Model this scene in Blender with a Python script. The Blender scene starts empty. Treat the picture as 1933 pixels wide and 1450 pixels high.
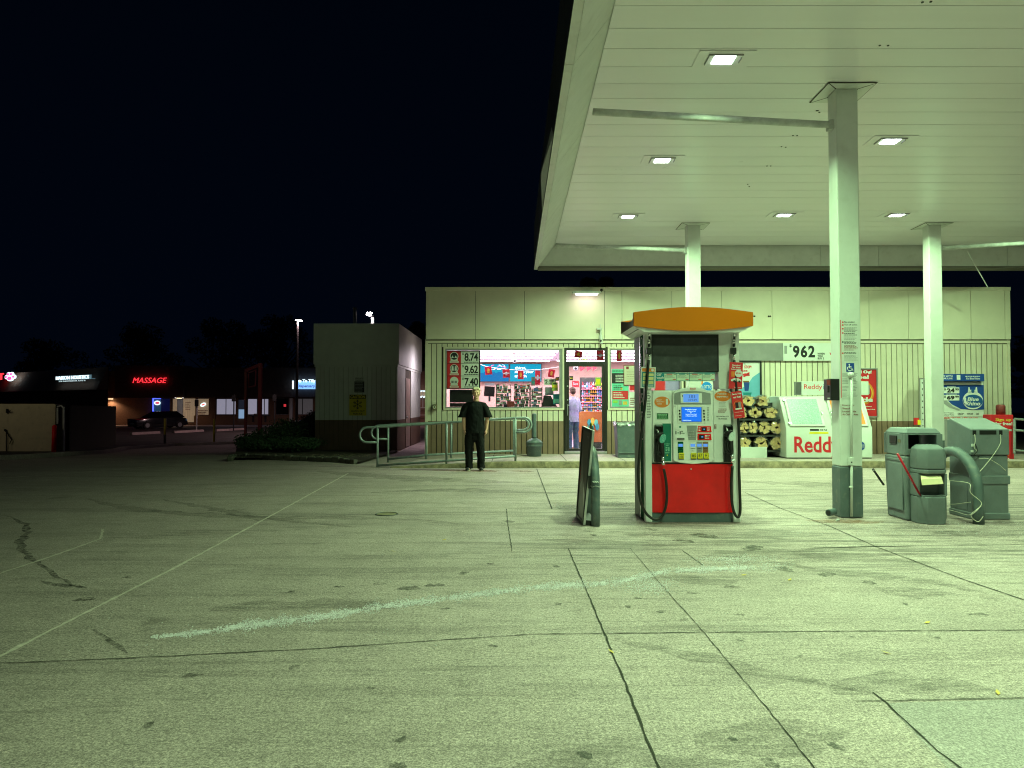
import bpy, bmesh, math, random
from mathutils import Vector, Matrix
random.seed(7)
S = bpy.context.scene
COL = S.collection
# ------------------------------------------------------------------ camera
F = 1340.0; CX = 966.5; CY = 725.0; CH = 1.45
PITCH = math.atan(36.0 / F)
cam = bpy.data.cameras.new('camera'); camo = bpy.data.objects.new('camera', cam); COL.objects.link(camo)
cam.sensor_width = 36; cam.lens = F / 1933 * 36; cam.clip_end = 2000; cam.clip_start = 0.05
camo.location = (0, 0, CH); camo.rotation_euler = (math.pi / 2 + PITCH, 0, 0)
S.camera = camo
# ------------------------------------------------------------------ world: clear night sky, nearly black navy
w = bpy.data.worlds.new('World'); S.world = w; w.use_nodes = True
nt = w.node_tree; nt.nodes.clear()
out = nt.nodes.new('ShaderNodeOutputWorld'); bg = nt.nodes.new('ShaderNodeBackground')
tc = nt.nodes.new('ShaderNodeTexCoord'); sp = nt.nodes.new('ShaderNodeSeparateXYZ'); cr = nt.nodes.new('ShaderNodeValToRGB')
nt.links.new(tc.outputs['Generated'], sp.inputs[0]); nt.links.new(sp.outputs['Z'], cr.inputs[0])
cr.color_ramp.elements[0].position = 0.0; cr.color_ramp.elements[0].color = (.0005, .0014, .0040, 1)
cr.color_ramp.elements[1].position = 0.75; cr.color_ramp.elements[1].color = (.0002, .0009, .0026, 1)
e = cr.color_ramp.elements.new(.12); e.color = (.0004, .0013, .0040, 1)
nt.links.new(cr.outputs[0], bg.inputs[0]); bg.inputs[1].default_value = 1.0
nt.links.new(bg.outputs[0], out.inputs[0])
S.view_settings.view_transform = 'Standard'; S.view_settings.look = 'None'
S.view_settings.gamma = 1; S.view_settings.use_curve_mapping = False
S.view_settings.exposure = 0.0
S.render.engine = 'CYCLES'
S.cycles.use_denoising = True; S.cycles.denoising_prefilter = 'NONE'
S.cycles.filter_width = 1.1; S.cycles.max_bounces = 6; S.cycles.diffuse_bounces = 4; S.cycles.glossy_bounces = 3
S.cycles.transparent_max_bounces = 16; S.cycles.sample_clamp_indirect = 6
S.cycles.caustics_reflective = False; S.cycles.caustics_refractive = False
# strengths of the lamps the place has
E_CANOPY = 184.0; C_CANOPY = (.57, 1.0, .48)
E_STORE = 72.0; C_STORE = (1.0, .90, 1.0)

# ------------------------------------------------------------------ projection helpers: a pixel of the 1933x1450 photo -> a point
def P(px, py, Y):
    a = (px - CX) / F; b = (CY - py) / F
    dy = math.cos(PITCH) - b * math.sin(PITCH); dz = math.sin(PITCH) + b * math.cos(PITCH)
    t = Y / dy
    return Vector((a * t, Y, CH + dz * t))
def PX(px, Y): return (px - CX) / F * Y
def PZ(py, Y): return P(CX, py, Y).z
def sst(t): t = max(0., min(1., t)); return t * t * (3 - 2 * t)
def hgt(x, y):
    k = sst((-4.0 - x) / 8)
    return -0.5 * sst((y - 17) / 13) * k - 0.25 * sst((y - 36) / 25) * max(k, sst((y - 40) / 20))
def GP(px, py, off=0.0):
    z = 0.0
    for _ in range(30):
        d = P(px, py, 1.0) - Vector((0, 0, CH))
        t = (z - CH) / d.z
        z = hgt(d.x * t, d.y * t) * .5 + z * .5
    return Vector((d.x * t, d.y * t, hgt(d.x * t, d.y * t) + off))

# ------------------------------------------------------------------ object helpers
ORG = {}
def tagp(o, label=None, cat=None, group=None, kind=None):
    if label: o['label'] = label
    if cat: o['category'] = cat
    if group: o['group'] = group
    if kind: o['kind'] = kind
    return o
def thing(name, label, cat, loc, group=None):
    o = bpy.data.objects.new(name, None); COL.objects.link(o); o.location = loc; o.empty_display_size = .1
    ORG[o.name] = Vector(loc)
    return tagp(o, label, cat, group)
def kids(o): return [c for c in bpy.data.objects if c.parent == o]
def dup(o, off, label=None, parent=None):
    c = o.copy(); COL.objects.link(c)
    if parent is None:
        c.location = o.location + Vector(off)
        if label: c['label'] = label
    else: c.parent = parent
    for ch in kids(o): dup(ch, off, None, c)
    ORG[c.name] = (ORG[o.name] + Vector(off)) if parent is None else ORG[parent.name]
    return c
TXT = {}
def text2d(s, bold=0.0, sp=1.0):
    k = (s, bold, sp)
    if k in TXT: return TXT[k]
    cu = bpy.data.curves.new('t', 'FONT'); cu.body = s; cu.offset = bold; cu.resolution_u = 3; cu.space_character = sp; cu.space_line = .9
    ob = bpy.data.objects.new('t', cu); me = ob.to_mesh()
    vs = [(v.co.x, v.co.y) for v in me.vertices]; fs = [tuple(p.vertices) for p in me.polygons]
    ob.to_mesh_clear(); bpy.data.objects.remove(ob); bpy.data.curves.remove(cu)
    TXT[k] = (vs, fs); return TXT[k]

class MB:
    def __init__(s): s.v = []; s.f = []; s.m = []; s.M = Matrix(); s.mi = 0
    def add(s, vs, fs, mi=None):
        n = len(s.v); s.v += [s.M @ Vector(v) for v in vs]; s.f += [tuple(i + n for i in f) for f in fs]
        s.m += [s.mi if mi is None else mi] * len(fs); return s
    def box(s, x0, x1, y0, y1, z0, z1, mi=None):
        if x0 > x1: x0, x1 = x1, x0
        if y0 > y1: y0, y1 = y1, y0
        if z0 > z1: z0, z1 = z1, z0
        return s.hexa([(x0, y0, z0), (x1, y0, z0), (x1, y1, z0), (x0, y1, z0), (x0, y0, z1), (x1, y0, z1), (x1, y1, z1), (x0, y1, z1)], mi)
    def hexa(s, p, mi=None):
        return s.add(p, [(3, 2, 1, 0), (4, 5, 6, 7), (0, 1, 5, 4), (1, 2, 6, 5), (2, 3, 7, 6), (3, 0, 4, 7)], mi)
    def r(s, x0, y0, x1, y1, Y, d=.01, mi=None, fr=0.0):
        "box whose front face covers a pixel rectangle at depth Y; d = thickness going back, fr = how far proud of Y"
        a = P(x0, y0, Y); b = P(x1, y1, Y)
        return s.box(a.x, b.x, Y - fr, Y + d, b.z, a.z, mi)
    def prism(s, pts, axis, a, b, mi=None):
        "closed 2-D outline swept along axis x/y/z from a to b"
        def q(p, t): return {'x': (t, p[0], p[1]), 'y': (p[0], t, p[1]), 'z': (p[0], p[1], t)}[axis]
        n = len(pts); vs = [q(p, a) for p in pts] + [q(p, b) for p in pts]
        fs = [tuple(range(n)), tuple(range(2 * n - 1, n - 1, -1))] + [(i, i + n, (i + 1) % n + n, (i + 1) % n) for i in range(n)]
        return s.add(vs, fs, mi)
    def disc(s, cx, cz, Y, rx, rz, d=.004, n=28, mi=None):
        return s.prism([(cx + rx * math.cos(6.2832 * i / n), cz + rz * math.sin(6.2832 * i / n)) for i in range(n)], 'y', Y, Y + d, mi)
    def cyl(s, p0, p1, r0, r1=None, n=14, mi=None, caps=True):
        p0 = Vector(p0); p1 = Vector(p1); r1 = r0 if r1 is None else r1
        d = (p1 - p0).normalized(); u = d.orthogonal().normalized(); v = d.cross(u)
        vs = []
        for p, r in ((p0, r0), (p1, r1)):
            vs += [p + (u * math.cos(6.2832 * i / n) + v * math.sin(6.2832 * i / n)) * r for i in range(n)]
        fs = [(i, (i + 1) % n, (i + 1) % n + n, i + n) for i in range(n)]
        if caps: fs += [tuple(range(n - 1, -1, -1)), tuple(range(n, 2 * n))]
        return s.add(vs, fs, mi)
    def tube(s, pts, r, n=10, mi=None, closed=False):
        pts = [Vector(p) for p in pts]; k = len(pts); vs = []; u = None
        rr = r if isinstance(r, (list, tuple)) else [r] * k
        for i, p in enumerate(pts):
            if closed: d = pts[(i + 1) % k] - pts[i - 1]
            else: d = pts[min(i + 1, k - 1)] - pts[max(i - 1, 0)]
            d.normalize()
            if u is None: u = d.orthogonal().normalized()
            u = (u - d * u.dot(d)).normalized(); v = d.cross(u)
            vs += [p + (u * math.cos(6.2832 * j / n) + v * math.sin(6.2832 * j / n)) * rr[i] for j in range(n)]
        fs = []
        for i in range(k if closed else k - 1):
            a = i * n; b = ((i + 1) % k) * n
            fs += [(a + j, a + (j + 1) % n, b + (j + 1) % n, b + j) for j in range(n)]
        if not closed: fs += [tuple(range(n - 1, -1, -1)), tuple(range((k - 1) * n, k * n))]
        return s.add(vs, fs, mi)
    def lathe(s, c, prof, n=24, mi=None):
        "prof: (radius, z) from bottom to top round the vertical through c"
        vs = []; k = len(prof)
        for r, z in prof: vs += [(c[0] + r * math.cos(6.2832 * j / n), c[1] + r * math.sin(6.2832 * j / n), c[2] + z) for j in range(n)]
        fs = [(i * n + j, i * n + (j + 1) % n, (i + 1) * n + (j + 1) % n, (i + 1) * n + j) for i in range(k - 1) for j in range(n)]
        fs += [tuple(range(n - 1, -1, -1)), tuple(range((k - 1) * n, k * n))]
        return s.add(vs, fs, mi)
    def ball(s, c, r, n=10, mi=None, sc=(1, 1, 1)):
        prof = [(-1 + 2 * i / n) for i in range(n + 1)]; vs = []; m = 12
        for i in range(n + 1):
            a = -math.pi / 2 + math.pi * i / n; rr = max(math.cos(a), .02); zz = math.sin(a)
            vs += [(c[0] + r * sc[0] * rr * math.cos(6.2832 * j / m), c[1] + r * sc[1] * rr * math.sin(6.2832 * j / m), c[2] + r * sc[2] * zz) for j in range(m)]
        fs = [(i * m + j, i * m + (j + 1) % m, (i + 1) * m + (j + 1) % m, (i + 1) * m + j) for i in range(n) for j in range(m)]
        return s.add(vs, fs + [tuple(range(m - 1, -1, -1)), tuple(range(n * m, n * m + m))], mi)
    def text(s, t, x0, x1, z0, z1, y, mi=None, bold=.0, shear=0.0, sp=1.0, th=.0):
        "writing that fills the rectangle x0..x1, z0..z1 in the plane y, read from -y"
        vs, fs = text2d(t, bold, sp)
        if not vs: return s
        ax = min(v[0] for v in vs); bx = max(v[0] for v in vs); az = min(v[1] for v in vs); bz = max(v[1] for v in vs)
        kx = (x1 - x0) / max(bx - ax, 1e-6); kz = (z1 - z0) / max(bz - az, 1e-6)
        vv = [(x0 + (v[0] - ax) * kx + shear * (v[1] - az) * kz, y, z0 + (v[1] - az) * kz) for v in vs]
        if th: 
            vv2 = [(a, b + th, c) for a, b, c in vv]; ed = {}
            for f in fs:
                for a, b in zip(f, f[1:] + f[:1]): ed[(a, b)] = 1
            n = len(vv); side = [(a, a + n, b + n, b) for (a, b) in ed if (b, a) not in ed]
            return s.add(vv + vv2, list(fs) + side, mi)
        return s.add(vv, fs, mi)
    def t(s, t, x0, y0, x1, y1, Y, mi=None, bold=.0, shear=0.0, sp=1.0, fr=.002):
        "writing filling a pixel rectangle at depth Y"
        a = P(x0, y0, Y); b = P(x1, y1, Y)
        return s.text(t, a.x, b.x, b.z, a.z, Y - fr, mi, bold, shear, sp)
    def lines(s, x0, y0, x1, y1, Y, n, mi=None, fr=.002, fill=.45, rag=.35, words=True):
        "n rows of small print"
        h = (y1 - y0) / n
        for i in range(n):
            xe = x1 - (x1 - x0) * rag * random.random(); x = x0; ya = y0 + i * h + h * (1 - fill) / 2; yb = ya + h * fill
            while x < xe:
                l = (x1 - x0) * random.uniform(.06, .2); e_ = min(x + l, xe)
                a = P(x, ya, Y); b = P(e_, yb, Y)
                s.add([(a.x, Y - fr, b.z), (b.x, Y - fr, b.z), (b.x, Y - fr, a.z), (a.x, Y - fr, a.z)], [(0, 1, 2, 3)], mi)
                x = e_ + (x1 - x0) * .025
        return s
    def build(s, name, mats, parent=None, bevel=0, smooth=False, label=None, cat=None, group=None, kind=None, loc=None, seg=2, sub=0):
        me = bpy.data.meshes.new(name)
        if parent is not None: o0 = ORG[parent.name]
        elif loc is not None: o0 = Vector(loc)
        elif s.v:
            xs = [v.x for v in s.v]; ys = [v.y for v in s.v]; zs = [v.z for v in s.v]
            o0 = Vector(((min(xs) + max(xs)) / 2, (min(ys) + max(ys)) / 2, min(zs)))
        else: o0 = Vector((0, 0, 0))
        me.from_pydata([tuple(v - o0) for v in s.v], [], s.f)
        if not isinstance(mats, (list, tuple)): mats = [mats]
        for m in mats: me.materials.append(m)
        for p, i in zip(me.polygons, s.m): p.material_index = i; p.use_smooth = bool(smooth)
        me.validate()
        o = bpy.data.objects.new(name, me); COL.objects.link(o)
        if parent is not None: o.parent = parent; ORG[o.name] = o0
        else: o.location = o0; ORG[o.name] = o0
        if bevel:
            b = o.modifiers.new('b', 'BEVEL'); b.width = bevel; b.segments = seg; b.limit_method = 'ANGLE'; b.angle_limit = .6
            for p in me.polygons: p.use_smooth = True
            b.harden_normals = True
        elif smooth == 'auto':
            pass
        return tagp(o, label, cat, group, kind)

def spline(pts, k=6):
    pts = [Vector(p) for p in pts]; o = []
    for i in range(len(pts) - 1):
        a = pts[max(i - 1, 0)]; b = pts[i]; c = pts[i + 1]; d = pts[min(i + 2, len(pts) - 1)]
        for j in range(k):
            t = j / k
            o.append(.5 * ((2 * b) + (c - a) * t + (2 * a - 5 * b + 4 * c - d) * t * t + (3 * b - a - 3 * c + d) * t ** 3))
    return o + [pts[-1]]

# ------------------------------------------------------------------ materials (all node based)
def mat(name, c, rough=.6, metal=0.0, var=.12, vs=4.0, bump=0.0, bs=60.0, es=0.0, ec=None, spots=0.0, ss=30., spc=(.05, .05, .045), stretch=(1, 1, 1), spec=.5, coat=0.0):
    m = bpy.data.materials.new(name); m.use_nodes = True; n = m.node_tree.nodes; l = m.node_tree.links
    b = n['Principled BSDF']; tc = n.new('ShaderNodeTexCoord'); mp = n.new('ShaderNodeMapping'); mp.inputs['Scale'].default_value = stretch
    l.new(tc.outputs['Object'], mp.inputs[0])
    nz = n.new('ShaderNodeTexNoise'); nz.inputs['Scale'].default_value = vs; nz.inputs['Detail'].default_value = 6; nz.inputs['Roughness'].default_value = .62
    l.new(mp.outputs[0], nz.inputs[0])
    mr = n.new('ShaderNodeMapRange'); mr.inputs[1].default_value = .3; mr.inputs[2].default_value = .7
    mr.inputs[3].default_value = 1 - var; mr.inputs[4].default_value = 1 + var * .5
    l.new(nz.outputs['Fac'], mr.inputs[0])
    vm = n.new('ShaderNodeVectorMath'); vm.operation = 'SCALE'; vm.inputs[0].default_value = c[:3]; l.new(mr.outputs[0], vm.inputs['Scale'])
    col = vm.outputs[0]
    if spots:
        n2 = n.new('ShaderNodeTexNoise'); n2.inputs['Scale'].default_value = ss; n2.inputs['Detail'].default_value = 4; l.new(mp.outputs[0], n2.inputs[0])
        r2 = n.new('ShaderNodeMapRange'); r2.inputs[1].default_value = .56; r2.inputs[2].default_value = .72; r2.inputs[4].default_value = spots; l.new(n2.outputs['Fac'], r2.inputs[0])
        mx = n.new('ShaderNodeMix'); mx.data_type = 'RGBA'; l.new(r2.outputs[0], mx.inputs[0]); l.new(col, mx.inputs[6]); mx.inputs[7].default_value = (*spc, 1); col = mx.outputs[2]
    l.new(col, b.inputs['Base Color'])
    rr = n.new('ShaderNodeMapRange'); rr.inputs[3].default_value = max(.02, rough - .08); rr.inputs[4].default_value = min(1, rough + .1); l.new(nz.outputs['Fac'], rr.inputs[0]); l.new(rr.outputs[0], b.inputs['Roughness'])
    b.inputs['Metallic'].default_value = metal
    b.inputs['Specular IOR Level'].default_value = spec
    if coat: b.inputs['Coat Weight'].default_value = coat; b.inputs['Coat Roughness'].default_value = .12
    if bump:
        n3 = n.new('ShaderNodeTexNoise'); n3.inputs['Scale'].default_value = bs; n3.inputs['Detail'].default_value = 3; l.new(mp.outputs[0], n3.inputs[0])
        bp = n.new('ShaderNodeBump'); bp.inputs['Strength'].default_value = bump; bp.inputs['Distance'].default_value = .01; l.new(n3.outputs['Fac'], bp.inputs['Height']); l.new(bp.outputs[0], b.inputs['Normal'])
    if es:
        b.inputs['Emission Color'].default_value = (*(ec or c)[:3], 1); b.inputs['Emission Strength'].default_value = es
    return m
def glass(name, tint=(1, 1, 1), refl=.07, rough=.02, dirt_haze=.0):
    m = bpy.data.materials.new(name); m.use_nodes = True; n = m.node_tree.nodes; l = m.node_tree.links; n.clear()
    o = n.new('ShaderNodeOutputMaterial'); t = n.new('ShaderNodeBsdfTransparent'); g = n.new('ShaderNodeBsdfGlossy'); mx = n.new('ShaderNodeMixShader')
    t.inputs[0].default_value = (*tint, 1); g.inputs['Roughness'].default_value = rough
    fr = n.new('ShaderNodeLayerWeight'); pw = n.new('ShaderNodeMath'); pw.operation = 'POWER'; pw.inputs[1].default_value = 4.0; l.new(fr.outputs['Facing'], pw.inputs[0]); ma = n.new('ShaderNodeMath'); ma.operation = 'MULTIPLY_ADD'; ma.inputs[1].default_value = .7; ma.inputs[2].default_value = refl
    ma.use_clamp = True
    l.new(pw.outputs[0], ma.inputs[0]); l.new(ma.outputs[0], mx.inputs[0]); l.new(t.outputs[0], mx.inputs[1]); l.new(g.outputs[0], mx.inputs[2])
    last = mx.outputs[0]
    if dirt_haze:
        d = n.new('ShaderNodeBsdfDiffuse'); d.inputs[0].default_value = (.6, .6, .6, 1); nz = n.new('ShaderNodeTexNoise'); nz.inputs['Scale'].default_value = 9; nz.inputs['Detail'].default_value = 5
        tc = n.new('ShaderNodeTexCoord'); l.new(tc.outputs['Object'], nz.inputs[0]); mr = n.new('ShaderNodeMapRange'); mr.inputs[1].default_value = .45; mr.inputs[2].default_value = .8; mr.inputs[4].default_value = dirt_haze
        l.new(nz.outputs['Fac'], mr.inputs[0]); m2 = n.new('ShaderNodeMixShader'); l.new(mr.outputs[0], m2.inputs[0]); l.new(last, m2.inputs[1]); l.new(d.outputs[0], m2.inputs[2]); last = m2.outputs[0]
    l.new(last, o.inputs[0]); return m

def ground_mat(name, base, agg=1.0, streak=1.0):
    m = bpy.data.materials.new(name); m.use_nodes = True; n = m.node_tree.nodes; l = m.node_tree.links; b = n['Principled BSDF']
    tc = n.new('ShaderNodeTexCoord')
    def noise(scale, det=4, st=(1, 1, 1), rough=.6, dist=0.):
        mp = n.new('ShaderNodeMapping'); mp.inputs['Scale'].default_value = st; l.new(tc.outputs['Object'], mp.inputs[0])
        z = n.new('ShaderNodeTexNoise'); z.inputs['Scale'].default_value = scale; z.inputs['Detail'].default_value = det; z.inputs['Roughness'].default_value = rough; z.inputs['Distortion'].default_value = dist
        l.new(mp.outputs[0], z.inputs[0]); return z.outputs['Fac']
    def mr(a, i0, i1, o0, o1):
        r = n.new('ShaderNodeMapRange'); r.inputs[1].default_value = i0; r.inputs[2].default_value = i1; r.inputs[3].default_value = o0; r.inputs[4].default_value = o1; l.new(a, r.inputs[0]); return r.outputs[0]
    def mul(a, b_):
        q = n.new('ShaderNodeMath'); q.operation = 'MULTIPLY'; l.new(a, q.inputs[0]); l.new(b_, q.inputs[1]); return q.outputs[0]
    f = mr(noise(.35, 6), .3, .7, .84, 1.1)
    f = mul(f, mr(noise(3.0, 6, rough=.7), .3, .7, .86, 1.08))
    f = mul(f, mr(noise(62, 3, rough=.7), .34, .66, 1 - .42 * agg, 1 + .36 * agg))
    f = mul(f, mr(noise(130, 2), .38, .62, 1 - .34 * agg, 1 + .32 * agg))
    f = mul(f, mr(noise(28, 3, rough=.7), .34, .68, 1 + .14 * agg, 1 - .20 * agg)); f = mul(f, mr(noise(11, 5, (.5, 1.3, 1), .7), .5, .72, 1, 1 - .26 * agg)); f = mul(f, mr(noise(42, 2), .66, .72, 1, 1 - .45 * agg))
    if streak > .8:   # heavier rub where the cars pull up beside the pump
        sp_ = n.new('ShaderNodeSeparateXYZ'); l.new(tc.outputs['Object'], sp_.inputs[0])
        mk = mul(mul(mr(sp_.outputs['Y'], 5.2, 6.8, 0, 1), mr(sp_.outputs['Y'], 11, 15, 1, 0)), mr(sp_.outputs['X'], -1.5, 1.5, 0, 1))
        st = mr(noise(2.1, 7, (.35, 3.2, 1), .75, 1.0), .44, .66, 0, .72); mm = mul(mk, st); f = mul(f, mr(mm, 0, 1, 1, 0))
    if streak:   # tyre rub and grime drawn out along the way the cars drive
        f = mul(f, mr(noise(1.3, 6, (.22, 2.6, 1), .68, .6), .52, .74, 1, 1 - .42 * streak))
        f = mul(f, mr(noise(2.4, 5, (.16, 3.4, 1), .62, 1.2), .58, .75, 1, 1 - .35 * streak))
        f = mul(f, mr(noise(1.8, 3, (1, 1, 1), .5), .66, .74, 1, .72))
    vm = n.new('ShaderNodeVectorMath'); vm.operation = 'SCALE'; vm.inputs[0].default_value = base; l.new(f, vm.inputs['Scale'])
    l.new(vm.outputs[0], b.inputs['Base Color']); b.inputs['Roughness'].default_value = .8; b.inputs['Specular IOR Level'].default_value = .3
    l.new(mr(noise(1.1, 4), .3, .7, .62, .9), b.inputs['Roughness'])
    bp = n.new('ShaderNodeBump'); bp.inputs['Strength'].default_value = .55; bp.inputs['Distance'].default_value = .004; l.new(noise(95, 3), bp.inputs['Height']); l.new(bp.outputs[0], b.inputs['Normal'])
    return m

m_conc = ground_mat('concrete', (.425, .32, .32), 1.0, 1.0)
m_walk = ground_mat('sidewalk_concrete', (.46, .36, .35), .6, .4)
m_curb = mat('kerb_yellowed', (.25, .19, .12), .85, var=.6, vs=9, bump=.5, bs=60, spots=.8, ss=7, spc=(.09, .07, .05))
m_asph = ground_mat('asphalt', (.055, .048, .045), .6, .3)
m_joint = mat('joint_dark', (.035, .03, .022), .9, var=.5, vs=20)
m_seam = mat('joint_sealant_pale', (.62, .50, .48), .8, var=.3, vs=20)
m_cream = mat('cream_paint', (.76, .68, .56), .55, var=.10, vs=2.5, spots=.14, ss=5, spc=(.35, .25, .12))
m_cream2 = mat('cream_panel', (.76, .69, .57), .5, var=.08, vs=1.6, spots=.10, ss=2, spc=(.4, .3, .16))
m_brown = mat('brown_paint', (.27, .17, .12), .6, var=.15, vs=4, spots=.2, ss=8, spc=(.12, .08, .05))
m_gap = mat('siding_gap', (.05, .04, .025), .9)
m_white = mat('white_enamel', (.62, .64, .62), .38, var=.06, vs=5, spots=.10, ss=9, spc=(.3, .27, .2))
m_soffit = mat('soffit_metal', (.76, .74, .78), .30, var=.04, vs=.8, stretch=(.35, 1.2, 1))
m_pipe = mat('drain_pipe_paint', (.50, .51, .50), .8, var=.3, vs=6)
m_fascia = mat('canopy_trim', (.62, .62, .61), .45, var=.10, vs=3, spots=.15, ss=7, spc=(.25, .2, .15))
m_black = mat('black_plastic', (.012, .012, .013), .4, var=.3)
m_dark = mat('dark_metal', (.03, .03, .032), .5, var=.3)
m_rubber = mat('hose_rubber', (.012, .012, .012), .42, var=.3, vs=20)
m_teal = mat('grey_teal_paint', (.095, .125, .135), .5, var=.2, vs=5, spots=.25, ss=14, spc=(.3, .28, .22), bump=.1, bs=40)
m_bin = mat('grey_plastic', (.155, .18, .195), .55, var=.16, vs=5, spots=.18, ss=22, spc=(.24, .22, .18), bump=.12, bs=120)
m_bin2 = mat('dark_grey_plastic', (.03, .035, .035), .6)
m_rail = mat('rail_paint', (.27, .32, .33), .42, var=.25, vs=12, spots=.35, ss=26, spc=(.10, .06, .03), metal=.15)
m_red = mat('red_panel', (.80, .010, .012), .30, var=.2, vs=3, coat=.15, spec=.3)
m_redp = mat('red_print', (.68, .02, .03), .5, var=.05)
m_redd = mat('dark_red_paint', (.22, .03, .03), .6, var=.2)
m_orange = mat('orange_panel', (.60, .155, .001), .5, var=.05, vs=2, spec=.15)
m_orp = mat('orange_print', (.8, .22, .03), .5)
m_brside = mat('bronze_side', (.13, .085, .06), .4, var=.15)
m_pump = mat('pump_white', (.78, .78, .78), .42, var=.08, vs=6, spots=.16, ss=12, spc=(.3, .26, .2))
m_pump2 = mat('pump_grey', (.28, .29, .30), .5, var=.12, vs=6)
m_green = mat('diesel_green', (.005, .09, .03), .8, var=.1, spec=.05)
m_teg = mat('teal_green', (.004, .17, .12), .4, var=.08)
m_teal2 = mat('teal_print', (.01, .22, .26), .5)
m_mint = mat('mint_print', (.15, .62, .45), .6)
m_paper = mat('white_paper', (.72, .72, .72), .6, var=.05)
m_ink = mat('black_print', (.012, .012, .014), .6)
m_grey = mat('grey_print', (.30, .30, .31), .6)
m_blue = mat('blue_print', (.01, .06, .30), .5)
m_blue2 = mat('pale_blue_print', (.15, .42, .62), .5)
m_yel = mat('yellow_print', (.85, .70, .02), .45)
m_gold = mat('gold_print', (.8, .5, .06), .5)
m_olive = mat('brown_print', (.25, .12, .04), .5)
m_scrD = mat('topper_screen', (.045, .048, .052), .38, var=.35, vs=9, spots=.25, ss=18, spc=(.10, .11, .11))
m_lcd = mat('lcd_lit', (.02, .05, .10), .4, es=.8, ec=(.14, .38, .95), spec=.2)
m_scr = mat('blue_screen_lit', (.01, .1, .6), .3, es=.75, ec=(.008, .16, .95))
m_scrW = mat('screen_text', (.8, .85, .9), .4, es=.9, ec=(.55, .8, 1.0))
m_lcdT = mat('lcd_digits', (.01, .02, .05), .6)
m_alu = mat('aluminium', (.62, .63, .64), .35, metal=.8, var=.12)
m_chrome = mat('bright_metal', (.75, .76, .78), .2, metal=.9, var=.1)
m_glass = glass('window_glass', (1, 1, 1), .02, .01, .03)
m_glassdoor = glass('door_glass', (1, 1, 1), .03, .02, .16)  # besides dust, the pale diffuse film paints in the door's hazy reflection
m_glassd = glass('dusty_glass', (.9, .95, .95), .05, .05, .25)
m_frame = mat('bronze_frame', (.018, .016, .014), .45, var=.2)
m_wframe = mat('grey_frame', (.28, .27, .28), .5, var=.15)
m_led = mat('led_diodes', (1, 1, 1), .5, es=20, ec=(.86, 1.0, .9))
m_led0 = mat('led_lens', (.6, .65, .6), .4, es=5, ec=(.72, 1.0, .78))
m_tube = mat('fluorescent_lit', (1, 1, 1), .5, es=5.5, ec=(1.0, .93, 1.0))
m_ceil = mat('white_ceiling', (.86, .84, .88), .8, var=.04)
m_pink = mat('salmon_wall', (.50, .33, .27), .7, var=.06)
m_floor = mat('shop_floor', (.42, .34, .46), .35, var=.15, vs=6)
m_cyan = mat('menu_screen_lit', (.004, .02, .03), .5, es=.80, ec=(.0, .46, .72), spec=.05)
m_cyan2 = mat('menu_screen_cup', (.004, .01, .03), .5, es=.75, ec=(.0, .25, .62), spec=.05)
m_cyanW = mat('menu_text_lit', (.6, .9, 1), .4, es=1.0, ec=(.6, .92, 1.0))
m_flag = mat('red_pennant', (.72, .02, .05), .55, var=.1)
m_lilac = mat('lilac_shirt', (.36, .30, .56), .8, var=.12, vs=9, bump=.3, bs=12)
m_jean = mat('blue_jeans', (.05, .08, .17), .85, var=.35, vs=14, bump=.4, bs=16)
m_shirt = mat('black_cotton', (.008, .009, .010), .9, var=.3, vs=10, bump=.35, bs=9, spec=.2)
m_pant = mat('black_trousers', (.007, .007, .008), .85, var=.3, vs=10, bump=.35, bs=10, spec=.2)
m_skin = mat('skin', (.68, .37, .27), .5, var=.08, vs=12)
m_hair = mat('blond_hair', (.80, .66, .46), .55, var=.35, vs=40, bump=.8, bs=70)
m_hair2 = mat('brown_hair', (.09, .05, .03), .6, var=.3)
m_counter = mat('orange_counter', (.50, .14, .035), .5, var=.2, vs=6)
m_wood = mat('split_wood', (.60, .40, .20), .8, var=.35, vs=14, bump=.3)
m_bark = mat('bark', (.16, .10, .06), .9, var=.5, vs=20, bump=.5)
m_film = glass('plastic_film', (.93, .94, .92), .10, .12, .28)
m_ice = mat('frosted_pane', (.32, .44, .44), .35, var=.35, vs=30, spots=.8, ss=46, spc=(.62, .74, .68))
m_icew = mat('freezer_white', (.62, .64, .62), .4, var=.08, vs=4, spots=.14, ss=8, spc=(.4, .36, .3))
m_rope = mat('white_rope', (.62, .58, .5), .8)
m_straw = mat('paper_towel', (.78, .66, .42), .9, var=.08)
m_gl1 = mat('glass_granule', (.72, .63, .70), .3, var=.3, vs=40)
m_stain = None
m_leafd = mat('hedge_leaf', (.035, .07, .028), .75, var=.5, vs=8)
m_leafn = mat('tree_leaf', (.04, .06, .03), .8, var=.5, vs=2)
m_stone = mat('edging_stone', (.12, .11, .09), .85, var=.4, vs=8, bump=.6, bs=20)
m_shed = mat('shed_paint', (.62, .66, .62), .6, var=.08)
m_shedb = mat('shed_brown', (.16, .10, .07), .65, var=.12)
m_gate = mat('beige_gate', (.62, .52, .36), .6, var=.12, vs=3, spots=.3, ss=5, spc=(.2, .16, .1))
m_brick = mat('dark_brick', (.24, .14, .09), .85, var=.4, vs=12, stretch=(1, 1, 3))
m_shingle = mat('brown_shingle', (.26, .14, .10), .85, var=.4, vs=10, stretch=(6, 1, 1))
m_neonr = mat('red_neon', (1, .05, .06), .5, es=1.5, ec=(1.0, .035, .05))
m_neonw = mat('white_neon', (.7, .95, 1), .5, es=1.5, ec=(.75, .95, 1.0))
m_neonb = mat('blue_neon', (.05, .08, 1), .5, es=3.0, ec=(.06, .09, 1.0))
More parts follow.
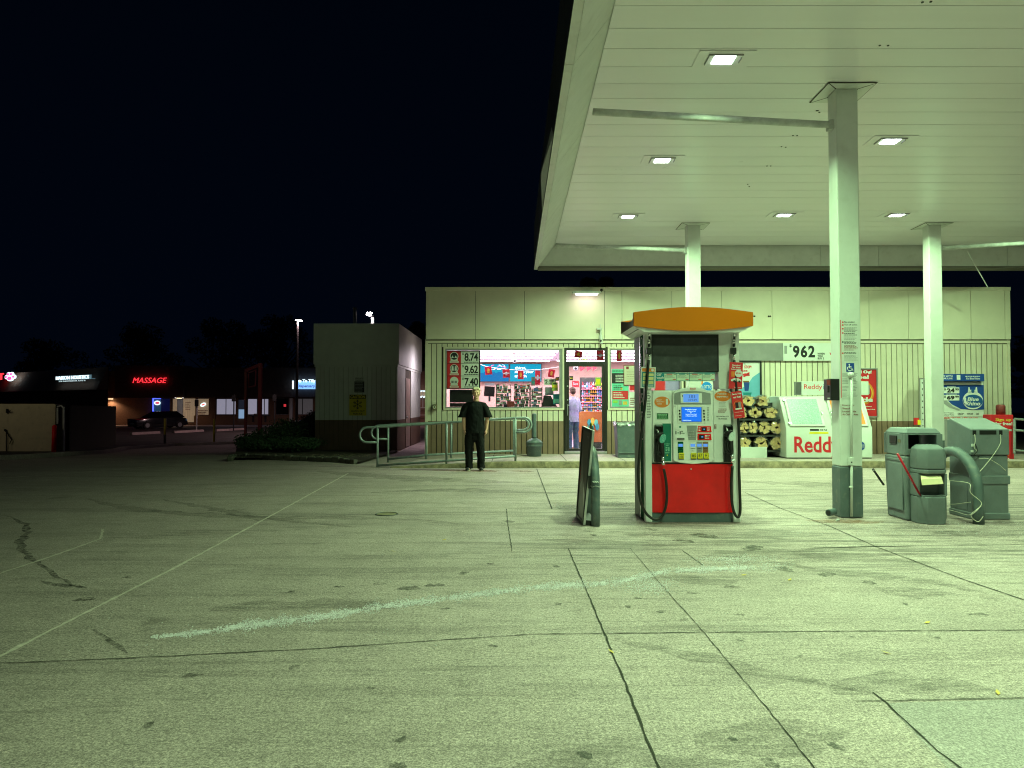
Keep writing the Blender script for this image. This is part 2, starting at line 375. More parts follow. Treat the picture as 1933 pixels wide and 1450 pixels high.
m_neonh = mat('sign_glow_panel', (.02, .03, .034), .5, es=.22, ec=(.25, .5, .6))
m_signb = mat('blue_signbox', (.1, .3, .8), .5, es=1.3, ec=(.22, .50, 1.0))
m_blind = mat('lit_blind', (.5, .5, .55), .7, es=.30, ec=(.74, .72, .95))
m_blindd = mat('dim_blind', (.2, .2, .2), .7, es=.05, ec=(.7, .65, .7))
m_warmw = mat('warm_window', (.4, .3, .2), .7, es=.16, ec=(1.0, .72, .45), var=.4, vs=1.5, stretch=(6, 1, .3))
m_lampw = mat('lamp_lens_lit', (1, 1, 1), .5, es=30, ec=(1, .93, .9))
m_lampo = mat('warm_lamp_lit', (1, .8, .5), .5, es=6, ec=(1, .72, .4))
m_car = mat('dark_car_paint', (.03, .03, .035), .2, metal=.3, coat=.8)
m_carw = mat('car_window', (.01, .01, .012), .08)
m_yelb = mat('yellow_bollard', (.62, .46, .06), .6, var=.2)
m_hide = mat('sunken_black', (.004, .004, .004), .9)
# ================================================================== GROUND
def frange(a, b, s):
    o = []; x = a
    while x < b - 1e-6: o.append(x); x += s
    return o + [b]
def sheet(xs, ys, off=0.0, hf=hgt):
    mb = MB(); vs = [(x, y, hf(x, y) + off) for y in ys for x in xs]; n = len(xs)
    return mb.add(vs, [(j * n + i, j * n + i + 1, (j + 1) * n + i + 1, (j + 1) * n + i) for j in range(len(ys) - 1) for i in range(n - 1)])
xs = frange(-160, -30, 10) + frange(-29, 14, 1)[1:] + frange(20, 90, 10)
ys = frange(-14, 14, 4) + frange(15, 45, 1) + frange(48, 70, 3) + frange(80, 260, 20)
sheet(xs, ys).build('ground', m_conc, smooth=True, kind='structure', loc=(0, 0, 0))

def strip(mb, pts, wd, off=.004, jit=.006, step=.12, taper=False, mi=None):
    q = []
    for a, b in zip(pts, pts[1:]):
        a = GP(*a) if len(a) == 2 else Vector(a); b = GP(*b) if len(b) == 2 else Vector(b)
        k = max(1, int((b - a).length / step))
        q += [a.lerp(b, i / k) for i in range(k)]
    q.append(GP(*pts[-1]) if len(pts[-1]) == 2 else Vector(pts[-1]))
    vs = []
    for i, p in enumerate(q):
        d = (q[min(i + 1, len(q) - 1)] - q[max(i - 1, 0)]).normalized(); nrm = Vector((-d.y, d.x, 0))
        j = nrm * random.uniform(-jit, jit); hw = wd / 2 * random.uniform(.55, 1.3)
        if taper: hw *= math.sin(math.pi * min(1, max(.04, i / (len(q) - 1)))) ** .6
        for sgn in (-1, 1):
            v = p + j + nrm * hw * sgn; vs.append((v.x, v.y, hgt(v.x, v.y) + off))
    mb.add(vs, [(2 * i, 2 * i + 1, 2 * i + 3, 2 * i + 2) for i in range(len(q) - 1)], mi)
jb = MB()
for pts, wd in [
    ([(-200, 1262), (0, 1253), (250, 1243), (600, 1225), (1000, 1198), (1400, 1194), (1933, 1190), (2300, 1188)], .016),
    ([(1073, 1036), (1083, 1060), (1105, 1110), (1142, 1198), (1180, 1290), (1215, 1380), (1243, 1450), (1290, 1560)], .019),
    ([(1189, 1035), (1254, 1111), (1329, 1195), (1399, 1279), (1476, 1372), (1536, 1450), (1600, 1530)], .009),
    ([(1406, 930), (1476, 961), (1569, 995), (1657, 1034), (1740, 1065), (1823, 1096), (1933, 1133)], .022),
    ([(1536, 1035), (1580, 1034)], .035), ([(1580, 1034), (1657, 1032), (1720, 1031)], .05), ([(1720, 1031), (1933, 1028), (2100, 1026)], .018),
    ([(1647, 1308), (1673, 1328), (1719, 1372), (1771, 1419), (1812, 1450), (1900, 1530)], .017),
    ([(1616, 1325), (1761, 1322), (1933, 1318), (2100, 1315)], .011),
    ([(1013, 885), (1042, 961)], .03), ([(956, 961), (1088, 961), (1199, 960)], .028), ([(1401, 960), (1560, 960)], .022),
    ([(956, 961), (960, 1000), (967, 1041)], .016), ([(880, 922), (1036, 918)], .03), ([(870, 1038), (967, 1040)], .008),
    ([(199, 1016), (372, 1010), (520, 1003)], .014), ([(1286, 1038), (1327, 1068)], .014), ([(1040, 1036), (1160, 1036), (1286, 1038)], .008)]:
    strip(jb, pts, wd * .55, jit=.0035, step=.05)
jb.build('pavement_joints', m_joint, kind='structure')
sb = MB()
strip(sb, [(-60, 1275), (0, 1240), (176, 1150), (331, 1072), (497, 982), (657, 894)], .030, jit=.004, step=.06)
strip(sb, [(-60, 1105), (0, 1083), (103, 1049), (189, 1018), (194, 1000)], .03, step=.06)
strip(sb, [(0, 903), (140, 893), (300, 880)], .05)
sb.build('pavement_sealant', m_seam, kind='structure')
# oil drips, tyre rubber and drag marks on the concrete (real stains, thin films)
def film(name, c, amt, sc, st=(1, 1, 1)):
    m = bpy.data.materials.new(name); m.use_nodes = True; n = m.node_tree.nodes; l = m.node_tree.links; b = n['Principled BSDF']; o = n['Material Output']
    b.inputs['Base Color'].default_value = (*c, 1); b.inputs['Roughness'].default_value = .7
    tc = n.new('ShaderNodeTexCoord'); mp = n.new('ShaderNodeMapping'); mp.inputs['Scale'].default_value = st; l.new(tc.outputs['Object'], mp.inputs[0])
    z = n.new('ShaderNodeTexNoise'); z.inputs['Scale'].default_value = sc; z.inputs['Detail'].default_value = 6; z.inputs['Roughness'].default_value = .7; l.new(mp.outputs[0], z.inputs[0])
    r = n.new('ShaderNodeMapRange'); r.inputs[1].default_value = .36; r.inputs[2].default_value = .62; r.inputs[4].default_value = amt; l.new(z.outputs['Fac'], r.inputs[0])
    t = n.new('ShaderNodeBsdfTransparent'); mx = n.new('ShaderNodeMixShader'); l.new(r.outputs[0], mx.inputs[0]); l.new(t.outputs[0], mx.inputs[1]); l.new(b.outputs[0], mx.inputs[2]); l.new(mx.outputs[0], o.inputs[0]); return m
m_oil = film('oil_film', (.05, .045, .04), .62, 14); m_tyre = film('tyre_film', (.06, .05, .045), .30, 11, (.5, 2, 1)); m_rust = film('rust_film', (.26, .09, .025), .55, 9)
m_dust = film('glass_dust', (.60, .54, .60), .30, 14)
def blot(mb, px, py, rx, ry, off=.003, mi=None):
    c = GP(px, py); n = 18; ph = random.random() * 6
    ring = []
    for i in range(n):
        a = 6.2832 * i / n; k = 1 + .28 * math.sin(2 * a + ph) + .18 * math.sin(5 * a + 2 * ph) + random.uniform(-.1, .1)
        ring.append((c.x + rx * k * math.cos(a), c.y + ry * k * math.sin(a), hgt(c.x, c.y) + off))
    mb.add(ring, [tuple(range(n))], mi)
ob = MB()
for px, py, s in [(365, 1275, .07), (760, 1396, .045), (750, 1446, .05), (931, 1220, .04), (874, 1177, .045), (874, 1083, .09), (716, 1102, .07), (771, 1111, .12), (820, 1105, .1),
                  (1053, 1141, .05), (1186, 1146, .045), (1204, 1130, .04), (1248, 1155, .055), (1223, 1175, .04), (1397, 1208, .05), (1396, 1161, .04), (1580, 1410, .055), (1455, 1442, .06),
                  (1383, 1396, .03), (1765, 1203, .045), (1709, 1141, .04), (1846, 1160, .08), (550, 1118, .06), (840, 1150, .05), (640, 1108, .06), (925, 1065, .06), (905, 1200, .03),
                  (280, 1370, .05), (160, 1132, .10), (1104, 1426, .05), (555, 1260, .05), (1290, 1170, .04), (1512, 1240, .03), (1610, 1203, .03), (700, 1300, .03), (1560, 1470, .04), (240, 1090, .05), (1330, 1012, .22), (1290, 1022, .16), (1420, 1035, .2), (1480, 1075, .14), (1230, 1000, .1), (1560, 1085, .12), (1120, 1010, .08), (1640, 1100, .1), (1380, 1108, .08), (1310, 1120, .07), (960, 985, .12), (1050, 1070, .06)]:
    blot(ob, px, py, s * .6, s * .6)
strip(ob, [(15, 974), (49, 990), (52, 1005), (36, 1028), (44, 1041), (67, 1060), (103, 1085), (134, 1106), (171, 1111)], .08, off=.003, jit=.02, taper=True)
strip(ob, [(178, 1189), (210, 1212), (243, 1235)], .05, off=.003, taper=True)
strip(ob, [(80, 1098), (130, 1108), (172, 1112)], .1, off=.0034, jit=.02, taper=True)
ob.build('oil_stains', m_oil, kind='stuff', loc=(0, 0, 0), label='dark oil drips and dried trickles on the concrete forecourt', cat='stain')
tb = MB()
for i, (pts, wd) in enumerate([
    ([(160, 942), (260, 962), (362, 971), (500, 979), (640, 977), (776, 982), (905, 992)], .28), ([(305, 943), (362, 953), (445, 969), (570, 987), (680, 996)], .22),
    ([(1100, 1003), (1250, 1010), (1400, 1012), (1520, 1020)], .3), ([(1160, 1208), (1250, 1222), (1400, 1260), (1560, 1292), (1650, 1308)], .16),
    ([(1010, 1020), (1150, 1025), (1300, 1030)], .25), ([(600, 890), (800, 905), (1000, 912)], .8), ([(700, 930), (850, 925), (1060, 932)], .5), ([(1120, 950), (1190, 952)], .4),
    ([(1330, 1050), (1440, 1040), (1600, 1050), (1750, 1062)], .5), ([(1450, 1060), (1560, 1078), (1700, 1090), (1860, 1118)], .25), ([(1650, 1110), (1720, 1120), (1800, 1118)], .35),
    ([(1560, 1300), (1700, 1290), (1880, 1300)], .3), ([(1400, 910), (1560, 915), (1660, 905)], .8), ([(1760, 1005), (1933, 1012)], .4), ([(960, 1450), (1100, 1425), (1250, 1430), (1400, 1440)], .2),
    ([(1310, 1395), (1440, 1405), (1600, 1375)], .3), ([(1235, 1085), (1330, 1100), (1395, 1096)], .35), ([(400, 1150), (600, 1140), (760, 1150)], .3)]):
    strip(tb, pts, wd, off=.0020 + .0002 * (i % 5), jit=.04, taper=True)
tb.build('tyre_marks', m_tyre, kind='stuff', loc=(0, 0, 0), label='faint grey tyre rubber marks sweeping over the concrete', cat='tyre marks')
rb = MB()
blot(rb, 905, 889, .5, .2); blot(rb, 985, 890, .3, .15); blot(rb, 1600, 985, .5, .12); blot(rb, 880, 889, .9, .12, .0036)
rb.build('rust_stains', m_rust, kind='stuff', loc=(0, 0, 0), label='rusty brown runoff stains beside the kerb', cat='stain')
# a newer square of concrete by the open corner
a, b, c, d = GP(1673, 1328), GP(1933, 1321), GP(2200, 1620), GP(1930, 1600)
MB().add([(v.x, v.y, .0015) for v in (a, b, c, d)], [(0, 3, 2, 1)]).build('concrete_patch', ground_mat('patch_concrete', (.37, .30, .31), .8, .6), kind='structure')
# crumbs of shattered safety glass swept in a long trail
trail = [(285, 1203, 3, .25), (336, 1199, 5, .5), (404, 1191, 6, .8), (466, 1181, 9, 1), (543, 1172, 9, 1), (621, 1163, 8, 1), (724, 1145, 8, .95), (828, 1132, 7, .9), (931, 1119, 7, .85), (1000, 1110, 8, .9), (1088, 1104, 7, 1),
         (1140, 1102, 7, .9), (1181, 1096, 7, .8), (1254, 1079, 7, .9), (1321, 1075, 6, 1), (1400, 1073, 6, .9), (1450, 1072, 8, .4), (1500, 1066, 9, .15)]
gb = MB()
octf = [(0, 2, 4), (2, 1, 4), (1, 3, 4), (3, 0, 4), (2, 0, 5), (1, 2, 5), (3, 1, 5), (0, 3, 5)]
def crumb(px, py):
    p = GP(px, py, .002); s = random.uniform(.0022, .0062)
    q = [(s, 0, 0), (-s * .8, 0, 0), (0, s, 0), (0, -s * .9, 0), (0, 0, s * .8), (0, 0, -s * .8)]
    a = random.random() * 6.3; ca, sa = math.cos(a), math.sin(a)
    gb.add([(p.x + x * ca - y * sa, p.y + x * sa + y * ca, p.z + z) for x, y, z in q], octf)
for (x0, y0, w0, d0), (x1, y1, w1, d1) in zip(trail, trail[1:]):
    for _ in range(int((x1 - x0) * 13)):
        t = random.random()
        if random.random() > d0 + (d1 - d0) * t: continue
        tt = x0 + (x1 - x0) * t
        if math.sin(tt * .043) + .6 * math.sin(tt * .117 + 1) + .5 * math.sin(tt * .31) < random.uniform(-2.2, -.1): continue
        wv = (w0 + (w1 - w0) * t) * (1 + .35 * math.sin((x0 + (x1 - x0) * t) * .11))
        crumb(x0 + (x1 - x0) * t, y0 + (y1 - y0) * t + random.gauss(0, wv * .5))
for _ in range(800): crumb(random.gauss(1225, 28), random.gauss(1106, 8))
for _ in range(700): crumb(random.gauss(1385, 45), random.gauss(1056 , 4))
for _ in range(500): crumb(random.gauss(1170, 30), random.gauss(952, 3))
for _ in range(450): crumb(random.uniform(1050, 1120), random.gauss(957, 2.5))
for _ in range(500): crumb(random.uniform(1480, 1933), random.uniform(985, 1010))
for _ in range(500): crumb(random.uniform(100, 1500), random.uniform(960, 1230))
gb.build('broken_glass', m_gl1, kind='stuff', loc=(0, 0, 0), label='long pale green trail of shattered safety glass crumbs on the concrete', cat='broken glass')
db = MB()
for i, ((x0, y0, w0, d0), (x1, y1, w1, d1)) in enumerate(zip(trail[1:-2], trail[2:-1])):
    strip(db, [(x0, y0), (x1, y1)], w0 * .008, off=.0012, jit=.02)
db.build('glass_dust', m_dust, kind='stuff', loc=(0, 0, 0), label='pale dust of crushed glass under the crumbs', cat='glass dust')
lf = MB(); c = GP(1404, 1087, .006)
lf.add([(c.x - .03, c.y, c.z), (c.x, c.y - .011, c.z), (c.x + .03, c.y + .004, c.z + .008), (c.x, c.y + .012, c.z + .004)], [(0, 1, 2, 3)])
leaf0 = lf.build('fallen_leaf', mat('dry_leaf', (.62, .42, .10), .8), label='dry yellow leaf lying on the concrete forecourt', cat='leaf', group='dry leaves scattered on the forecourt')
for px, py in [(1491, 1096), (1751, 1177), (1673, 1234), (1884, 1310), (743, 1042), (1154, 1232), (839, 1020)]:
    q = GP(px, py, .006); o = dup(leaf0, (q.x - c.x, q.y - c.y, 0)); o.rotation_euler.z = random.random() * 3
# drain cover
q = GP(730, 971)
mb = MB(); mb.cyl((q.x, q.y, -.02), (q.x, q.y, .004), .13, n=28, mi=1); mb.tube([(q.x + .14 * math.cos(6.283 * i / 28), q.y + .14 * math.sin(6.283 * i / 28), .002) for i in range(28)], .009, n=6, closed=True)
mb.build('manhole_cover', [m_dark, m_curb], label='small round iron cover set in the forecourt concrete', cat='cover')

# ================================================================== FUEL CANOPY
zc = PZ(166, 9.0)
def zs(y): return zc - .02 * (y - 9)
XL, XM, XI, XR, YN, YF = .55, .645, 1.05, 17.0, -3.6, 17.4
can = thing('fuel_canopy', 'wide white flat canopy on square columns over the fuel pumps', 'canopy', (4.3, 9, 0))
LED = [(2.49, 8.25), (2.46, 11.53), (2.43, 14.78), (5.77, 10.72), (5.67, 14.68), (8.02, 14.68)]
mb = MB(); y = YN
lines_y = [7.18 + .4235 * k for k in range(-26, 24)]
for k, y0 in enumerate(lines_y):
    y1 = y0 + .4235
    if y1 > YF - .05 or y0 < YN: continue
    dz = random.uniform(-.002, .002)
    n = 14; prof = [(y0 + .003, .009), (y0 + .006, 0), (y0 + .14, -.0015 + dz * .5), (y0 + .29, -.001 - dz * .5), (y1 - .006, 0), (y1 - .003, .009)]
    xs_ = [XI + (XR - XI) * i / n for i in range(n + 1)]; vs = []
    for x in xs_:
        wv = .0008 * math.sin(x * .9 + k * 1.7)
        vs += [(x, yy, zs(yy) + zz + wv * (zz < .01)) for yy, zz in prof]
    m_ = len(prof)
    mb.add(vs, [(i * m_ + j, i * m_ + j + 1, (i + 1) * m_ + j + 1, (i + 1) * m_ + j) for i in range(n) for j in range(m_ - 1)])
mb.build('soffit', m_soffit, can)
mb = MB(); mb.box(XI, XR, YN, YF, 0, .02)
mb.v = [Vector((v.x, v.y, zs(v.y) + .02 + v.z)) for v in mb.v]; mb.build('deck', m_gap, can)
# perimeter: outer dark face, bottom lip, sloped inner face
def drop(y): return .53
prof = [(XL, -.53), (XL, .55), (XL + .03, .55), (XL + .03, -.50), (XM - .02, -.50), (XI - .02, .02), (XI + .01, .02), (XM, -.53)]
ysl = [YN, 1.2, 4.3, 7.35, 10.4, 13.45, YF + .33]
fl = MB(); ou = MB()
for a, b in zip(ysl, ysl[1:]):
    b -= .008
    def ext(mbx, pts):
        n = len(pts); vs = [(x, a, zs(min(a, YF)) + z) for x, z in pts] + [(x, b, zs(min(b, YF)) + z) for x, z in pts]
        mbx.add(vs, [tuple(range(n - 1, -1, -1)), tuple(range(n, 2 * n))] + [(i, (i + 1) % n, (i + 1) % n + n, i + n) for i in range(n)])
    bb = b if b < YF else YF - .004
    ext(ou, [(XL, -.515), (XL, .55), (XL + .03, .55), (XL + .03, -.515)])
    bs_ = b; b = min(b, YF - .004)
    ext(fl, [(XM, -.53), (XM - .02, -.50), (XI - .02, .02), (XI + .006, .02)])
    b = bs_
    ext(fl, [(XL, -.53), (XL, -.518), (XM - .01, -.518), (XM - .004, -.53)])
ou.build('outer_fascia', mat('dark_outer_trim', (.05, .05, .05), .5), can)
fl.build('side_fascia', m_fascia, can)
bf = MB()
for a, b in [(XM + .004, 4.4), (4.41, 7.6), (7.61, 9.02), (9.03, 12.2), (12.21, XR)]:
    bf.hexa([(a, YF, zs(YF) - .50), (b, YF, zs(YF) - .50), (b, YF + .02, zs(YF) - .50), (a, YF + .02, zs(YF) - .50), (a + (.40 if a < 1 else 0), YF - .01, zs(YF) + .03), (b, YF - .01, zs(YF) + .03), (b, YF + .01, zs(YF) + .03), (a + (.40 if a < 1 else 0), YF + .01, zs(YF) + .03)])
bf.r(1455, 470, 1465, 478, YF - .02, .03)
bf.build('back_fascia', m_fascia, can)
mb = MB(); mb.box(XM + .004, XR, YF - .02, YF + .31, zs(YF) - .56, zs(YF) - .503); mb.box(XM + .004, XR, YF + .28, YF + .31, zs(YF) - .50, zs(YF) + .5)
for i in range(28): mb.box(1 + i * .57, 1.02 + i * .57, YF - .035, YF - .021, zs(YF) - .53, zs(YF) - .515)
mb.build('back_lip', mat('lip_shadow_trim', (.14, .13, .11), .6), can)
# torn open flap on the edge
a = P(1053, 228, 8.7)
mb = MB(); mb.add([(XL - .012, 9.2, zs(9.2) - .53), (XL - .012, 12.6, zs(12.6) - .53), (XL - .10, 11.0, zs(11) - .42), (XL - .02, 9.4, zs(9.4) - .34)], [(0, 1, 2, 3)])
mb.build('torn_flap', m_fascia, can)
# dark fastener holes
mb = MB()
for px, py in [(1753, 11), (1769, 10), (1670, 89), (1686, 89), (1550, 207), (1553, 210), (1415, 340), (1418, 344), (1452, 307), (1459, 307), (1480, 272), (1488, 273), (1502, 252), (1510, 252), (1548, 207)]:
    b_ = (CY - py) / F; yy = (zc - CH) / (math.tan(PITCH + math.atan(b_))); yy = yy + .02 * 0
    mb.cyl((PX(px, yy), yy, zs(yy) - .006), (PX(px, yy), yy, zs(yy) + .002), .014, n=8)
mb.build('screw_holes', m_black, can)
# columns
def column(cx, cy, s, d, base, ztop=None):
    x0, x1, y0, y1 = cx - s / 2, cx + s / 2, cy, cy + d
    mb = MB(); mb.box(x0, x1, y0, y1, base, zs(cy) - .002); c = mb.build('column', m_white, can, bevel=.018)
    mb = MB(); mb.box(x0 - .003, x1 + .003, y0 - .003, y1 + .003, .001, base); mb.build('column_base', m_teal, c, bevel=.018)
    mb = MB(); t = .16
    for q in ([(x0 - t, y0 - t), (x1 + t, y0 - t), (x1, y0 - .004), (x0, y0 - .004)], [(x1 + t, y0 - t), (x1 + t, y1 + t), (x1 + .004, y1), (x1 + .004, y0)],
              [(x0 - t, y1 + t), (x0 - t, y0 - t), (x0 - .004, y0), (x0 - .004, y1)], [(x1 + t, y1 + t), (x0 - t, y1 + t), (x0, y1 + .004), (x1, y1 + .004)]):
        cxm = sum(p[0] for p in q) / 4; cym = sum(p[1] for p in q) / 4
        mb.add([(cxm + (p[0] - cxm) * .97, cym + (p[1] - cym) * .96, zs(p[1]) - .014) for p in q], [(0, 1, 2, 3)])
    mb.build('column_flange', m_white, c)
    mb = MB()
    for q in ([(x0 - t - .01, y0 - t - .01), (x1 + t + .01, y0 - t - .01), (x1 + t + .01, y1 + t + .01), (x0 - t - .01, y1 + t + .01)],):
        mb.add([(p[0], p[1], zs(p[1]) - .008) for p in q], [(0, 1, 2, 3)])
    mb.build('flange_shadow_gap', m_gap, c)
    return c
col_a = column(4.295, 9.0, .282, .25, PZ(881, 9.0))
col_b = column(PX(1310, 15.55), 15.45, .282, .25, .64)
col_c = column(PX(1765, 15.55), 15.45, .282, .25, .64)
for n_, (p0, p1) in enumerate([((XI - .02, 8.95, PZ(211, 8.95)), (4.15, 9.12, PZ(236, 9.12))), ((XI - .02, 16.6, PZ(463, 16.6)), (PX(1297, 15.6), 15.58, PZ(473, 15.6))), ((PX(1777, 15.6), 15.58, PZ(469, 15.6)), (PX(1960, 15.9), 15.9, PZ(458, 15.9)))]):
    mb = MB(); mb.cyl(p0, p1, .045, n=12); e_ = p1 if n_ < 2 else p0
    mb.box(e_[0] - .05, e_[0] + .05, e_[1] - .06, e_[1] + .06, e_[2] - .07, e_[2] + .05)
    mb.build('drain_pipe', m_pipe, can, smooth=False, bevel=.006)
mb = MB(); mb.tube([P(1826, 474, 16.6), P(1843, 505, 16.9), P(1865, 543, 17.2)], .012, n=6); mb.build('guy_wire', m_fascia, can)
# canopy lamps: recessed square troffers with a grid of diodes
lensm = None
def lamp(cx, cy, label, en=1.0, sp=150):
    t = thing('canopy_light', label, 'ceiling light', (cx, cy, zs(cy)), 'recessed LED lights in the canopy soffit')
    def sl(mbx):
        mbx.v = [Vector((v.x, v.y, zs(v.y) + v.z)) for v in mbx.v]; return mbx
    mb = MB(); mb.box(cx - .33, cx + .33, cy - .19, cy + .19, -.012, -.004); sl(mb).build('mounting_plate', m_soffit, t)
    mb = MB()
    for x0, x1, y0, y1 in [(-.20, .20, -.125, -.117), (-.20, -.192, -.117, .11), (.192, .20, -.06, .06)]: mb.box(cx + x0, cx + x1, cy + y0, cy + y1, -.03, -.0125)
    sl(mb).build('lamp_frame', m_wframe, t)
    mb = MB(); mb.box(cx - .125, cx + .125, cy - .10, cy + .10, -.020, -.0125); sl(mb).build('lens', m_led0, t)
    mb = MB()
    for i in range(10):
        for j in range(6):
            x = cx - .108 + i * .024; y_ = cy - .085 + j * .034
            mb.box(x - .008, x + .008, y_ - .009, y_ + .009, -.024, -.0204)
    sl(mb).build('diode_grid', m_led, t)
    L = bpy.data.lights.new('canopy_lamp', 'AREA'); L.shape = 'RECTANGLE'; L.size = .25; L.size_y = .2; L.energy = E_CANOPY * en; L.color = C_CANOPY; L.spread = math.radians(sp)
    lo = bpy.data.objects.new('lamp_light', L); COL.objects.link(lo); lo.parent = t; lo.location = (0, 0, -.045)
labs = ['recessed canopy light nearest the camera, closest to the open sky edge', 'recessed canopy light second along the row beside the open edge', 'farthest canopy light beside the open edge, above the door',
        'recessed canopy light just behind the tall column top', 'far canopy light between the two slim back columns, nearer the middle', 'far canopy light close to the back column on the bin side']
for (x_, y_), lb, (en, sp) in zip(LED, labs, [(1.0, 130), (.65, 152), (1.75, 150), (.4, 150), (1.12, 162), (1.12, 162)]): lamp(x_, y_, lb, en, sp)
for x_, y_, en, sp in [(2.5, 4.97, .6, 145), (2.5, 1.7, 1.8, 150), (5.77, 6.7, .42, 116), (5.77, 2.7, .3, 140), (9.05, 10.72, .3, 150), (9.05, 6.7, .12, 145), (9.05, 2.7, .2, 145), (11.6, 14.68, 1.1, 162), (12.3, 9.0, .4, 150)]:
    lamp(x_, y_, 'recessed canopy light overhead outside the picture', en, sp)
# ================================================================== STORE
W = 18.3
def wx(px): return PX(px, W)
def wz(py): return PZ(py, W)
XA, XB, ZT, ZF, ZB = wx(804), wx(1906), wz(543), wz(641), wz(795)
FL = .14
store = thing('gas_station_store', 'long low cream store with brown wainscot and lit shop windows', 'building', ((XA + XB) / 2, W, FL))
OPEN = [(wx(837), wx(1065), wz(774), wz(655)), (wx(1066), wx(1146), FL, wz(657)), (wx(1147.5), wx(1290), wz(774), wz(655))]
# backing wall with real openings
mb = MB(); gx = sorted({XA + .02, XB - .02} | {v for o in OPEN for v in o[:2]}); gz = sorted({FL - .3, ZF} | {v for o in OPEN for v in o[2:]})
for a, b in zip(gx, gx[1:]):
    for c, d in zip(gz, gz[1:]):
        mx_, mz_ = (a + b) / 2, (c + d) / 2
        if any(o[0] < mx_ < o[1] and o[2] < mz_ < o[3] for o in OPEN): continue
        mb.box(a, b, W + .03, W + .17, c, d)
mb.build('wall', m_gap, store)
# boards
cr_, br_ = MB(), MB(); sp_ = (wx(1000) - wx(900)) / 10.0; x = XA
k = 0
while x < XB - .02:
    x1 = min(x + sp_, XB); a, b = x + .010, x1 - .010
    cuts = [(o[2], o[3]) for o in OPEN if o[0] - .01 < (a + b) / 2 < o[1] + .01]
    segs = [(FL + .002, ZB), (ZB + .001, ZF)]
    for zi, (z0, z1) in enumerate(segs):
        parts = [(z0, z1)]
        for c0, c1 in cuts:
            np_ = []
            for p0, p1 in parts:
                if c0 > p0: np_.append((p0, min(p1, c0)))
                if c1 < p1: np_.append((max(p0, c1), p1))
            parts = [p for p in np_ if p[1] - p[0] > .02]
        for p0, p1 in parts: (br_ if zi == 0 else cr_).box(a, b, W + .002, W + .028, p0, p1)
    x = x1; k += 1
cr_.build('siding', m_cream, store); br_.build('wainscot_siding', m_brown, store)
mb = MB()   # corner boards and bands
mb.box(XA - .02, XA + .05, W - .02, W, FL, ZF); mb.box(XB - .05, XB + .02, W - .02, W, FL, ZF)
mb.build('corner_board', m_cream, store)
mb = MB(); mb.r(804, 643, 1907, 648, W - .03, .03); mb.build('trim_band', m_cream, store)
mb = MB(); mb.r(804, 641.3, 1907, 642.8, W - .028, .03); mb.r(804, 648.1, 1907, 649.0, W - .006, .006); mb.build('band_shadow_groove', m_gap, store)
mb = MB(); seams = [804, 898, 990, 1141, 1174, 1268, 1362, 1457, 1565, 1640, 1714, 1832, 1896, 1907]
for a, b in zip(seams, seams[1:]): mb.box(wx(a) + .005, wx(b) - .005, W - .07, W - .02, ZF, ZT - .09)
mb.build('fascia_panels', m_cream2, store)
mb = MB(); mb.box(XA, XB, W - .045, W + .02, ZF + .002, ZT - .1); mb.build('fascia_backing', m_gap, store)
mb = MB(); mb.box(XA - .02, XB + .02, W - .085, W + .1, ZT - .088, ZT + .0); mb.build('coping', m_cream2, store)
mb = MB(); mb.box(XA, XB, W + .17, 27, ZF + .5, ZF + .62); mb.box(XA, XA + .12, W + .171, 27, FL - .3, ZT - .1); mb.box(XB - .12, XB, W + .171, 27, FL - .3, ZT - .1)
mb.box(XA + .12, XB - .12, 26.88, 27, FL - .3, ZT - .1); mb.box(XA + .12, XB - .12, W + .1, W + .17, ZF + .002, ZT - .1)
mb.build('shell_wall', m_cream, store)
# window frames
def frame(x0, x1, z0, z1, t, y0, y1, mb):
    mb.box(x0, x1, y0, y1, z1 - t, z1); mb.box(x0, x1, y0, y1, z0, z0 + t); mb.box(x0, x0 + t, y0, y1, z0 + t, z1 - t); mb.box(x1 - t, x1, y0, y1, z0 + t, z1 - t)
for i, (gx0, gx1) in enumerate([(842.7, 1055.7), (1153.8, 1287.5)]):
    o = OPEN[0 if i == 0 else 2]
    mb = MB(); frame(o[0], o[1], o[2], o[3], .045, W - .02, W + .05, mb); wn = mb.build('window', m_cream, store)
    a, b, c, d = wx(gx0), wx(gx1), wz(768), wz(661)
    mb = MB(); frame(o[0] + .046, o[1] - .046, o[2] + .046, o[3] - .046, max(.02, a - o[0] - .046), W + .0, W + .07, mb)
    if i == 0: mb.box(wx(1056), o[1] - .045, W + .001, W + .068, c, d)
    mb.build('window_frame', m_wframe, wn)
    mb = MB(); mb.add([(a - .01, W + .045, c - .01), (b + .01, W + .045, c - .01), (b + .01, W + .045, d + .01), (a - .01, W + .045, d + .01)], [(0, 1, 2, 3)]); mb.build('pane', m_glass, wn)
# door
o = OPEN[1]; mb = MB(); mb.box(o[0], wx(1069.5), W - .01, W + .08, FL, o[3]); mb.box(wx(1141.5), o[1], W - .01, W + .08, FL, o[3]); mb.box(wx(1069.5), wx(1141.5), W - .008, W + .08, wz(661.7), o[3])
mb.box(wx(1069.5), wx(1141.5), W - .008, W + .08, wz(687), wz(682.8)); mb.box(wx(1069.5), wx(1141.5), W - .01, W + .08, FL + .001, FL + .02)
dr = mb.build('door_frame', m_frame, store)
mb = MB(); a, b, c, d = wx(1069.8), wx(1141.2), wz(851.5), wz(687.3)
mb.box(a, wx(1074.4), W + .005, W + .05, c, d); mb.box(wx(1136.4), b, W + .005, W + .05, c, d); mb.box(wx(1074.4), wx(1136.4), W + .005, W + .05, wz(692), d); mb.box(wx(1074.4), wx(1136.4), W + .005, W + .05, c, wz(846.7))
door = mb.build('door', m_frame, store)
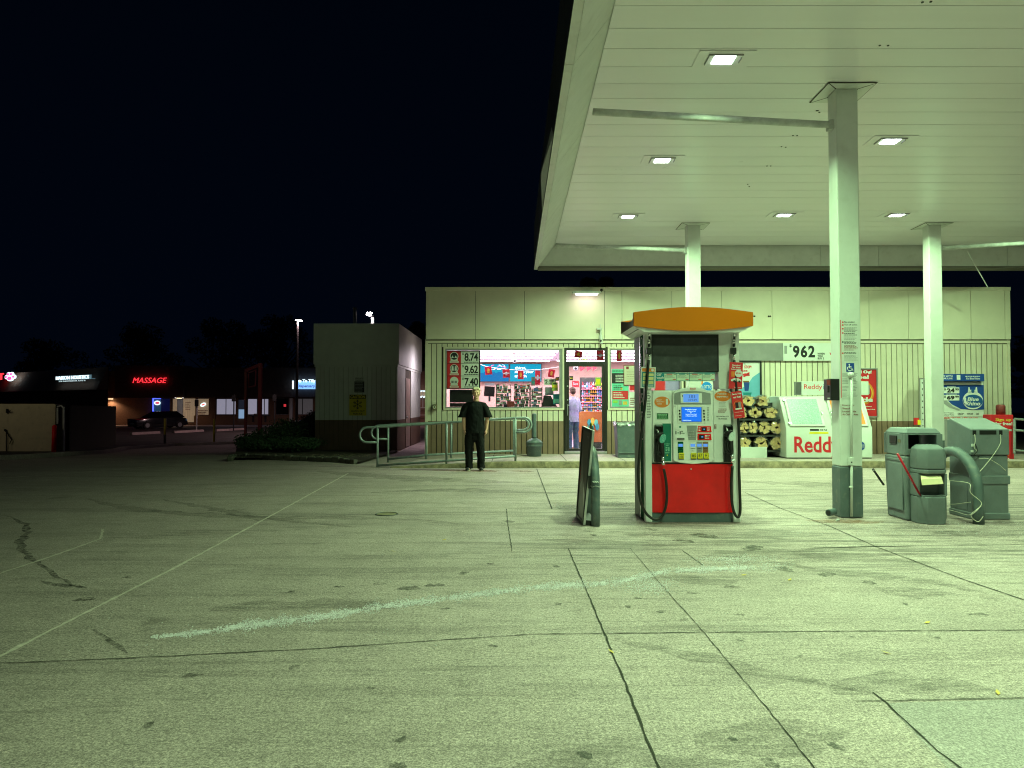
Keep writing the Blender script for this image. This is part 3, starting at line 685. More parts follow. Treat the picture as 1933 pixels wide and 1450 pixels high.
mb = MB(); mb.add([(wx(1074), W + .02, wz(847)), (wx(1137), W + .02, wz(847)), (wx(1137), W + .02, wz(691.5)), (wx(1074), W + .02, wz(691.5))], [(0, 1, 2, 3)]); mb.build('door_glass', m_glassdoor, door)
mb = MB(); mb.tube([(wx(1071), W + .004, wz(764)), (wx(1071), W - .05, wz(764)), (wx(1071), W - .05, wz(784)), (wx(1071), W + .004, wz(784))], .012); mb.tube([(wx(1071), W - .045, wz(765)), (wx(1075), W - .045, wz(765))], .01)
mb.build('door_handle', m_alu, door)
mb = MB(); mb.disc(wx(1071.5), wz(729), W - .004, .02, .02, .01); mb.disc(wx(1071.5), wz(755), W - .004, .02, .02, .01); mb.build('door_lock', m_alu, door)
mb = MB(); mb.box(wx(1069.5), wx(1141.5), W + .02, W + .026, wz(682.8), wz(661.7)); mb.build('transom_pane', m_glass, dr)
mb = MB(); mb.t('3185', 1091.5, 675.5, 1108.5, 682.2, W + .018, bold=.012); mb.build('house_number', m_yel, dr)
mb = MB(); mb.r(1066, 852, 1146, 856.4, W - .012, .04); mb.build('threshold', m_alu, dr)
# interior shell
IY0, IY1, IX0, IX1, IZ = W + .172, 25.2, XA + .14, 6.3, 2.95
mb = MB(); mb.box(IX0, IX1, IY0, IY1, FL - .1, FL); mb.build('shop_floor', m_floor, store)
mb = MB(); mb.box(IX0, IX1, IY0, IY1, IZ, IZ + .05); mb.build('shop_ceiling', m_ceil, store)
mb = MB(); mb.box(IX0, IX1, IY1, IY1 + .05, FL, IZ); mb.box(IX0 - .02, IX0, IY0, IY1, FL, IZ); mb.box(IX1, IX1 + .02, IY0, IY1, FL, IZ); mb.build('shop_wall', m_pink, store)
mb = MB(); 
for i in range(9): mb.box(PX(907, 25.1), PX(917, 25.1), 25.12, 25.18, PZ(683 + i * 2.6, 25.1), PZ(681.4 + i * 2.6, 25.1))
mb.build('louvre_panel', m_wframe, store)
# wall opening posters column etc inside
# ceiling tubes (real fluorescent fittings) and their light
def strip_light(x0, x1, y, label):
    t = thing('fluorescent_light', label, 'ceiling light', ((x0 + x1) / 2, y, IZ), 'fluorescent strip lights inside the shop')
    mb = MB(); mb.box(x0, x1, y - .14, y + .14, IZ - .05, IZ - .002); mb.build('housing', m_ceil, t)
    mb = MB()
    for dy in (-.07, .07): mb.cyl((x0 + .03, y + dy, IZ - .075), (x1 - .03, y + dy, IZ - .075), .02, n=8)
    mb.build('tube', m_tube, t)
    L = bpy.data.lights.new('tube_light', 'AREA'); L.shape = 'RECTANGLE'; L.size = x1 - x0; L.size_y = .25; L.energy = E_STORE * (x1 - x0) / 3.0; L.color = C_STORE
    lo = bpy.data.objects.new('tube_glow', L); COL.objects.link(lo); lo.parent = t; lo.location = (0, 0, -.11)
k = 0
for yy in (19.6, 21.0, 22.4, 24.0):
    for xa, xb in ((-1.9, 1.3), (1.5, 4.6)):
        k += 1; strip_light(xa, xb, yy, 'fluorescent ceiling strip in the shop, %s row from the window, %s the door' % (('first', 'second', 'third', 'fourth')[(k - 1) // 2], ('before', 'past')[(k - 1) % 2]))

# ---- ceiling camera, menu screens, pennants
def simple(name, label, cat, mb, mats, **kw): return mb.build(name, mats, label=label, cat=cat, **kw)
mb = MB(); mb.r(906, 686.5, 961, 721, 25.0, .06); ms = thing('menu_screen', 'wide turquoise menu screen showing blue cups on the pink back wall', 'screen', P(933, 720, 25.0)); mb.build('bezel', m_dark, ms)
mb = MB(); mb.r(907, 687.5, 960, 720, 24.995, .004); mb.build('display', m_cyan, ms)
mb = MB(); mb.r(907, 704, 960, 720, 24.99, .003)
for q in (913, 926, 939, 951):
    a = P(q, 702, 24.98); b = P(q + 5, 719, 24.98)
    mb.prism([(a.x, a.z), (b.x + .06, a.z), (b.x, b.z), (a.x + .05, b.z)], 'y', 24.984, 24.986)
mb.build('cup_picture', m_cyan2, ms)
mb = MB(); random.seed(3)
for _ in range(26): mb.r(q := random.uniform(920, 952), z_ := random.uniform(688, 697), q + random.uniform(1, 4), z_ + random.uniform(.8, 2), 24.98, .003, mi=random.randint(0, 1))
mb.build('fruit_picture', [mat('pink_splash_lit', (.7, .1, .4), .4, es=.7, ec=(.9, .1, .35)), m_cyanW], ms)
mb = MB(); mb.r(962, 686.5, 1022.5, 721, 25.0, .06); ms = thing('menu_screen', 'turquoise menu screen with white slogan on the pink back wall', 'screen', P(992, 720, 25.0)); mb.build('bezel', m_dark, ms)
mb = MB(); mb.r(963, 687.5, 1021.5, 720, 24.995, .004); mb.build('display', m_cyan, ms)
mb = MB(); mb.t('thirst,', 972, 692, 993, 698, 24.99, bold=.02); mb.t('meets your', 972, 700, 1007, 706, 24.99, bold=.02); mb.t('match', 972, 707.5, 994, 712.5, 24.99, bold=.02); mb.build('lettering', m_cyanW, ms)
def cam_dome(px, py, Y, label):
    t = thing('security_camera', label, 'camera', P(px, py - 14, Y)); mb = MB()
    mb.cyl(P(px, py - 20, Y), P(px, py - 3, Y), .02); mb.build('bracket', m_paper, t)
    mb = MB(); mb.ball(P(px, py, Y), .075); mb.build('housing', m_paper, t)
    mb = MB(); mb.ball(P(px + .5, py + 1, Y - .05), .035); mb.build('lens', m_black, t)
cam_dome(971, 680, 20.2, 'white dome security camera hanging inside above the turquoise screens')
def pennant(px, py, w_, h_, Y, rot, kind, label):
    c = P(px, py, Y); s_ = Y / F; t = thing('pennant', label, 'pennant', c, 'red pennants strung across the shop')
    mb = MB(); mb.M = Matrix.Translation(c) @ Matrix.Rotation(rot, 4, 'Y')
    W2, H2 = w_ * s_ / 2, h_ * s_ / 2
    vs = [(-W2, .0, H2), (W2, 0, H2), (W2, .0, -H2), (0, .01, -H2 * .98), (-W2, 0, -H2)]
    mb.add(vs + [(x, y + .004, z) for x, y, z in vs], [(4, 3, 2, 1, 0), (5, 6, 7, 8, 9)] + [(i, (i + 1) % 5, (i + 1) % 5 + 5, i + 5) for i in range(5)]); mb.build('cloth', m_flag, t)
    mb2 = MB(); mb2.M = mb.M
    if kind: mb2.prism([(-W2 * .4, H2 * .35), (W2 * .4, H2 * .35), (W2 * .3, -H2 * .5), (-W2 * .3, -H2 * .5)], 'y', -.006, -.003); mb2.box(-W2 * .2, W2 * .2, -.006, -.003, H2 * .4, H2 * .6); mb2.build('cup_print', m_gold, t)
    else: mb2.box(-W2 * .95, W2 * .95, -.006, -.003, -H2 * .12, H2 * .12); mb2.disc(0, 0, -.005, W2 * .45, H2 * .38, .002); mb2.build('badge_print', m_redp if False else m_paper, t)
pen = [(922, 700, 13, 15, 19.6, -.12, 1, 'red pennant with gold cup over the turquoise cup screen'), (955.5, 705, 13, 16, 19.6, -.08, 0, 'red pennant with white badge at the gap between the two screens'),
       (983, 708, 11, 16, 19.6, .02, 1, 'red pennant with gold cup hanging over the white slogan'), (1015, 713, 10, 27, 19.6, .03, 0, 'long red pennant with white band at the end of the slogan screen'),
       (1041, 705, 12, 15, 19.6, .15, 1, 'red pennant with gold cup on the pink wall beside the door'), (1092, 669, 14, 13, 18.75, .1, 1, 'dark red pennant behind the pane above the door, with gold print'),
       (1133, 671, 13, 19, 18.75, -.03, 0, 'dark red pennant with white words behind the pane above the door'), (1169, 672, 10, 21, 18.75, 0, 1, 'red pennant at the top of the second shop window')]
for a in pen: pennant(*a)
mb = MB(); mb.tube(spline([P(907, 688, 19.62), P(922, 693, 19.62), P(955, 697, 19.62), P(983, 699, 19.62), P(1015, 698, 19.62), P(1041, 695, 19.62), P(1066, 691, 19.62)], 5), .008, n=6)
simple('pennant_string', 'thin white string the pennants hang from in the shop', 'string', mb, m_paper)
# bunting seen through the door
for i, (x0, x1) in enumerate([(1094, 1106), (1107, 1118), (1119, 1127)]):
    a = P(x0, 692, 21.5); b = P(x1, 694, 21.5); c = P((x0 + x1) / 2 - 4, 701, 21.5)
    mb = MB(); mb.prism([(a.x, a.z), (c.x, c.z), (b.x, b.z)], 'y', 21.5, 21.51)
    mb.build('bunting_flag', m_flag, label='red triangle of bunting seen through the door, %s from its closer edge' % ('first', 'second', 'third')[i], cat='bunting')
# ---- price board in the window
pb = thing('price_board', 'black window board with three cup prices in red and pale green panels', 'price board', P(874, 735, W + .1))
mb = MB(); mb.r(842.7, 661.5, 906.5, 734.5, W + .09, .02); mb.build('backboard', m_black, pb)
for i, (num, y0) in enumerate([('8.74', 663.5), ('9.62', 686.8), ('7.40', 710.3)]):
    h_ = 22.6; mb = MB(); mb.r(844.5, y0, 870, y0 + h_, W + .085, .004, mi=0); mb.r(870.2, y0, 903.8, y0 + h_, W + .085, .004, mi=1)
    c = P(857.3, y0 + 9, W + .08); s_ = W / F
    mb.disc(c.x, c.z, W + .082, 8 * s_, 8 * s_, .002, mi=2); mb.disc(c.x, c.z, W + .080, 6.8 * s_, 6.8 * s_, .0015, mi=3 if i != 2 else 2)
    if i == 0:
        for dx in (-3, 3): mb.prism([(c.x + (dx - 2.6) * s_, c.z - 3.4 * s_), (c.x + (dx + 2.6) * s_, c.z - 3.4 * s_), (c.x + dx * s_, c.z + 1.5 * s_)], 'y', W + .078, W + .0795, mi=2)
    elif i == 1:
        for dx in (-3, 3): mb.prism([(c.x + (dx - 2.2) * s_, c.z - 4 * s_), (c.x + (dx + 2.2) * s_, c.z - 4 * s_), (c.x + (dx + 1.6) * s_, c.z + 4.4 * s_), (c.x + (dx - 1.6) * s_, c.z + 4.4 * s_)], 'y', W + .078, W + .0795, mi=2)
    else:
        for dx in (-3.2, 3.2):
            mb.prism([(c.x + (dx - 2.4) * s_, c.z - 4 * s_), (c.x + (dx + 2.4) * s_, c.z - 4 * s_), (c.x + (dx + 2.4) * s_, c.z + .6 * s_), (c.x + (dx - 2.4) * s_, c.z + .6 * s_)], 'y', W + .078, W + .0795, mi=4)
            mb.disc(c.x + dx * s_, c.z - 2 * s_, W + .0765, .8 * s_, .8 * s_, .001, mi=3)
    mb.r(850.5, y0 + 14.8, 864.2, y0 + 17.8, W + .0815, .002, mi=2); mb.r(849, y0 + 18.4, 865.8, y0 + 21.4, W + .0815, .002, mi=2)
    mb.lines(851, y0 + 19, 864, y0 + 20.9, W + .0810, 1, mi=0, rag=0)
    pn = mb.build('price_panel', [m_redp, m_mint if False else mat('pale_green_card', (.84, .84, .82), .6), m_paper, m_ink, m_grey], pb)
    mb = MB(); mb.t('$', 872.5, y0 + 2.4, 875.5, y0 + 7, W + .084, bold=.02); mb.t(num, 876.8, y0 + 3, 902.5, y0 + 18.3, W + .084, bold=.025, sp=.93); mb.lines(876, y0 + 19.4, 903, y0 + 21.2, W + .083, 1, rag=0, fill=.8)
    mb.build('price_lettering', m_ink, pn)
# ---- dark display case below, monitor, clutter on racks
mb = MB(); mb.r(849, 735.5, 893, 760, W + .22, .04); mb.r(849, 761, 893, 768, W + .22, .04); simple('black_window_panel', 'matt black panel standing inside the window below the price board', 'panel', mb, m_black)
mb = MB(); mb.box(-.9, .45, 19.5, 20.1, FL, 1.18); mb.box(-.95, .5, 19.45, 20.15, 1.18, 1.22)
simple('shop_counter', 'pale shop counter behind the first window, covered in small goods', 'counter', mb, m_ceil)
mt = thing('till_monitor', 'black till monitor on the counter behind the first window', 'monitor', P(924, 750, 19.7)); mb = MB(); mb.M = Matrix.Translation(P(924, 739, 19.7)) @ Matrix.Rotation(.06, 4, 'Y') @ Matrix.Rotation(-.3, 4, 'Z')
mb.box(-.15, .15, -.02, .02, -.14, .14); mb.build('screen', m_black, mt, bevel=.006); mb = MB(); mb.cyl(P(924, 758, 19.75), P(924, 744, 19.75), .03); mb.build('stand', m_dark, mt)
mb = MB(); mb.r(915, 723, 933, 728, 19.8, .1); simple('overhead_box', 'grey box above the till monitor', 'box', mb, m_wframe)
random.seed(11)
item_m = [mat('pack_%s' % n_, c_, .4, var=.3, vs=30) for n_, c_ in [('black', (.02, .02, .03)), ('white', (.7, .7, .75)), ('red', (.6, .03, .05)), ('lilac', (.4, .33, .6)), ('teal', (.05, .35, .4)), ('tan', (.55, .35, .2)), ('blue', (.05, .12, .5)), ('grey', (.2, .2, .24)), ('pink', (.75, .3, .4)), ('amber', (.7, .4, .05))]]
tmpl = []
def items(kind, name, cat, group, spots, mats_w, label):
    "kind box/bottle: small goods, each a thing of its own"
    first = {}
    for (x, y, z, w_, h_) in spots:
        mi_ = random.choices(range(len(item_m)), mats_w)[0]; key = (mi_, round(w_, 2), round(h_, 2))
        if key not in first:
            mb = MB()
            if kind == 'box': mb.box(x - w_ / 2, x + w_ / 2, y - .03, y + .03, z, z + h_); mb.mi = 1; mb.box(x - w_ * .36, x + w_ * .36, y - .0315, y - .0301, z + h_ * .45, z + h_ * .75)
            else: mb.lathe((x, y, z), [(w_ / 2, 0), (w_ / 2, h_ * .62), (w_ / 5, h_ * .82), (w_ / 5, h_)], n=8); mb.mi = 1; mb.lathe((x, y, z), [(w_ / 2 + .001, h_ * .2), (w_ / 2 + .001, h_ * .5)], n=8)
            o = mb.build(name, [item_m[mi_], item_m[(mi_ + 1) % 10]], label=label, cat=cat, group=group, loc=(x, y, z)); first[key] = o
        else:
            o = first[key].copy(); COL.objects.link(o); o.location = (x, y, z)
def rack(px0, px1, pys, Y, label, mw):
    a, b = PX(px0, Y), PX(px1, Y); t = thing('display_rack', label, 'rack', ((a + b) / 2, Y, FL))
    mb = MB(); mb.box(a, a + .02, Y, Y + .2, FL, PZ(pys[0] - 8, Y)); mb.box(b - .02, b, Y, Y + .2, FL, PZ(pys[0] - 8, Y)); mb.build('upright', m_dark, t)
    sp2 = []
    for py in pys:
        z = PZ(py, Y); mb = MB(); mb.box(a + .02, b - .02, Y, Y + .25, z - .02, z); mb.build('shelf', m_wframe, t)
        x = a + .06
        while x < b - .04:
            w_ = random.choice((.05, .07, .09)); sp2.append((x, Y + .08, z + .001, w_, random.choice((.06, .08, .10, .12)))); x += w_ + .008
    items('box', 'snack_pack', 'snack pack', 'packets and tins on the racks behind the first window', sp2, mw, 'small packet or tin on a display rack behind the first shop window')
mw1 = [5, 2, 2, 1, .5, .6, .7, 3, .7, .3]
rack(936, 965, (734, 741, 748, 755, 762, 769), 18.95, 'display rack of small goods nearest the person, behind the first window', [1, 5, 1, 3, 1, 1, 2, 2, 1, .3])
rack(970, 1000, (733, 740, 747, 755, 762, 769), 18.9, 'tall dark display rack in the middle of the first window', mw1)
rack(1001, 1024, (738, 746, 754, 762, 769), 18.95, 'display rack of dark tins next to the sloping black box', mw1)
mb = MB(); mb.r(957, 757.5, 971, 768, 18.75, .12); simple('red_basket', 'red plastic tub at the bottom of the first window', 'tub', mb, m_redd, bevel=.01)
mb = MB(); a = P(1024, 768, 18.8); b = P(1052, 768, 18.8); c = P(1027, 746, 18.8); mb.prism([(a.x, a.z), (b.x, b.z), (c.x + .18, c.z - .02), (c.x, c.z)], 'y', 18.8, 19.1); simple('black_lottery_terminal', 'sloping black box in the corner of the first window next to the door', 'box', mb, m_black, bevel=.01)
mb = MB(); mb.r(1029, 731, 1045, 746, 18.95, .03); simple('grey_monitor', 'small grey screen above the sloping black box', 'screen', mb, item_m[7], bevel=.004)
mb = MB(); mb.r(1044, 744, 1056, 763, 18.62, .004); mb.mi = 1; mb.r(1045, 753, 1055, 761, 18.615, .002); simple('teal_window_leaflet', 'teal leaflet stuck at the bottom corner of the first window', 'leaflet', mb, [m_teal2, m_mint])
mb = MB(); mb.r(1042, 722, 1053, 738, 18.62, .004); mb.mi = 1; mb.r(1043, 727, 1052, 732, 18.615, .002); mb.mi = 2; mb.r(1044, 723.5, 1051, 725.5, 18.615, .002); simple('green_window_leaflet', 'green and yellow leaflet in the first window near the door', 'leaflet', mb, [mat('lime_print', (.35, .5, .08), .5), m_yel, m_ink])
mb = MB(); mb.r(1048.5, 712, 1055.5, 719, 18.6, .004); mb.mi = 1; mb.r(1050, 714, 1054, 717, 18.595, .002); simple('gold_window_sticker', 'small gold and black sticker on the first window beside the door', 'sticker', mb, [m_ink, m_gold])
mb = MB(); mb.r(1027, 715, 1050, 727, 18.9, .01); mb.mi = 1; mb.t('2', 1029, 717, 1034, 724, 18.9, bold=.02); mb.lines(1036, 717, 1049, 725, 18.9, 3, mi=1); simple('lilac_price_card', 'white card with a large 2 hanging by the red pennants', 'card', mb, [m_paper, m_ink])
mb = MB(); mb.r(1003, 712, 1010, 728, 19.0, .02); mb.mi = 1; mb.r(1004, 720, 1009, 724, 18.995, .003); simple('hanging_grey_tag', 'grey hanging tag below the slogan screen', 'tag', mb, [item_m[7], item_m[4]])
mb = MB(); mb.tube([P(893, 736, 18.7), P(900, 736, 18.7), P(900, 768, 18.7)], .03, n=8); simple('silver_pole', 'silver pole inside the window next to the person', 'pole', mb, m_alu)
# ---- through the door
mb = MB(); mb.box(PX(1091, 20.6), PX(1137, 20.6), 20.6, 21.1, FL + .18, PZ(777.5, 20.6)); cn = thing('checkout_counter', 'orange wooden counter seen through the glass door', 'counter', P(1114, 822, 20.6)); mb.build('front', m_counter, cn)
mb = MB(); mb.box(PX(1093, 20.6), PX(1136, 20.6), 20.66, 21.08, FL, FL + .18); mb.build('plinth', m_dark, cn)
cc = P(1121, 806, 20.56)
mb = MB()
for i, (dx, dz) in enumerate([(-.13, .13), (-.03, .17), (.07, .12), (.10, .0)]): mb.disc(cc.x + dx, cc.z + dz, 20.575 - .004 * i, .055, .10, .003, mi=i % 3)
mb.build('hand_sticker', [item_m[4], m_gold, m_mint], cn)
sh = thing('bottle_shelves', 'dark shelves of bottles and cans seen through the glass door', 'shelves', P(1112, 775, 22.6))
mb = MB(); mb.box(PX(1096, 22.7), PX(1140, 22.7), 22.95, 23.0, FL, PZ(712, 22.7)); mb.build('back_panel', m_dark, sh)
bt = []
for py in (734, 747, 759, 769, 779):
    z = PZ(py, 22.7); mb = MB(); mb.box(PX(1098, 22.7), PX(1140, 22.7), 22.6, 22.94, z - .025, z); mb.build('shelf', item_m[8] if py < 760 else m_wframe, sh)
    x = PX(1100, 22.7)
    while x < PX(1138, 22.7): bt.append((x, 22.68, z + .001, .06, .18 if py > 740 else .22)); x += .068
items('bottle', 'bottle', 'bottle', 'bottles and cans on the shelves inside the door', bt, [1, 2, 1.2, 2, 1, 1, 1, 1.5, 1.5, 3], 'small bottle or can on the shelves seen through the glass door')
mb = MB(); mb.r(1080, 719, 1093, 731, 20.9, .01); mb.mi = 1; mb.t('Save', 1082, 722, 1091, 727, 20.9, bold=.02); simple('red_hanging_sign', 'small red sign hanging over the shopper inside the door', 'sign', mb, [m_flag, m_paper])
for px0, py0, px1, py1, nm, lb, ms_ in [(1074.8, 710, 1082, 718, 'gold_door_sticker', 'black and gold sticker at the edge of the door glass', [m_ink, m_gold]), (1124, 712.5, 1134.5, 729, 'green_door_leaflet', 'green and yellow leaflet on the door glass', [mat('lime_print2', (.3, .5, .1), .5), m_yel])]:
    mb = MB(); mb.r(px0, py0, px1, py1, W + .031, .003); mb.mi = 1; mb.r(px0 + 1.5, py0 + 3, px1 - 1.5, py1 - 3, W + .03, .001, fr=.001); simple(nm, lb, 'sticker', mb, ms_)
mb = MB(); mb.ball(P(1086.5, 695, 21.8), .08); mb.mi = 1; mb.ball(P(1086.5, 695.5, 21.73), .04); simple('dome_camera', 'white dome camera on the pink wall seen through the door', 'camera', mb, [m_paper, m_black])
# ---- second window posters
mb = MB(); mb.r(1154.5, 697, 1187, 768, W + .09, .004); pg = thing('mint_poster', 'mint green poster with black and red blocks in the second window', 'poster', P(1170, 768, W + .09)); mb.build('sheet', m_mint, pg)
mb = MB(); mb.r(1155, 704.5, 1179, 724, W + .088, .001, mi=0); mb.r(1156, 738, 1186, 754, W + .088, .001, mi=1); mb.r(1157, 756, 1166, 761, W + .088, .001, mi=2); mb.r(1168, 756, 1174, 765, W + .088, .001, mi=3); mb.r(1176, 758, 1184, 764, W + .088, .001, mi=4)
mb.disc(P(1174, 734, W).x, P(1174, 734, W).z, W + .087, .03, .03, .001, mi=4); mb.build('poster_print', [m_ink, m_redp, mat('lime_print3', (.3, .6, .1), .5), m_grey, m_gold], pg)
mb = MB(); mb.lines(1162, 707, 1178, 722, W + .086, 5, rag=.1); mb.lines(1158, 740, 1180, 752, W + .086, 4); mb.build('small_print', m_paper, pg)
mb = MB(); mb.lines(1156, 699, 1184, 703, W + .088, 2); mb.lines(1158, 727, 1180, 736, W + .088, 3); mb.build('dark_print', m_ink, pg)
mb = MB(); mb.r(1177, 689, 1209, 728, W + .07, .003, mi=0); mb.r(1178.3, 690.5, 1207.7, 726.5, W + .067, .001, mi=1); mb.r(1182, 692, 1187, 697, W + .065, .001, mi=0); mb.lines(1183, 700, 1205, 722, W + .066, 5, mi=0, fill=.12)
simple('red_edged_notice', 'pale notice with a thin red border overlapping the mint poster', 'notice', mb, [m_redd, mat('pale_notice', (.62, .55, .45), .6)])
mb = MB(); mb.r(1189, 728, 1230, 737, W + .09, .003, mi=0); mb.r(1188, 740, 1200, 767, W + .09, .003, mi=1); mb.r(1236, 718, 1255, 768, W + .09, .003, mi=0); mb.r(1256.5, 700, 1286, 768, W + .09, .003, mi=2); mb.lines(1189.5, 750, 1199, 765, W + .088, 4, mi=3)
simple('window_bills', 'red, white and lilac bills pasted over the second window', 'posters', mb, [m_redp, m_paper, m_lilac, m_redd])
# ================================================================== SIDEWALK IN FRONT OF THE STORE
KY = 15.9
XR0, XR1 = PX(712, KY), PX(955, KY)     # ramp foot and head
def walkz(x): return .005 + (FL - .005) * max(0, min(1, (x - XR0) / (XR1 - XR0)))
mb = MB(); vs = []; xsw = [XR0 + (XR1 - XR0) * i / 10 for i in range(11)] + [XR1 + (XB + 4 - XR1) * i / 12 for i in range(1, 13)]
for x in xsw:
    vs += [(x, KY + .16, walkz(x)), (x, W + .04, max(walkz(x), FL if x > XA + .05 else walkz(x)))]
mb.add(vs, [(2 * i, 2 * i + 2, 2 * i + 3, 2 * i + 1) for i in range(len(xsw) - 1)])
mb.add([(XR0 - 1.6, KY + 1.2, .004), (XR0, KY + .16, .004), (XR0, W + .04, .01), (XR0 - .4, 26.5, .01), (XR0 - 1.6, 26.5, .01)], [(0, 1, 2, 3, 4)])
mb.add([(XR0 - .4, W + .04, .012), (XA, W + .04, .012), (XA, 27, .012), (XR0 - .4, 27, .012)], [(0, 1, 2, 3)])
mb.build('sidewalk', m_walk, kind='structure')
mb = MB(); n = len(xsw); vs = []
random.seed(5)
fine = frange(XR0 + .3, XB + 4, .12)
for x in fine:
    j = random.uniform(-.008, .008); z = walkz(x)
    vs += [(x, KY + .161, z + .001), (x, KY + .015 + j, z + .001), (x, KY - .005 + j, z - .015 + j * .4), (x, KY - .012, -.02)]
mb.add(vs, [(4 * i + k, 4 * i + k + 1, 4 * i + 4 + k + 1, 4 * i + 4 + k) for i in range(len(fine) - 1) for k in range(3)])
mb.build('kerb', m_curb, kind='structure', smooth=True)
mb = MB()
for px in (1063, 1175, 1290, 1560, 1700, 1850): a = P(px, 857, W - .1); mb.box(a.x * (KY / W) + .02, a.x * (KY / W) + .03, KY + .17, KY + .175, walkz(1), walkz(1) + .002)
for px in (905, 930, 1063, 1168, 1300, 1440, 1700, 1850):
    x = PX(px, 17); z = max(walkz(x), .02) + .003; z2 = (FL if x > XA else walkz(x)) + .003
    mb.add([(x, KY + .17, walkz(x) + .004), (x + .014, KY + .17, walkz(x) + .004), (x + .014, W, z2 + .001), (x, W, z2 + .001)], [(0, 1, 2, 3)])
mb.build('sidewalk_joints', m_joint, kind='structure')

# ================================================================== RAMP HAND RAILS
def rail(Y, posts, top, low, lloop, rloop, label):
    t = thing('hand_rail', label, 'railing', P(posts[0][0], posts[0][1], Y), 'painted pipe rails beside the ramp')
    r = .026
    for px, py in posts:
        x = PX(px, Y); ztop = PZ(top(px), Y); mb = MB(); mb.cyl((x, Y, walkz(x) - .0), (x, Y, ztop), r, n=12); mb.build('post', m_rail, t, smooth=True)
    mb = MB(); lx, ly0, ly1, lr = lloop; rx, ry0, ry1, rr = rloop
    def arc(cx, y0, y1, rad, sg):
        cy = (y0 + y1) / 2; h_ = (y1 - y0) / 2
        return [P(cx + sg * rad * math.cos(a), cy - h_ * math.sin(a), Y) for a in [math.pi / 2 - math.pi * i / 12 for i in range(13)]]
    pts = [P(posts[0][0], ly1, Y), P(lx, ly1, Y)] + arc(lx, ly0, ly1, lr, -1)[::-1][1:-1] + [P(px, top(px), Y) for px in range(int(lx), int(rx) + 1, 20)] + arc(rx, ry0, ry1, rr, 1)[1:] + [P(posts[-1][0], ry1, Y)]
    mb.tube(pts, r, n=12); mb.build('top_rail', m_rail, t, smooth=True)
    mb = MB(); mb.tube([P(px, low(px), Y) for px in (posts[0][0], posts[1][0], posts[-1][0])], r, n=12); mb.build('bottom_rail', m_rail, t, smooth=True)
    return t
lin = lambda pts: (lambda x: next((y0 + (y1 - y0) * (x - x0) / (x1 - x0) for (x0, y0), (x1, y1) in zip(pts, pts[1:]) if x <= x1), pts[-1][1]))
rail(16.05, [(713, 883), (843, 876), (973, 866)], lin([(690, 807), (720, 806), (843, 798), (973, 789), (1010, 788)]), lin([(713, 879), (843, 870), (973, 861)]), (692, 807, 835, 13), (988, 788, 816, 15), 'grey painted pipe rail on the kerb side of the ramp, passing behind the person')
rail(17.3, [(733, 874), (805, 869), (852, 864), (970, 857)], lin([(700, 805), (720, 803), (805, 799), (852, 797), (970, 790), (1010, 790)]), lin([(733, 867), (805, 859), (970, 851)]), (712, 805, 829, 11), (985, 790, 812, 13), 'grey painted pipe rail on the shop side of the ramp')
mb = MB()
for p0, p1 in [((1915, 792), (1915, 852)), ]: mb.cyl(P(1915, 856, 16.6), P(1915, 791, 16.6), .03)
t = thing('steel_rail', 'grey pipe railing at the far end of the sidewalk past the red stand', 'railing', P(1915, 856, 16.6)); mb.build('post', m_rail, t)
for y in (791, 812, 850): mb = MB(); mb.cyl(P(1915, y, 16.6), P(2010, y + 8, 15.7), .026); mb.build('rail', m_rail, t, smooth=True)

# ================================================================== THINGS ON THE STORE FRONT
t = thing('wall_light', 'white tube light mounted high on the fascia above the door', 'wall light', P(1108, 558, W - .3))
mb = MB(); mb.r(1081, 549.5, 1134, 553.5, W - .34, .16); mb.r(1098, 548, 1118, 551, W - .2, .14); mb.build('housing', m_fascia, t, bevel=.01)
mb = MB(); mb.r(1087, 552, 1129, 556.5, W - .33, .13); mb.build('diffuser', mat('wall_tube_lit', (1, 1, 1), .5, es=3.5, ec=(1, .90, .86)), t, bevel=.015)
mb = MB(); mb.ball(P(1135.5, 548, W - .2), .04); mb.build('photocell', m_black, t)
L = bpy.data.lights.new('wall_tube', 'AREA'); L.shape = 'RECTANGLE'; L.size = .55; L.size_y = .1; L.energy = 2.6; L.color = (1, .84, .76); L.spread = math.radians(170)
lo = bpy.data.objects.new('wall_tube', L); COL.objects.link(lo); lo.parent = t; lo.location = (0, -.12, -.02); lo.rotation_euler = (math.radians(18), 0, 0)
t = thing('security_camera', 'white camera on a bracket at the fascia edge above the door', 'camera', P(1134, 655, W - .15))
mb = MB(); mb.r(1132.5, 612, 1134, 640, W - .12, .03); mb.r(1127, 619, 1137, 622.5, W - .2, .12); mb.cyl(P(1134, 622, W - .15), P(1134, 640, W - .15), .028); mb.build('bracket', m_fascia, t)
mb = MB(); mb.cyl(P(1134, 633, W - .16), P(1135, 649, W - .18), .042, n=12); mb.build('housing', m_white, t, bevel=.01)
mb = MB(); mb.ball(P(1134.5, 643, W - .23), .024); mb.build('lens', m_black, t)
t = thing('alarm_bell', 'small square weathered buzzer on the siding by the corner', 'alarm', P(820, 775, W - .1))
mb = MB(); mb.r(816.5, 763.5, 824.5, 773, W - .12, .12); mb.build('box', m_curb, t, bevel=.008)
mb = MB(); c = P(820.2, 768.6, W - .12); mb.disc(c.x, c.z, W - .145, .042, .042, .025); mb.mi = 1; mb.disc(c.x, c.z, W - .15, .018, .018, .006); mb.build('dial', [m_cream, m_black], t)
# small dome spots on the fascia
for i, px in enumerate((1423, 1452.5)):
    mb = MB(); 
    for dx in (-1.6, 1.6): mb.ball(P(px + dx, 597, W - .09), .02)
    mb.build('fascia_bolts', m_black, label='pair of black bolts on the fascia %s' % ('near the pump sign', 'beside a panel seam')[i], cat='bolts')

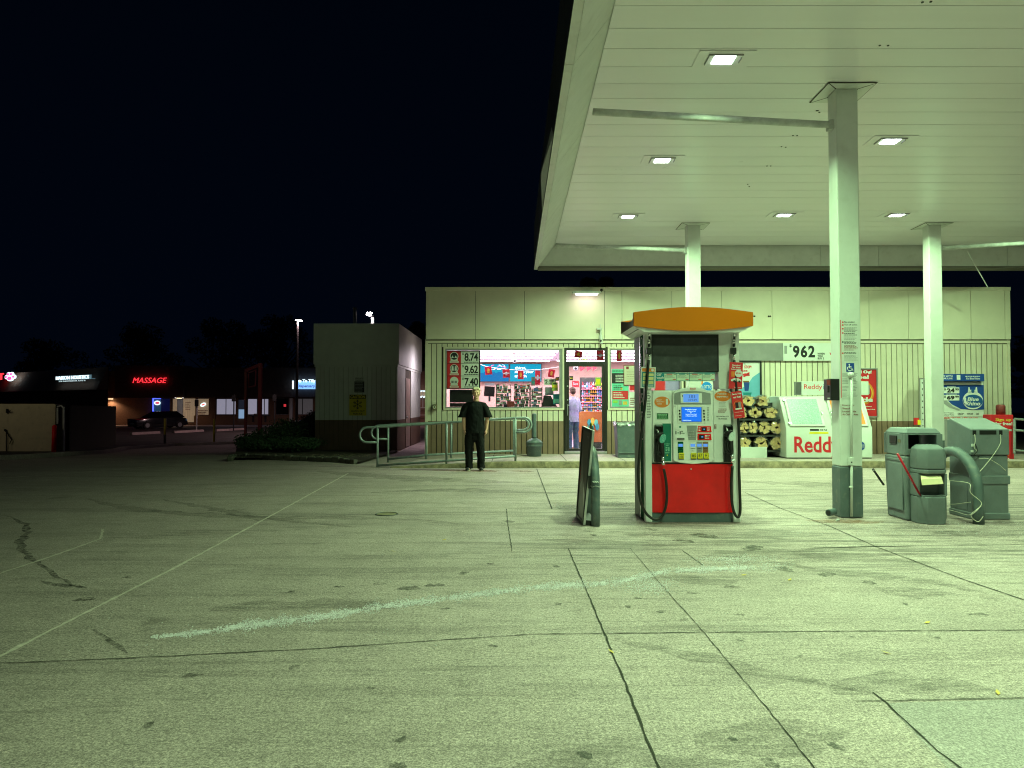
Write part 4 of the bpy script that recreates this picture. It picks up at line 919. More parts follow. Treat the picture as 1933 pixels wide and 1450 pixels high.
# cigarette receptacle
q = P(1008.5, 860, 17.55); q.z = FL
t = thing('cigarette_receptacle', 'grey green bottle shaped cigarette bin with a tall neck beside the rail', 'ash bin', q)
k = 17.55 / F
mb = MB(); mb.lathe(q, [(12.6 * k, 0), (13.4 * k, .01), (14.2 * k, 17 * k), (15.2 * k, 18 * k), (15.6 * k, 22 * k), (14.6 * k, 23.5 * k), (15.8 * k, 24 * k), (15.5 * k, 27 * k), (11 * k, 31 * k), (5 * k, 34 * k)], n=32); mb.build('base', m_teal, t, smooth=True)
mb = MB(); mb.lathe(q + Vector((0, 0, 34 * k)), [(5 * k, 0), (4.3 * k, 3 * k), (4.3 * k, 44 * k), (3.4 * k, 46 * k), (1 * k, 46.5 * k)], n=16); mb.build('neck', m_teal, t, smooth=True)
# wheeled trash can partly behind the pump
q = P(1184, 862, 17.0); k = 17.0 / F
t = thing('trash_can', 'dark grey trash can with a clear bag folded over its rim, right of the door', 'trash can', (q.x, 17.2, FL))
t['label'] = 'dark grey square trash can with a clear bag folded over its rim beside the door'
mb = MB(); a, b = PX(1164, 17), PX(1204, 17); zt = PZ(800, 17)
mb.hexa([(a + .03, 17, FL), (b - .03, 17, FL), (b - .03, 17.45, FL), (a + .03, 17.45, FL), (a, 16.98, zt), (b, 16.98, zt), (b, 17.5, zt), (a, 17.5, zt)]); mb.box(a + .05, b - .05, 16.972, 16.99, FL + .12, FL + .14)
mb.build('bin', m_teal, t, bevel=.03)
mb = MB(); random.seed(2)
n = 44; vs = []
for i in range(n):
    u = i / n * 4; sd = int(u); f = u - sd; cs = [(a - .02, 16.96), (b + .02, 16.96), (b + .02, 17.52), (a - .02, 17.52)]
    p = Vector(cs[sd]).lerp(Vector(cs[(sd + 1) % 4]), f); j = random.uniform(-.012, .012)
    vs += [(p.x + j, p.y + j, zt - .06 + random.uniform(-.03, .02)), (p.x + j * .5, p.y - j, zt + .035 + random.uniform(-.01, .02)), ((p.x - (a + b) / 2) * .86 + (a + b) / 2, (p.y - 17.24) * .86 + 17.24, zt + .0)]
mb.add(vs, [(3 * i + k_, 3 * ((i + 1) % n) + k_, 3 * ((i + 1) % n) + k_ + 1, 3 * i + k_ + 1) for i in range(n) for k_ in range(2)])
mb.build('bag', glass('clear_bag', (.8, .9, .86), .3, .25, .5), t, smooth=True)
# lotto leaflet, drink poster
mb = MB(); mb.r(1321.5, 716, 1346, 760, W - .03, .01, mi=0); c = P(1334, 731, W - .03); mb.disc(c.x, c.z, W - .034, 10 * W / F, 10 * W / F, .003, mi=1); mb.r(1322, 716, 1327, 726, W - .033, .002, mi=2); mb.mi = 3; mb.t('LOTTO', 1326, 727.5, 1343, 733.5, W - .035, bold=.02)
simple('lottery_poster', 'poster with a bright blue ball on the siding behind the pump', 'poster', mb, [m_paper, mat('lotto_blue', (.01, .25, .75), .5), m_orp, m_paper])
t = thing('drink_poster', 'framed pale blue poster of a cold drink with a red price next to the pump', 'poster', P(1400, 800, W - .1))
mb = MB(); x0, x1, z0, z1 = wx(1350), wx(1436.5), wz(800), wz(681); frame(x0, x1, z0, z1, .035, W - .07, W - .005, mb); mb.build('poster_frame', m_black, t)
mb = MB(); mb.box(x0 + .036, x1 - .036, W - .03, W - .005, z0 + .036, z1 - .036); mb.build('sheet', m_paper, t)
mb = MB(); A = lambda px, py: ((P(px, py, W).x), P(px, py, W).z)
mb.prism([A(1352, 740), A(1395, 735), A(1410, 727), A(1420, 712), A(1433.5, 703), A(1433.5, 797), A(1352, 797)], 'y', W - .034, W - .031, mi=0)
mb.prism([A(1403, 722), A(1414, 722), A(1412, 738), A(1405, 738)], 'y', W - .038, W - .035, mi=1); mb.prism([A(1402, 741), A(1418, 741), A(1416, 750), A(1403, 750)], 'y', W - .038, W - .035, mi=3)
mb.r(1403, 719, 1414, 722, W - .036, .002, mi=2)
mb.t('STOP!', 1405, 690, 1418.5, 695.5, W - .036, mi=4, bold=.03); mb.t("THIRST", 1362, 690, 1402, 695.5, W - .036, mi=4, bold=.03); mb.t('ANY SIZE', 1380, 698.5, 1411, 701.5, W - .036, mi=4, bold=.02); mb.t('79¢', 1372, 702.5, 1416, 711.5, W - .036, mi=4, bold=.04)
mb.t("don't", 1375, 684.5, 1408, 688, W - .036, mi=5); mb.t('POLAR POP', 1395, 795, 1430, 798, W - .036, mi=5)
mb.build('poster_print', [m_blue2, m_blue, m_olive, m_teal2, m_redp, m_grey], t)
# wide price banner
t = thing('price_banner', 'long grey banner with black numerals on the siding above the ice chest', 'banner', P(1480, 681, W - .1))
mb = MB(); mb.r(1394, 648, 1478, 681, W - .06, .055); mb.build('blank_panel', m_alu if False else m_wframe, t); 
mb = MB(); mb.r(1478.3, 648, 1600, 681, W - .065, .06); mb.build('price_panel', m_paper, t)
mb = MB(); mb.t('$', 1490, 650, 1494.5, 656, W - .066, bold=.02); mb.t('962', 1496.5, 652, 1538.5, 675.5, W - .066, bold=.035, sp=1.15); mb.t('WHEN\nYOU\nBUY 2', 1543, 666, 1557, 678.5, W - .066, bold=.03); mb.mi = 1; mb.t('TWO', 1565, 666, 1585, 670, W - .066, bold=.03)
mb.mi = 2; mb.r(1480.5, 653, 1486, 668, W - .066, .001); mb.build('numerals', [m_ink, m_redp, m_grey], t)
# red fuel poster
t = thing('fuel_poster', 'red savings poster in a grey frame behind the tall column', 'poster', P(1620, 787, W - .1))
mb = MB(); x0, x1, z0, z1 = wx(1578), wx(1655.5), wz(788), wz(695.5); frame(x0, x1, z0, z1, .03, W - .06, W - .005, mb); mb.build('poster_frame', m_wframe, t)
mb = MB(); mb.box(x0 + .031, x1 - .031, W - .03, W - .005, z0 + .031, z1 - .031); mb.build('sheet', m_redp, t)
mb = MB(); mb.t('Save 10¢', 1585, 699, 1646, 706.5, W - .031, mi=0, bold=.04); mb.t('on fuel', 1590, 708.5, 1640, 715.5, W - .031, mi=0, bold=.04)
c = P(1626, 742, W); k = W / F
mb.disc(c.x, c.z, W - .034, 23 * k, 23 * k, .003, mi=1); mb.disc(c.x, c.z, W - .036, 20 * k, 20 * k, .0015, mi=2); mb.disc(c.x, c.z, W - .038, 18 * k, 18 * k, .0015, mi=3)
mb.r(1618, 727, 1629, 744, W - .042, .002, mi=4); mb.r(1632, 727, 1642, 744, W - .042, .002, mi=5)
mb.t('circle', 1606, 750, 1648, 759, W - .044, mi=0, bold=.05); mb.t('on 2 participating', 1590, 766, 1646, 769, W - .031, mi=0, bold=.02); mb.t('select products', 1590, 771.5, 1652, 774.5, W - .031, mi=0, bold=.02)
mb.build('poster_print', [m_paper, m_orp, m_gold, m_redp, m_ink, m_grey], t)

# ================================================================== FIREWOOD RACK
RY = 17.1; k = RY / F
t = thing('firewood_rack', 'black steel rack of wrapped firewood bundles beside the ice chest', 'rack', P(1440, 866, RY))
a, b = PX(1397, RY), PX(1477, RY)
for nm, mbb in [('upright', [(a - .03, a, RY + .05, RY + .5)]), ('upright', [(b - .02, b + .01, RY + .05, RY + .5)])]:
    for q in mbb: mb = MB(); mb.box(q[0], q[1], q[2], q[3], FL, PZ(760, RY)); mb.build(nm, m_dark, t)
for py in (790.5, 821, 850):
    mb = MB(); mb.box(a, b, RY, RY + .55, PZ(py + 3.5, RY), PZ(py, RY)); mb.build('shelf', m_dark, t)
mb = MB(); mb.box(a, b, RY + .5, RY + .52, FL, PZ(760, RY)); mb.build('back_panel', m_dark, t)
mb = MB(); mb.r(1399, 844, 1448, 865.5, RY - .04, .03); simple('white_board', 'plain white board leaning on the bottom of the firewood rack', 'board', mb, m_white, bevel=.004)
def bundle(cx, z0, w_, h_, label, seed):
    random.seed(seed); t = thing('firewood_bundle', label, 'firewood', (cx, RY + .1, z0), 'wrapped firewood bundles on the rack')
    n = 6
    for i in range(n):
        ang = 6.2832 * i / n + random.uniform(-.2, .2); rr = .27
        ccx = cx + math.cos(ang) * w_ * rr; ccz = z0 + h_ / 2 + math.sin(ang) * h_ * rr; s_ = min(w_, h_) * .27
        k_ = random.choice((3, 3, 4, 5)); ph = random.random() * 6; pts = []
        for j in range(k_):
            aa = ph + 6.2832 * (j + random.uniform(-.18, .18)) / k_; r_ = s_ * random.uniform(.85, 1.25); pts.append((ccx + r_ * math.cos(aa), max(z0 + .004, ccz + r_ * .9 * math.sin(aa))))
        y0 = RY - .02 + random.uniform(0, .05); mb = MB(); m_ = len(pts)
        mb.add([(p[0], y0, p[1]) for p in pts] + [(p[0], y0 + .4, p[1]) for p in pts], [tuple(range(m_))], 0)
        mb.add([(p[0], y0, p[1]) for p in pts] + [(p[0], y0 + .4, p[1]) for p in pts], [(j, j + m_, (j + 1) % m_ + m_, (j + 1) % m_) for j in range(m_)], 1)
        mb.build('log', [m_wood, m_bark], t)
    mb = MB(); pr = []; n2 = 16
    for yy, sc in ((RY - .03, .78), (RY - .02, 1.02), (RY + .1, 1.06), (RY + .3, 1.02), (RY + .42, .9)):
        pr.append([(cx + math.cos(6.2832 * i / n2) * w_ * .5 * sc * random.uniform(.94, 1.04), yy + random.uniform(-.01, .01), max(z0 + .002, z0 + h_ / 2 + math.sin(6.2832 * i / n2) * h_ * .5 * sc * random.uniform(.94, 1.04))) for i in range(n2)])
    mb.add([p for r_ in pr for p in r_], [(r_ * n2 + i, r_ * n2 + (i + 1) % n2, (r_ + 1) * n2 + (i + 1) % n2, (r_ + 1) * n2 + i) for r_ in range(4) for i in range(n2)])
    mb.build('plastic_wrap', m_film, t)
rows = [(849.5, 26, [(1406, 22), (1437, 28), (1467, 28)], 'bottom shelf'), (820.5, 26, [(1404, 19), (1421, 19), (1442, 24), (1465, 24)], 'middle shelf'), (790, 22, [(1399, 22), (1425, 28), (1455, 28)], 'top shelf'), (768, 22, [(1413, 26), (1441, 23)], 'upper layer on the top shelf')]
for ri, (py, h_, lst, nm) in enumerate(rows):
    for ci, (px, w_) in enumerate(lst):
        bundle(PX(px, RY), PZ(py, RY) + .002, w_ * k, h_ * k, 'wrapped firewood bundle, %s, %s from the pump side' % (nm, ('first', 'second', 'third', 'fourth')[ci]), ri * 10 + ci)

# ================================================================== ICE CHEST
IY = 16.75; a, b = PX(1483, IY), PX(1646, IY); zt = PZ(748, 17.25); zm = PZ(808, IY)
t = thing('ice_chest', 'white bagged ice chest with slanted glass doors and large red lettering', 'ice chest', ((a + b) / 2, IY, FL))
prof = [(IY, FL + .02), (IY, zm), (IY + .42, zt - .02), (IY + .5, zt), (IY + 1.08, zt), (IY + 1.08, FL + .02)]
mb = MB(); mb.prism(prof, 'x', a, b); mb.build('cabinet', m_icew, t, bevel=.02)
mb = MB(); mb.box(a + .02, b - .02, IY + .02, IY + 1.0, FL, FL + .022); mb.build('plinth', m_black, t)
def slant(u, v, off):   # point on the slanted face: u across 0..1, v up 0..1
    y = IY + .42 * v; z = zm + (zt - .02 - zm) * v; nl = math.hypot(.42, zt - .02 - zm); ny, nz = -(zt - .02 - zm) / nl, .42 / nl
    return (a + (b - a) * u, y + ny * off, z + nz * off)
for di, (u0, u1) in enumerate([(.045, .455), (.545, .955)]):
    mb = MB()
    mb.hexa([slant(u0, .04, .004), slant(u1, .04, .004), slant(u1, .04, .04), slant(u0, .04, .04), slant(u0, .94, .004), slant(u1, .94, .004), slant(u1, .94, .04), slant(u0, .94, .04)])
    d_ = mb.build('door', m_icew, t, bevel=.012)
    mb = MB(); p = .05
    if di == 0: mb.hexa([slant(u0 + .03, .09, .038), slant(u1 - .03, .09, .038), slant(u1 - .03, .09, .043), slant(u0 + .03, .09, .043), slant(u0 + .03, .9, .038), slant(u1 - .03, .9, .038), slant(u1 - .03, .9, .043), slant(u0 + .03, .9, .043)]); mb.build('frosted_pane', m_ice, d_)
    else:
        mb.hexa([slant(u0 + .03, .09, .038), slant(u1 - .03, .09, .038), slant(u1 - .03, .09, .043), slant(u0 + .03, .09, .043), slant(u0 + .03, .9, .038), slant(u1 - .03, .9, .038), slant(u1 - .03, .9, .043), slant(u0 + .03, .9, .043)]); mb.build('orange_poster_panel', m_orp, d_)
    mb = MB(); xm = u1 - .012 if di == 0 else u0 + .012
    mb.tube([slant(xm, .38, .04), slant(xm, .40, .075), slant(xm, .48, .075), slant(xm, .5, .04)], .012); mb.build('door_handle', m_chrome, d_)
    mb = MB()
    for v in (.1, .86): mb.hexa([slant(u0 - .012, v, .01), slant(u0 + .02, v, .01), slant(u0 + .02, v, .046), slant(u0 - .012, v, .046), slant(u0 - .012, v + .05, .01), slant(u0 + .02, v + .05, .01), slant(u0 + .02, v + .05, .046), slant(u0 - .012, v + .05, .046)])
    mb.build('hinge', m_chrome, d_)
mb = MB(); mb.t('Reddy', 1499, 824, 1586, 864, IY, mi=0, bold=.022); mb.t('ice', 1592, 826, 1619, 857, IY, mi=1, bold=.008)
c = P(1626, 842, IY); mb.disc(c.x, c.z, IY - .004, .085, .10, .002, mi=1); mb.mi = 2
for dz in (-.03, .015): mb.box(c.x - .09, c.x + .09, IY - .006, IY - .0045, c.z + dz, c.z + dz + .014)
mb.build('lettering', [m_redp, m_blue, m_icew], t)
mb = MB(); mb.r(1529, 810, 1546, 813.2, IY - .003, .002, mi=0); mb.t('ICE 7LB', 1548, 810.3, 1561, 813, IY - .002, mi=0, bold=.02); mb.r(1528, 815.5, 1564, 819, IY - .003, .002, mi=1); mb.build('price_strip', [m_ink, m_yel], t)
mb = MB(); mb.M = Matrix.Translation((a, 17.3, 1.0)) @ Matrix.Rotation(-math.pi / 2, 4, 'Z'); mb.text('ICE', -.28, .10, -.1, .06, -.003, 0, bold=.02); mb.build('side_lettering', m_blue, t)
t = thing('ice_sign', 'white lightbox sign with red lettering standing on top of the ice chest', 'sign', P(1570, 748, 17.3))
mb = MB(); mb.r(1513, 720, 1640, 746, 17.3, .14); mb.build('sign_box', m_icew, t, bevel=.008)
mb = MB(); mb.r(1502, 721, 1512.6, 746, 17.33, .1); mb.build('end_grille', m_wframe, t)
mb = MB()
for i in range(5): mb.r(1503 + i * 2, 722, 1504 + i * 2, 745, 17.325, .003)
mb.build('grille_slots', m_black, t)
mb = MB(); mb.t('Reddy', 1517.5, 725.5, 1552, 737.5, 17.3, mi=0, bold=.004); mb.t('ice', 1554, 725.5, 1572, 735, 17.3, mi=1, bold=.01); mb.t('Reddy', 1590, 725.5, 1622, 737.5, 17.3, mi=0, bold=.004); mb.build('lettering', [m_redp, m_blue], t)

# ================================================================== PROPANE CAGE
QY = 17.3; k = QY / F
a, b = PX(1738, QY), PX(1858, QY)
t = thing('propane_cage', 'white cabinet of propane tanks with a blue tank picture on its doors', 'propane cabinet', ((a + b) / 2, QY, FL))
mb = MB(); mb.box(PX(1766, QY), b, QY + .01, QY + .7, FL, PZ(712, QY)); mb.box(a + .02, PX(1766, QY), QY + .3, QY + .33, FL, FL + .05); mb.build('cabinet', m_wframe, t)
mb = MB(); mb.box(a, a + .05, QY - .03, QY + .02, FL, PZ(716, QY)); mb.build('post', m_white, t)
mb = MB()
for i in range(12): 
    z = PZ(723 + i * 11.5, QY); mb.disc(a + .025, z, QY - .032, .013, .02, .003, n=10)
mb.build('slots', m_black, t)
mb = MB(); mb.r(1770, 706, 1858, 719.5, QY - .12, .12); mb.mi = 1; mb.t('LIVE WITH', 1775, 708.5, 1798, 712, QY - .12, bold=.02); mb.t('CLEAR FLAME', 1775, 713, 1798, 716, QY - .12, bold=.02); mb.lines(1822, 709, 1850, 712, QY - .12, 1, mi=1, rag=0); mb.t('It\'s Blue Rhino', 1824, 712.5, 1850, 716.5, QY - .12, bold=.02); mb.r(1806, 708, 1813, 717, QY - .122, .002); mb.build('header', [m_blue, m_paper], t)
mb = MB(); mb.r(1764, 722, 1857.5, 792, QY - .02, .02); d_ = mb.build('door', m_white, t)
mb = MB(); mb.prism([(PX(x, QY), PZ(y, QY)) for x, y in [(1776, 727), (1856, 727), (1856, 773), (1838, 774), (1812, 772), (1795, 763), (1784, 752), (1776, 747)]], 'y', QY - .025, QY - .0215, mi=0)
mb.prism([(PX(x, QY), PZ(y, QY)) for x, y in [(1776, 749), (1784, 755), (1797, 767), (1812, 774), (1808, 775), (1790, 769), (1776, 758)]], 'y', QY - .0255, QY - .0215, mi=3)
for y0, y1, s1, s2 in [(731.5, 742.5, '24', '99'), (745.5, 756, '69', '99')]:
    mb.r(1781, y0, 1811, y1, QY - .028, .003, mi=1)
    mb.t('$', 1782, y0 + 1.5, 1785.5, y0 + 5.8, QY - .03, mi=2, bold=.02); mb.t(s1, 1787, y0 + 1.5, 1802, y1 - 1.5, QY - .03, mi=2, bold=.05); mb.t(s2, 1803, y0 + 1.5, 1810, y0 + 6, QY - .03, mi=2, bold=.03)
mb.t('EXCHANGE', 1788, 729.3, 1804, 731.1, QY - .0255, mi=1, bold=.02); mb.t('NO EXCHANGE', 1786, 743.2, 1806, 745, QY - .0255, mi=1, bold=.02)
mb.build('price_print', [m_blue, m_paper, m_ink, m_grey], d_)
c = P(1835, 756, QY)
mb = MB(); mb.disc(c.x, c.z, QY - .033, 19 * k, 17 * k, .006, mi=0); mb.disc(c.x, c.z - 1.5 * k, QY - .036, 18.5 * k, 12.5 * k, .003, n=28, mi=1)
mb.prism([(c.x + x * k, c.z + y * k) for x, y in [(-9, 15), (-8, 25), (-6, 25), (-5, 20), (5, 20), (6, 25), (8, 25), (9, 15)]], 'y', QY - .033, QY - .027, mi=0); mb.disc(c.x, c.z + 18 * k, QY - .037, 3 * k, 4 * k, .003, mi=1)
mb.t('Blue', 1826, 750, 1847, 757, QY - .036, mi=2, bold=.03, shear=.2); mb.t('Rhino', 1822, 758, 1850, 765.5, QY - .036, mi=2, bold=.03, shear=.2)
mb.prism([(c.x + x * k, c.z + y * k) for x, y in [(-17, 5), (-15, 7), (-13, 4), (-13, -3), (-15, -7), (-17, -4)]], 'y', QY - .0385, QY - .0365, mi=2)
mb.build('tank_picture', [m_paper, mat('tank_blue', (.01, .09, .30), .5), m_paper], d_)
mb = MB(); mb.r(1778, 777, 1857, 786, QY - .024, .003, mi=0); mb.t('New Propane', 1781, 778.2, 1800, 781, QY - .025, mi=1, bold=.02); mb.t('Exchange Works', 1780, 782, 1801, 785, QY - .025, mi=1, bold=.02)
for x0, s_ in [(1808, 'DROP'), (1826, 'SWAP'), (1842, 'GO')]: mb.t(s_, x0, 779.5, x0 + (11 if len(s_) > 2 else 6), 783.5, QY - .025, mi=1, bold=.02)
mb.t('EMERGENCIES: 1.800.258.7466', 1780, 787, 1847, 791, QY - .021, mi=2, bold=.02); mb.build('info_print', [m_paper, m_ink, m_redp], d_)
mb = MB(); mb.r(1778, 793, 1857, 864, QY - .01, .02); mb.build('lower_door', m_wframe, t)
mb = MB(); mb.r(1729, 789, 1735, 802, 16.9, .1, mi=0); mb.r(1733, 793, 1738, 802, 16.88, .06, mi=1); simple('red_fire_extinguisher_box', 'small red and yellow box on the ground by the propane cabinet post', 'box', mb, [m_redp, m_yel])
# red sign stand
SY = 16.7; k = SY / F
t = thing('sign_up_stand', 'bright red display stand inviting people to sign up, at the store corner', 'stand', P(1893, 872, SY))
mb = MB(); mb.r(1870, 783, 1914.5, 873, SY, .28); mb.build('panel', m_redp, t, bevel=.01)
mb = MB(); q = P(1889, 784, SY + .14); mb.lathe(q, [(7.8 * k, 0), (7.8 * k, 17 * k), (6.5 * k, 19.5 * k), (3 * k, 20.5 * k)], n=20); mb.build('dispenser_cylinder', m_redd, t, smooth=True)
mb = MB(); mb.t('Sign up', 1879, 789.5, 1909, 796.5, SY, mi=0, bold=.035); mb.mi = 1; mb.t('for free!', 1878, 796.8, 1911, 803, SY, bold=.035); mb.t('Celebrate', 1877, 809, 1910.5, 814, SY, bold=.03); mb.t('more meals!', 1877, 815, 1904, 819, SY, bold=.03); mb.t('circle', 1882, 864.5, 1912, 871, SY, bold=.04)
for r_ in range(16): pass
mb.build('lettering', [m_gold, m_paper], t)
mb = MB()
pts = [P(1896 + 11 * math.cos(a_), 868 - 11 * math.sin(a_), SY - .01) for a_ in [math.pi * i / 14 for i in range(3, 13)]]
mb.tube(pts, .01, n=6); mb.build('ring_logo', m_orp, t)
# ================================================================== FUEL DISPENSER
DY = 8.67; k = DY / F
dx0, dx1 = PX(1217, DY), PX(1396, DY); DD = .71; DB = DY + DD
pump = thing('fuel_dispenser', 'white and red fuel pump with an orange curved topper and two nozzles', 'fuel pump', ((dx0 + dx1) / 2, DY + DD / 2, 0))
fx0, fx1 = PX(1230, DY), PX(1382, DY)
def Z(py, Y=DY): return PZ(py, Y)
mb = MB(); mb.box(fx0, fx1, DY + .012, DB - .012, .0, Z(968)); mb.build('plinth', m_teal, pump, bevel=.006)
mb = MB(); n = 12; vs = []
for i in range(n + 1):
    u = i / n; x = fx0 + .004 + (fx1 - fx0 - .008) * u; y = DY + .004 - .018 * math.sin(math.pi * u) ** .5
    vs += [(x, y, Z(967.5)), (x, y, Z(876.5))]
mb.add(vs, [(2 * i, 2 * i + 2, 2 * i + 3, 2 * i + 1) for i in range(n)])
mb.box(fx0 + .004, fx1 - .004, DY + .006, DY + .03, Z(967.5), Z(876.5)); mb.build('red_door', m_red, pump, smooth=False)
mb = MB(); c = P(1304.5, 885.6, DY - .02); mb.disc(c.x, c.z, DY - .022, .009, .009, .006); mb.build('door_lock', m_chrome, pump)
mb = MB(); mb.box(fx0, fx1, DY + .004, DB - .004, Z(876.4), Z(874.5)); mb.build('black_gap', m_black, pump)
# corner pillars
for nm, a, b in (('near_diesel', dx0, fx0), ('far', fx1, dx1)):
    mb = MB(); mb.box(a, b, DY - .01, DY + .1, 0.0, Z(628)); mb.build('pillar', m_pump, pump, bevel=.012)
# left side skins: green strip towards the front, grey to the rear
mb = MB(); mb.box(dx0 + .004, dx0 + .03, DY + .1, DY + .30, 0, Z(628)); g = mb.build('diesel_strip', m_green, pump)
mb = MB(); mb.box(dx0, dx0 + .03, DY + .305, DY + .36, 0, Z(628)); mb.build('polished_edge', m_chrome, pump)
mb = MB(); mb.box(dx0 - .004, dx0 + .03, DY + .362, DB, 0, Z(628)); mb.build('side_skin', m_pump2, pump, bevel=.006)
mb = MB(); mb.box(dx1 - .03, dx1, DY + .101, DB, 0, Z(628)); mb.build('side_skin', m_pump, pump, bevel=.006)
mb = MB(); R = Matrix.Translation((dx0 + .002, DY + .20, 0)) @ Matrix.Rotation(-math.pi / 2, 4, 'Z')
for i, ch in enumerate('DIESEL'):
    mb.M = R; zt_ = Z(637 + i * 35, DY + .2); zb_ = Z(655 + i * 35, DY + .2); w_ = .012 if ch == 'I' else .055
    mb.text(ch, -w_, w_, zb_, zt_, -.0, 0, bold=.01)
mb.M = Matrix(); mb.build('diesel_lettering', m_paper, g)
# upper part: screen housing, head and open gap
mb = MB(); mb.box(fx0, PX(1360, DY), DY + .05, DY + .2, Z(702), Z(626)); u = mb.build('upper_screen', m_black, pump, bevel=.008)
mb = MB(); mb.box(PX(1233.5, DY), PX(1356.5, DY), DY + .044, DY + .0495, Z(700.5), Z(637)); mb.build('screen_glass', m_scrD, u)
mb = MB(); mb.box(fx0, PX(1360, DY), DB - .2, DB - .05, Z(702), Z(626)); mb.build('rear_screen', m_black, pump)
mb = MB()
mb.add([(PX(1360, DY), DY + .06, Z(734)), (fx1 + .01, DY + .0, Z(734)), (fx1 + .01, DY + .0, Z(628)), (PX(1357, DY), DY + .06, Z(628)), (PX(1360, DY), DY + .3, Z(734)), (fx1 + .01, DY + .3, Z(734)), (fx1 + .01, DY + .3, Z(628)), (PX(1357, DY), DY + .3, Z(628))],
       [(0, 1, 2, 3), (1, 5, 6, 2), (5, 4, 7, 6), (4, 0, 3, 7)])
mb.build('angled_pillar', m_pump, pump)
mb = MB(); mb.box(PX(1238, DY), PX(1351, DY), DY + .03, DY + .042, Z(719.5), Z(703)); s = mb.build('car_wash_sign', m_teal2, pump)
mb = MB(); Yc = DY + .03
mb.t('car', 1239.5, 705, 1249, 709.5, Yc, mi=0, bold=.03); mb.t('wash', 1239, 710.5, 1253, 715.3, Yc, mi=0, bold=.03); mb.t('rates', 1242, 716.8, 1249, 718.6, Yc, mi=0, bold=.02); mb.lines(1275, 702.9, 1310, 704.3, Yc, 1, mi=0, rag=0)
for i in range(4):
    x0 = 1254 + i * 24; mb.r(x0, 705.5, x0 + 23, 718.5, Yc - .002, .002, mi=1); mb.r(x0 + 4, 705.8, x0 + 15, 707.2, Yc - .004, .002, mi=2 if i % 2 == 0 else 3); mb.lines(x0 + 1, 708, x0 + 20, 714, Yc - .002, 3, mi=4, fill=.3); mb.lines(x0 + 16, 715, x0 + 22, 717.5, Yc - .002, 1, mi=2, rag=0, fill=.6); mb.lines(x0 + 18, 706, x0 + 22, 708, Yc - .002, 1, mi=5, rag=0)
mb.build('car_wash_print', [m_paper, mat('pale_mint', (.62, .74, .62), .6), m_redp, m_teal2, m_grey, m_redd], s)
# console body
mb = MB(); mb.box(fx0 + .004, fx1 - .003, DY + .02, DB - .02, Z(874.4), Z(737)); body = mb.build('console', m_pump, pump, bevel=.014)
mb = MB(); mb.box(PX(1232, DY), PX(1267, DY), DY + .004, DY + .03, Z(873.5), Z(739)); mb.build('left_panel'.replace('left_', 'side_'), m_pump, pump, bevel=.01)
mb = MB(); mb.box(PX(1347, DY), PX(1381.5, DY), DY + .004, DY + .03, Z(873.5), Z(739)); mb.build('side_panel', m_pump, pump, bevel=.01)
pts = [(1270, 868), (1270, 742), (1273, 739), (1280, 736), (1290, 732.5), (1307, 731), (1323, 732.5), (1332, 735.5), (1341, 739), (1344, 742), (1347, 868), (1345, 871.5), (1335, 874), (1307, 876.5), (1282, 874), (1272, 871.5)]
CY_ = DY - .03
mb = MB(); mb.prism([(PX(x, CY_), PZ(y, CY_)) for x, y in pts], 'y', CY_, DY + .05); con = mb.build('centre_console', m_pump, pump, bevel=.012, seg=3)
# recess with display
mb = MB(); q = [(1272.5, 743), (1285, 739.2), (1307, 737.4), (1325, 739.2), (1341, 743), (1342, 763.5), (1272.5, 763.5)]
mb.prism([(PX(x, CY_), PZ(y, CY_)) for x, y in q], 'y', CY_ - .003, CY_ - .0005); mb.build('display_recess', m_pump2, con)
mb = MB(); mb.r(1284.5, 742.5, 1325, 761.5, CY_ - .014, .010); mb.build('display_housing', m_pump, con, bevel=.004)
mb = MB(); mb.r(1290, 743.8, 1319, 759.2, CY_ - .018, .003); d = mb.build('price_display', m_lcd, con)
mb = MB(); mb.t('383', 1300, 745.6, 1312, 751.2, CY_ - .0185, bold=-.01, sp=1.25); mb.t('10949', 1299, 753, 1315, 757.4, CY_ - .0185, bold=-.01, sp=1.25); mb.r(1287.5, 746, 1289, 749, CY_ - .0165, .001); mb.build('digits', m_lcdT, d)
mb = MB(); mb.r(1302.3, 732.2, 1313, 735.3, CY_ - .002, .003, mi=0); mb.t('BRAND', 1303.5, 733, 1309.5, 734.6, CY_ - .003, mi=1, bold=.02) if False else mb.lines(1303.5, 733, 1312, 734.8, CY_ - .0005, 1, mi=1, rag=0, fill=.8); mb.build('red_badge', [m_redp, m_paper], con)
mb = MB(); mb.r(1279, 764.5, 1333, 798.5, CY_ - .006, .006); bz = mb.build('screen_bezel', m_pump, con, bevel=.003)
mb = MB(); mb.r(1285.6, 768.2, 1325.6, 796.8, CY_ - .0075, .001); mb.build('screen_rim', m_pump2, bz)
mb = MB(); mb.r(1286.8, 769.2, 1324, 795.8, CY_ - .0105, .003); sc_ = mb.build('blue_screen', m_scr, bz)
mb = MB()
for s_, x0, x1, y0 in [('Enter Mobile Number', 1293, 1315, 772), ('To Save on Fuel', 1297, 1313, 775.2), ('OR', 1302.5, 1305.5, 778.2), ('Payment Insert Card', 1294, 1315, 781.2), ('or Remove card Now', 1294, 1316, 784.2), ('* Needs Alt Number', 1288.5, 1305, 792.6)]:
    mb.t(s_, x0, y0, x1, y0 + 2, CY_ - .0115, bold=.02)
mb.build('screen_lettering', m_scrW, sc_)
for side, x0 in ((0, 1281.6), (1, 1327.4)):
    for i in range(4):
        mb = MB(); dx_ = i * .25; mb.r(x0 + dx_, 773.8 + i * 5.7, x0 + 2.8 + dx_, 777 + i * 5.7, CY_ - .0105, .005); mb.build('soft_key', m_black, bz)
mb = MB()
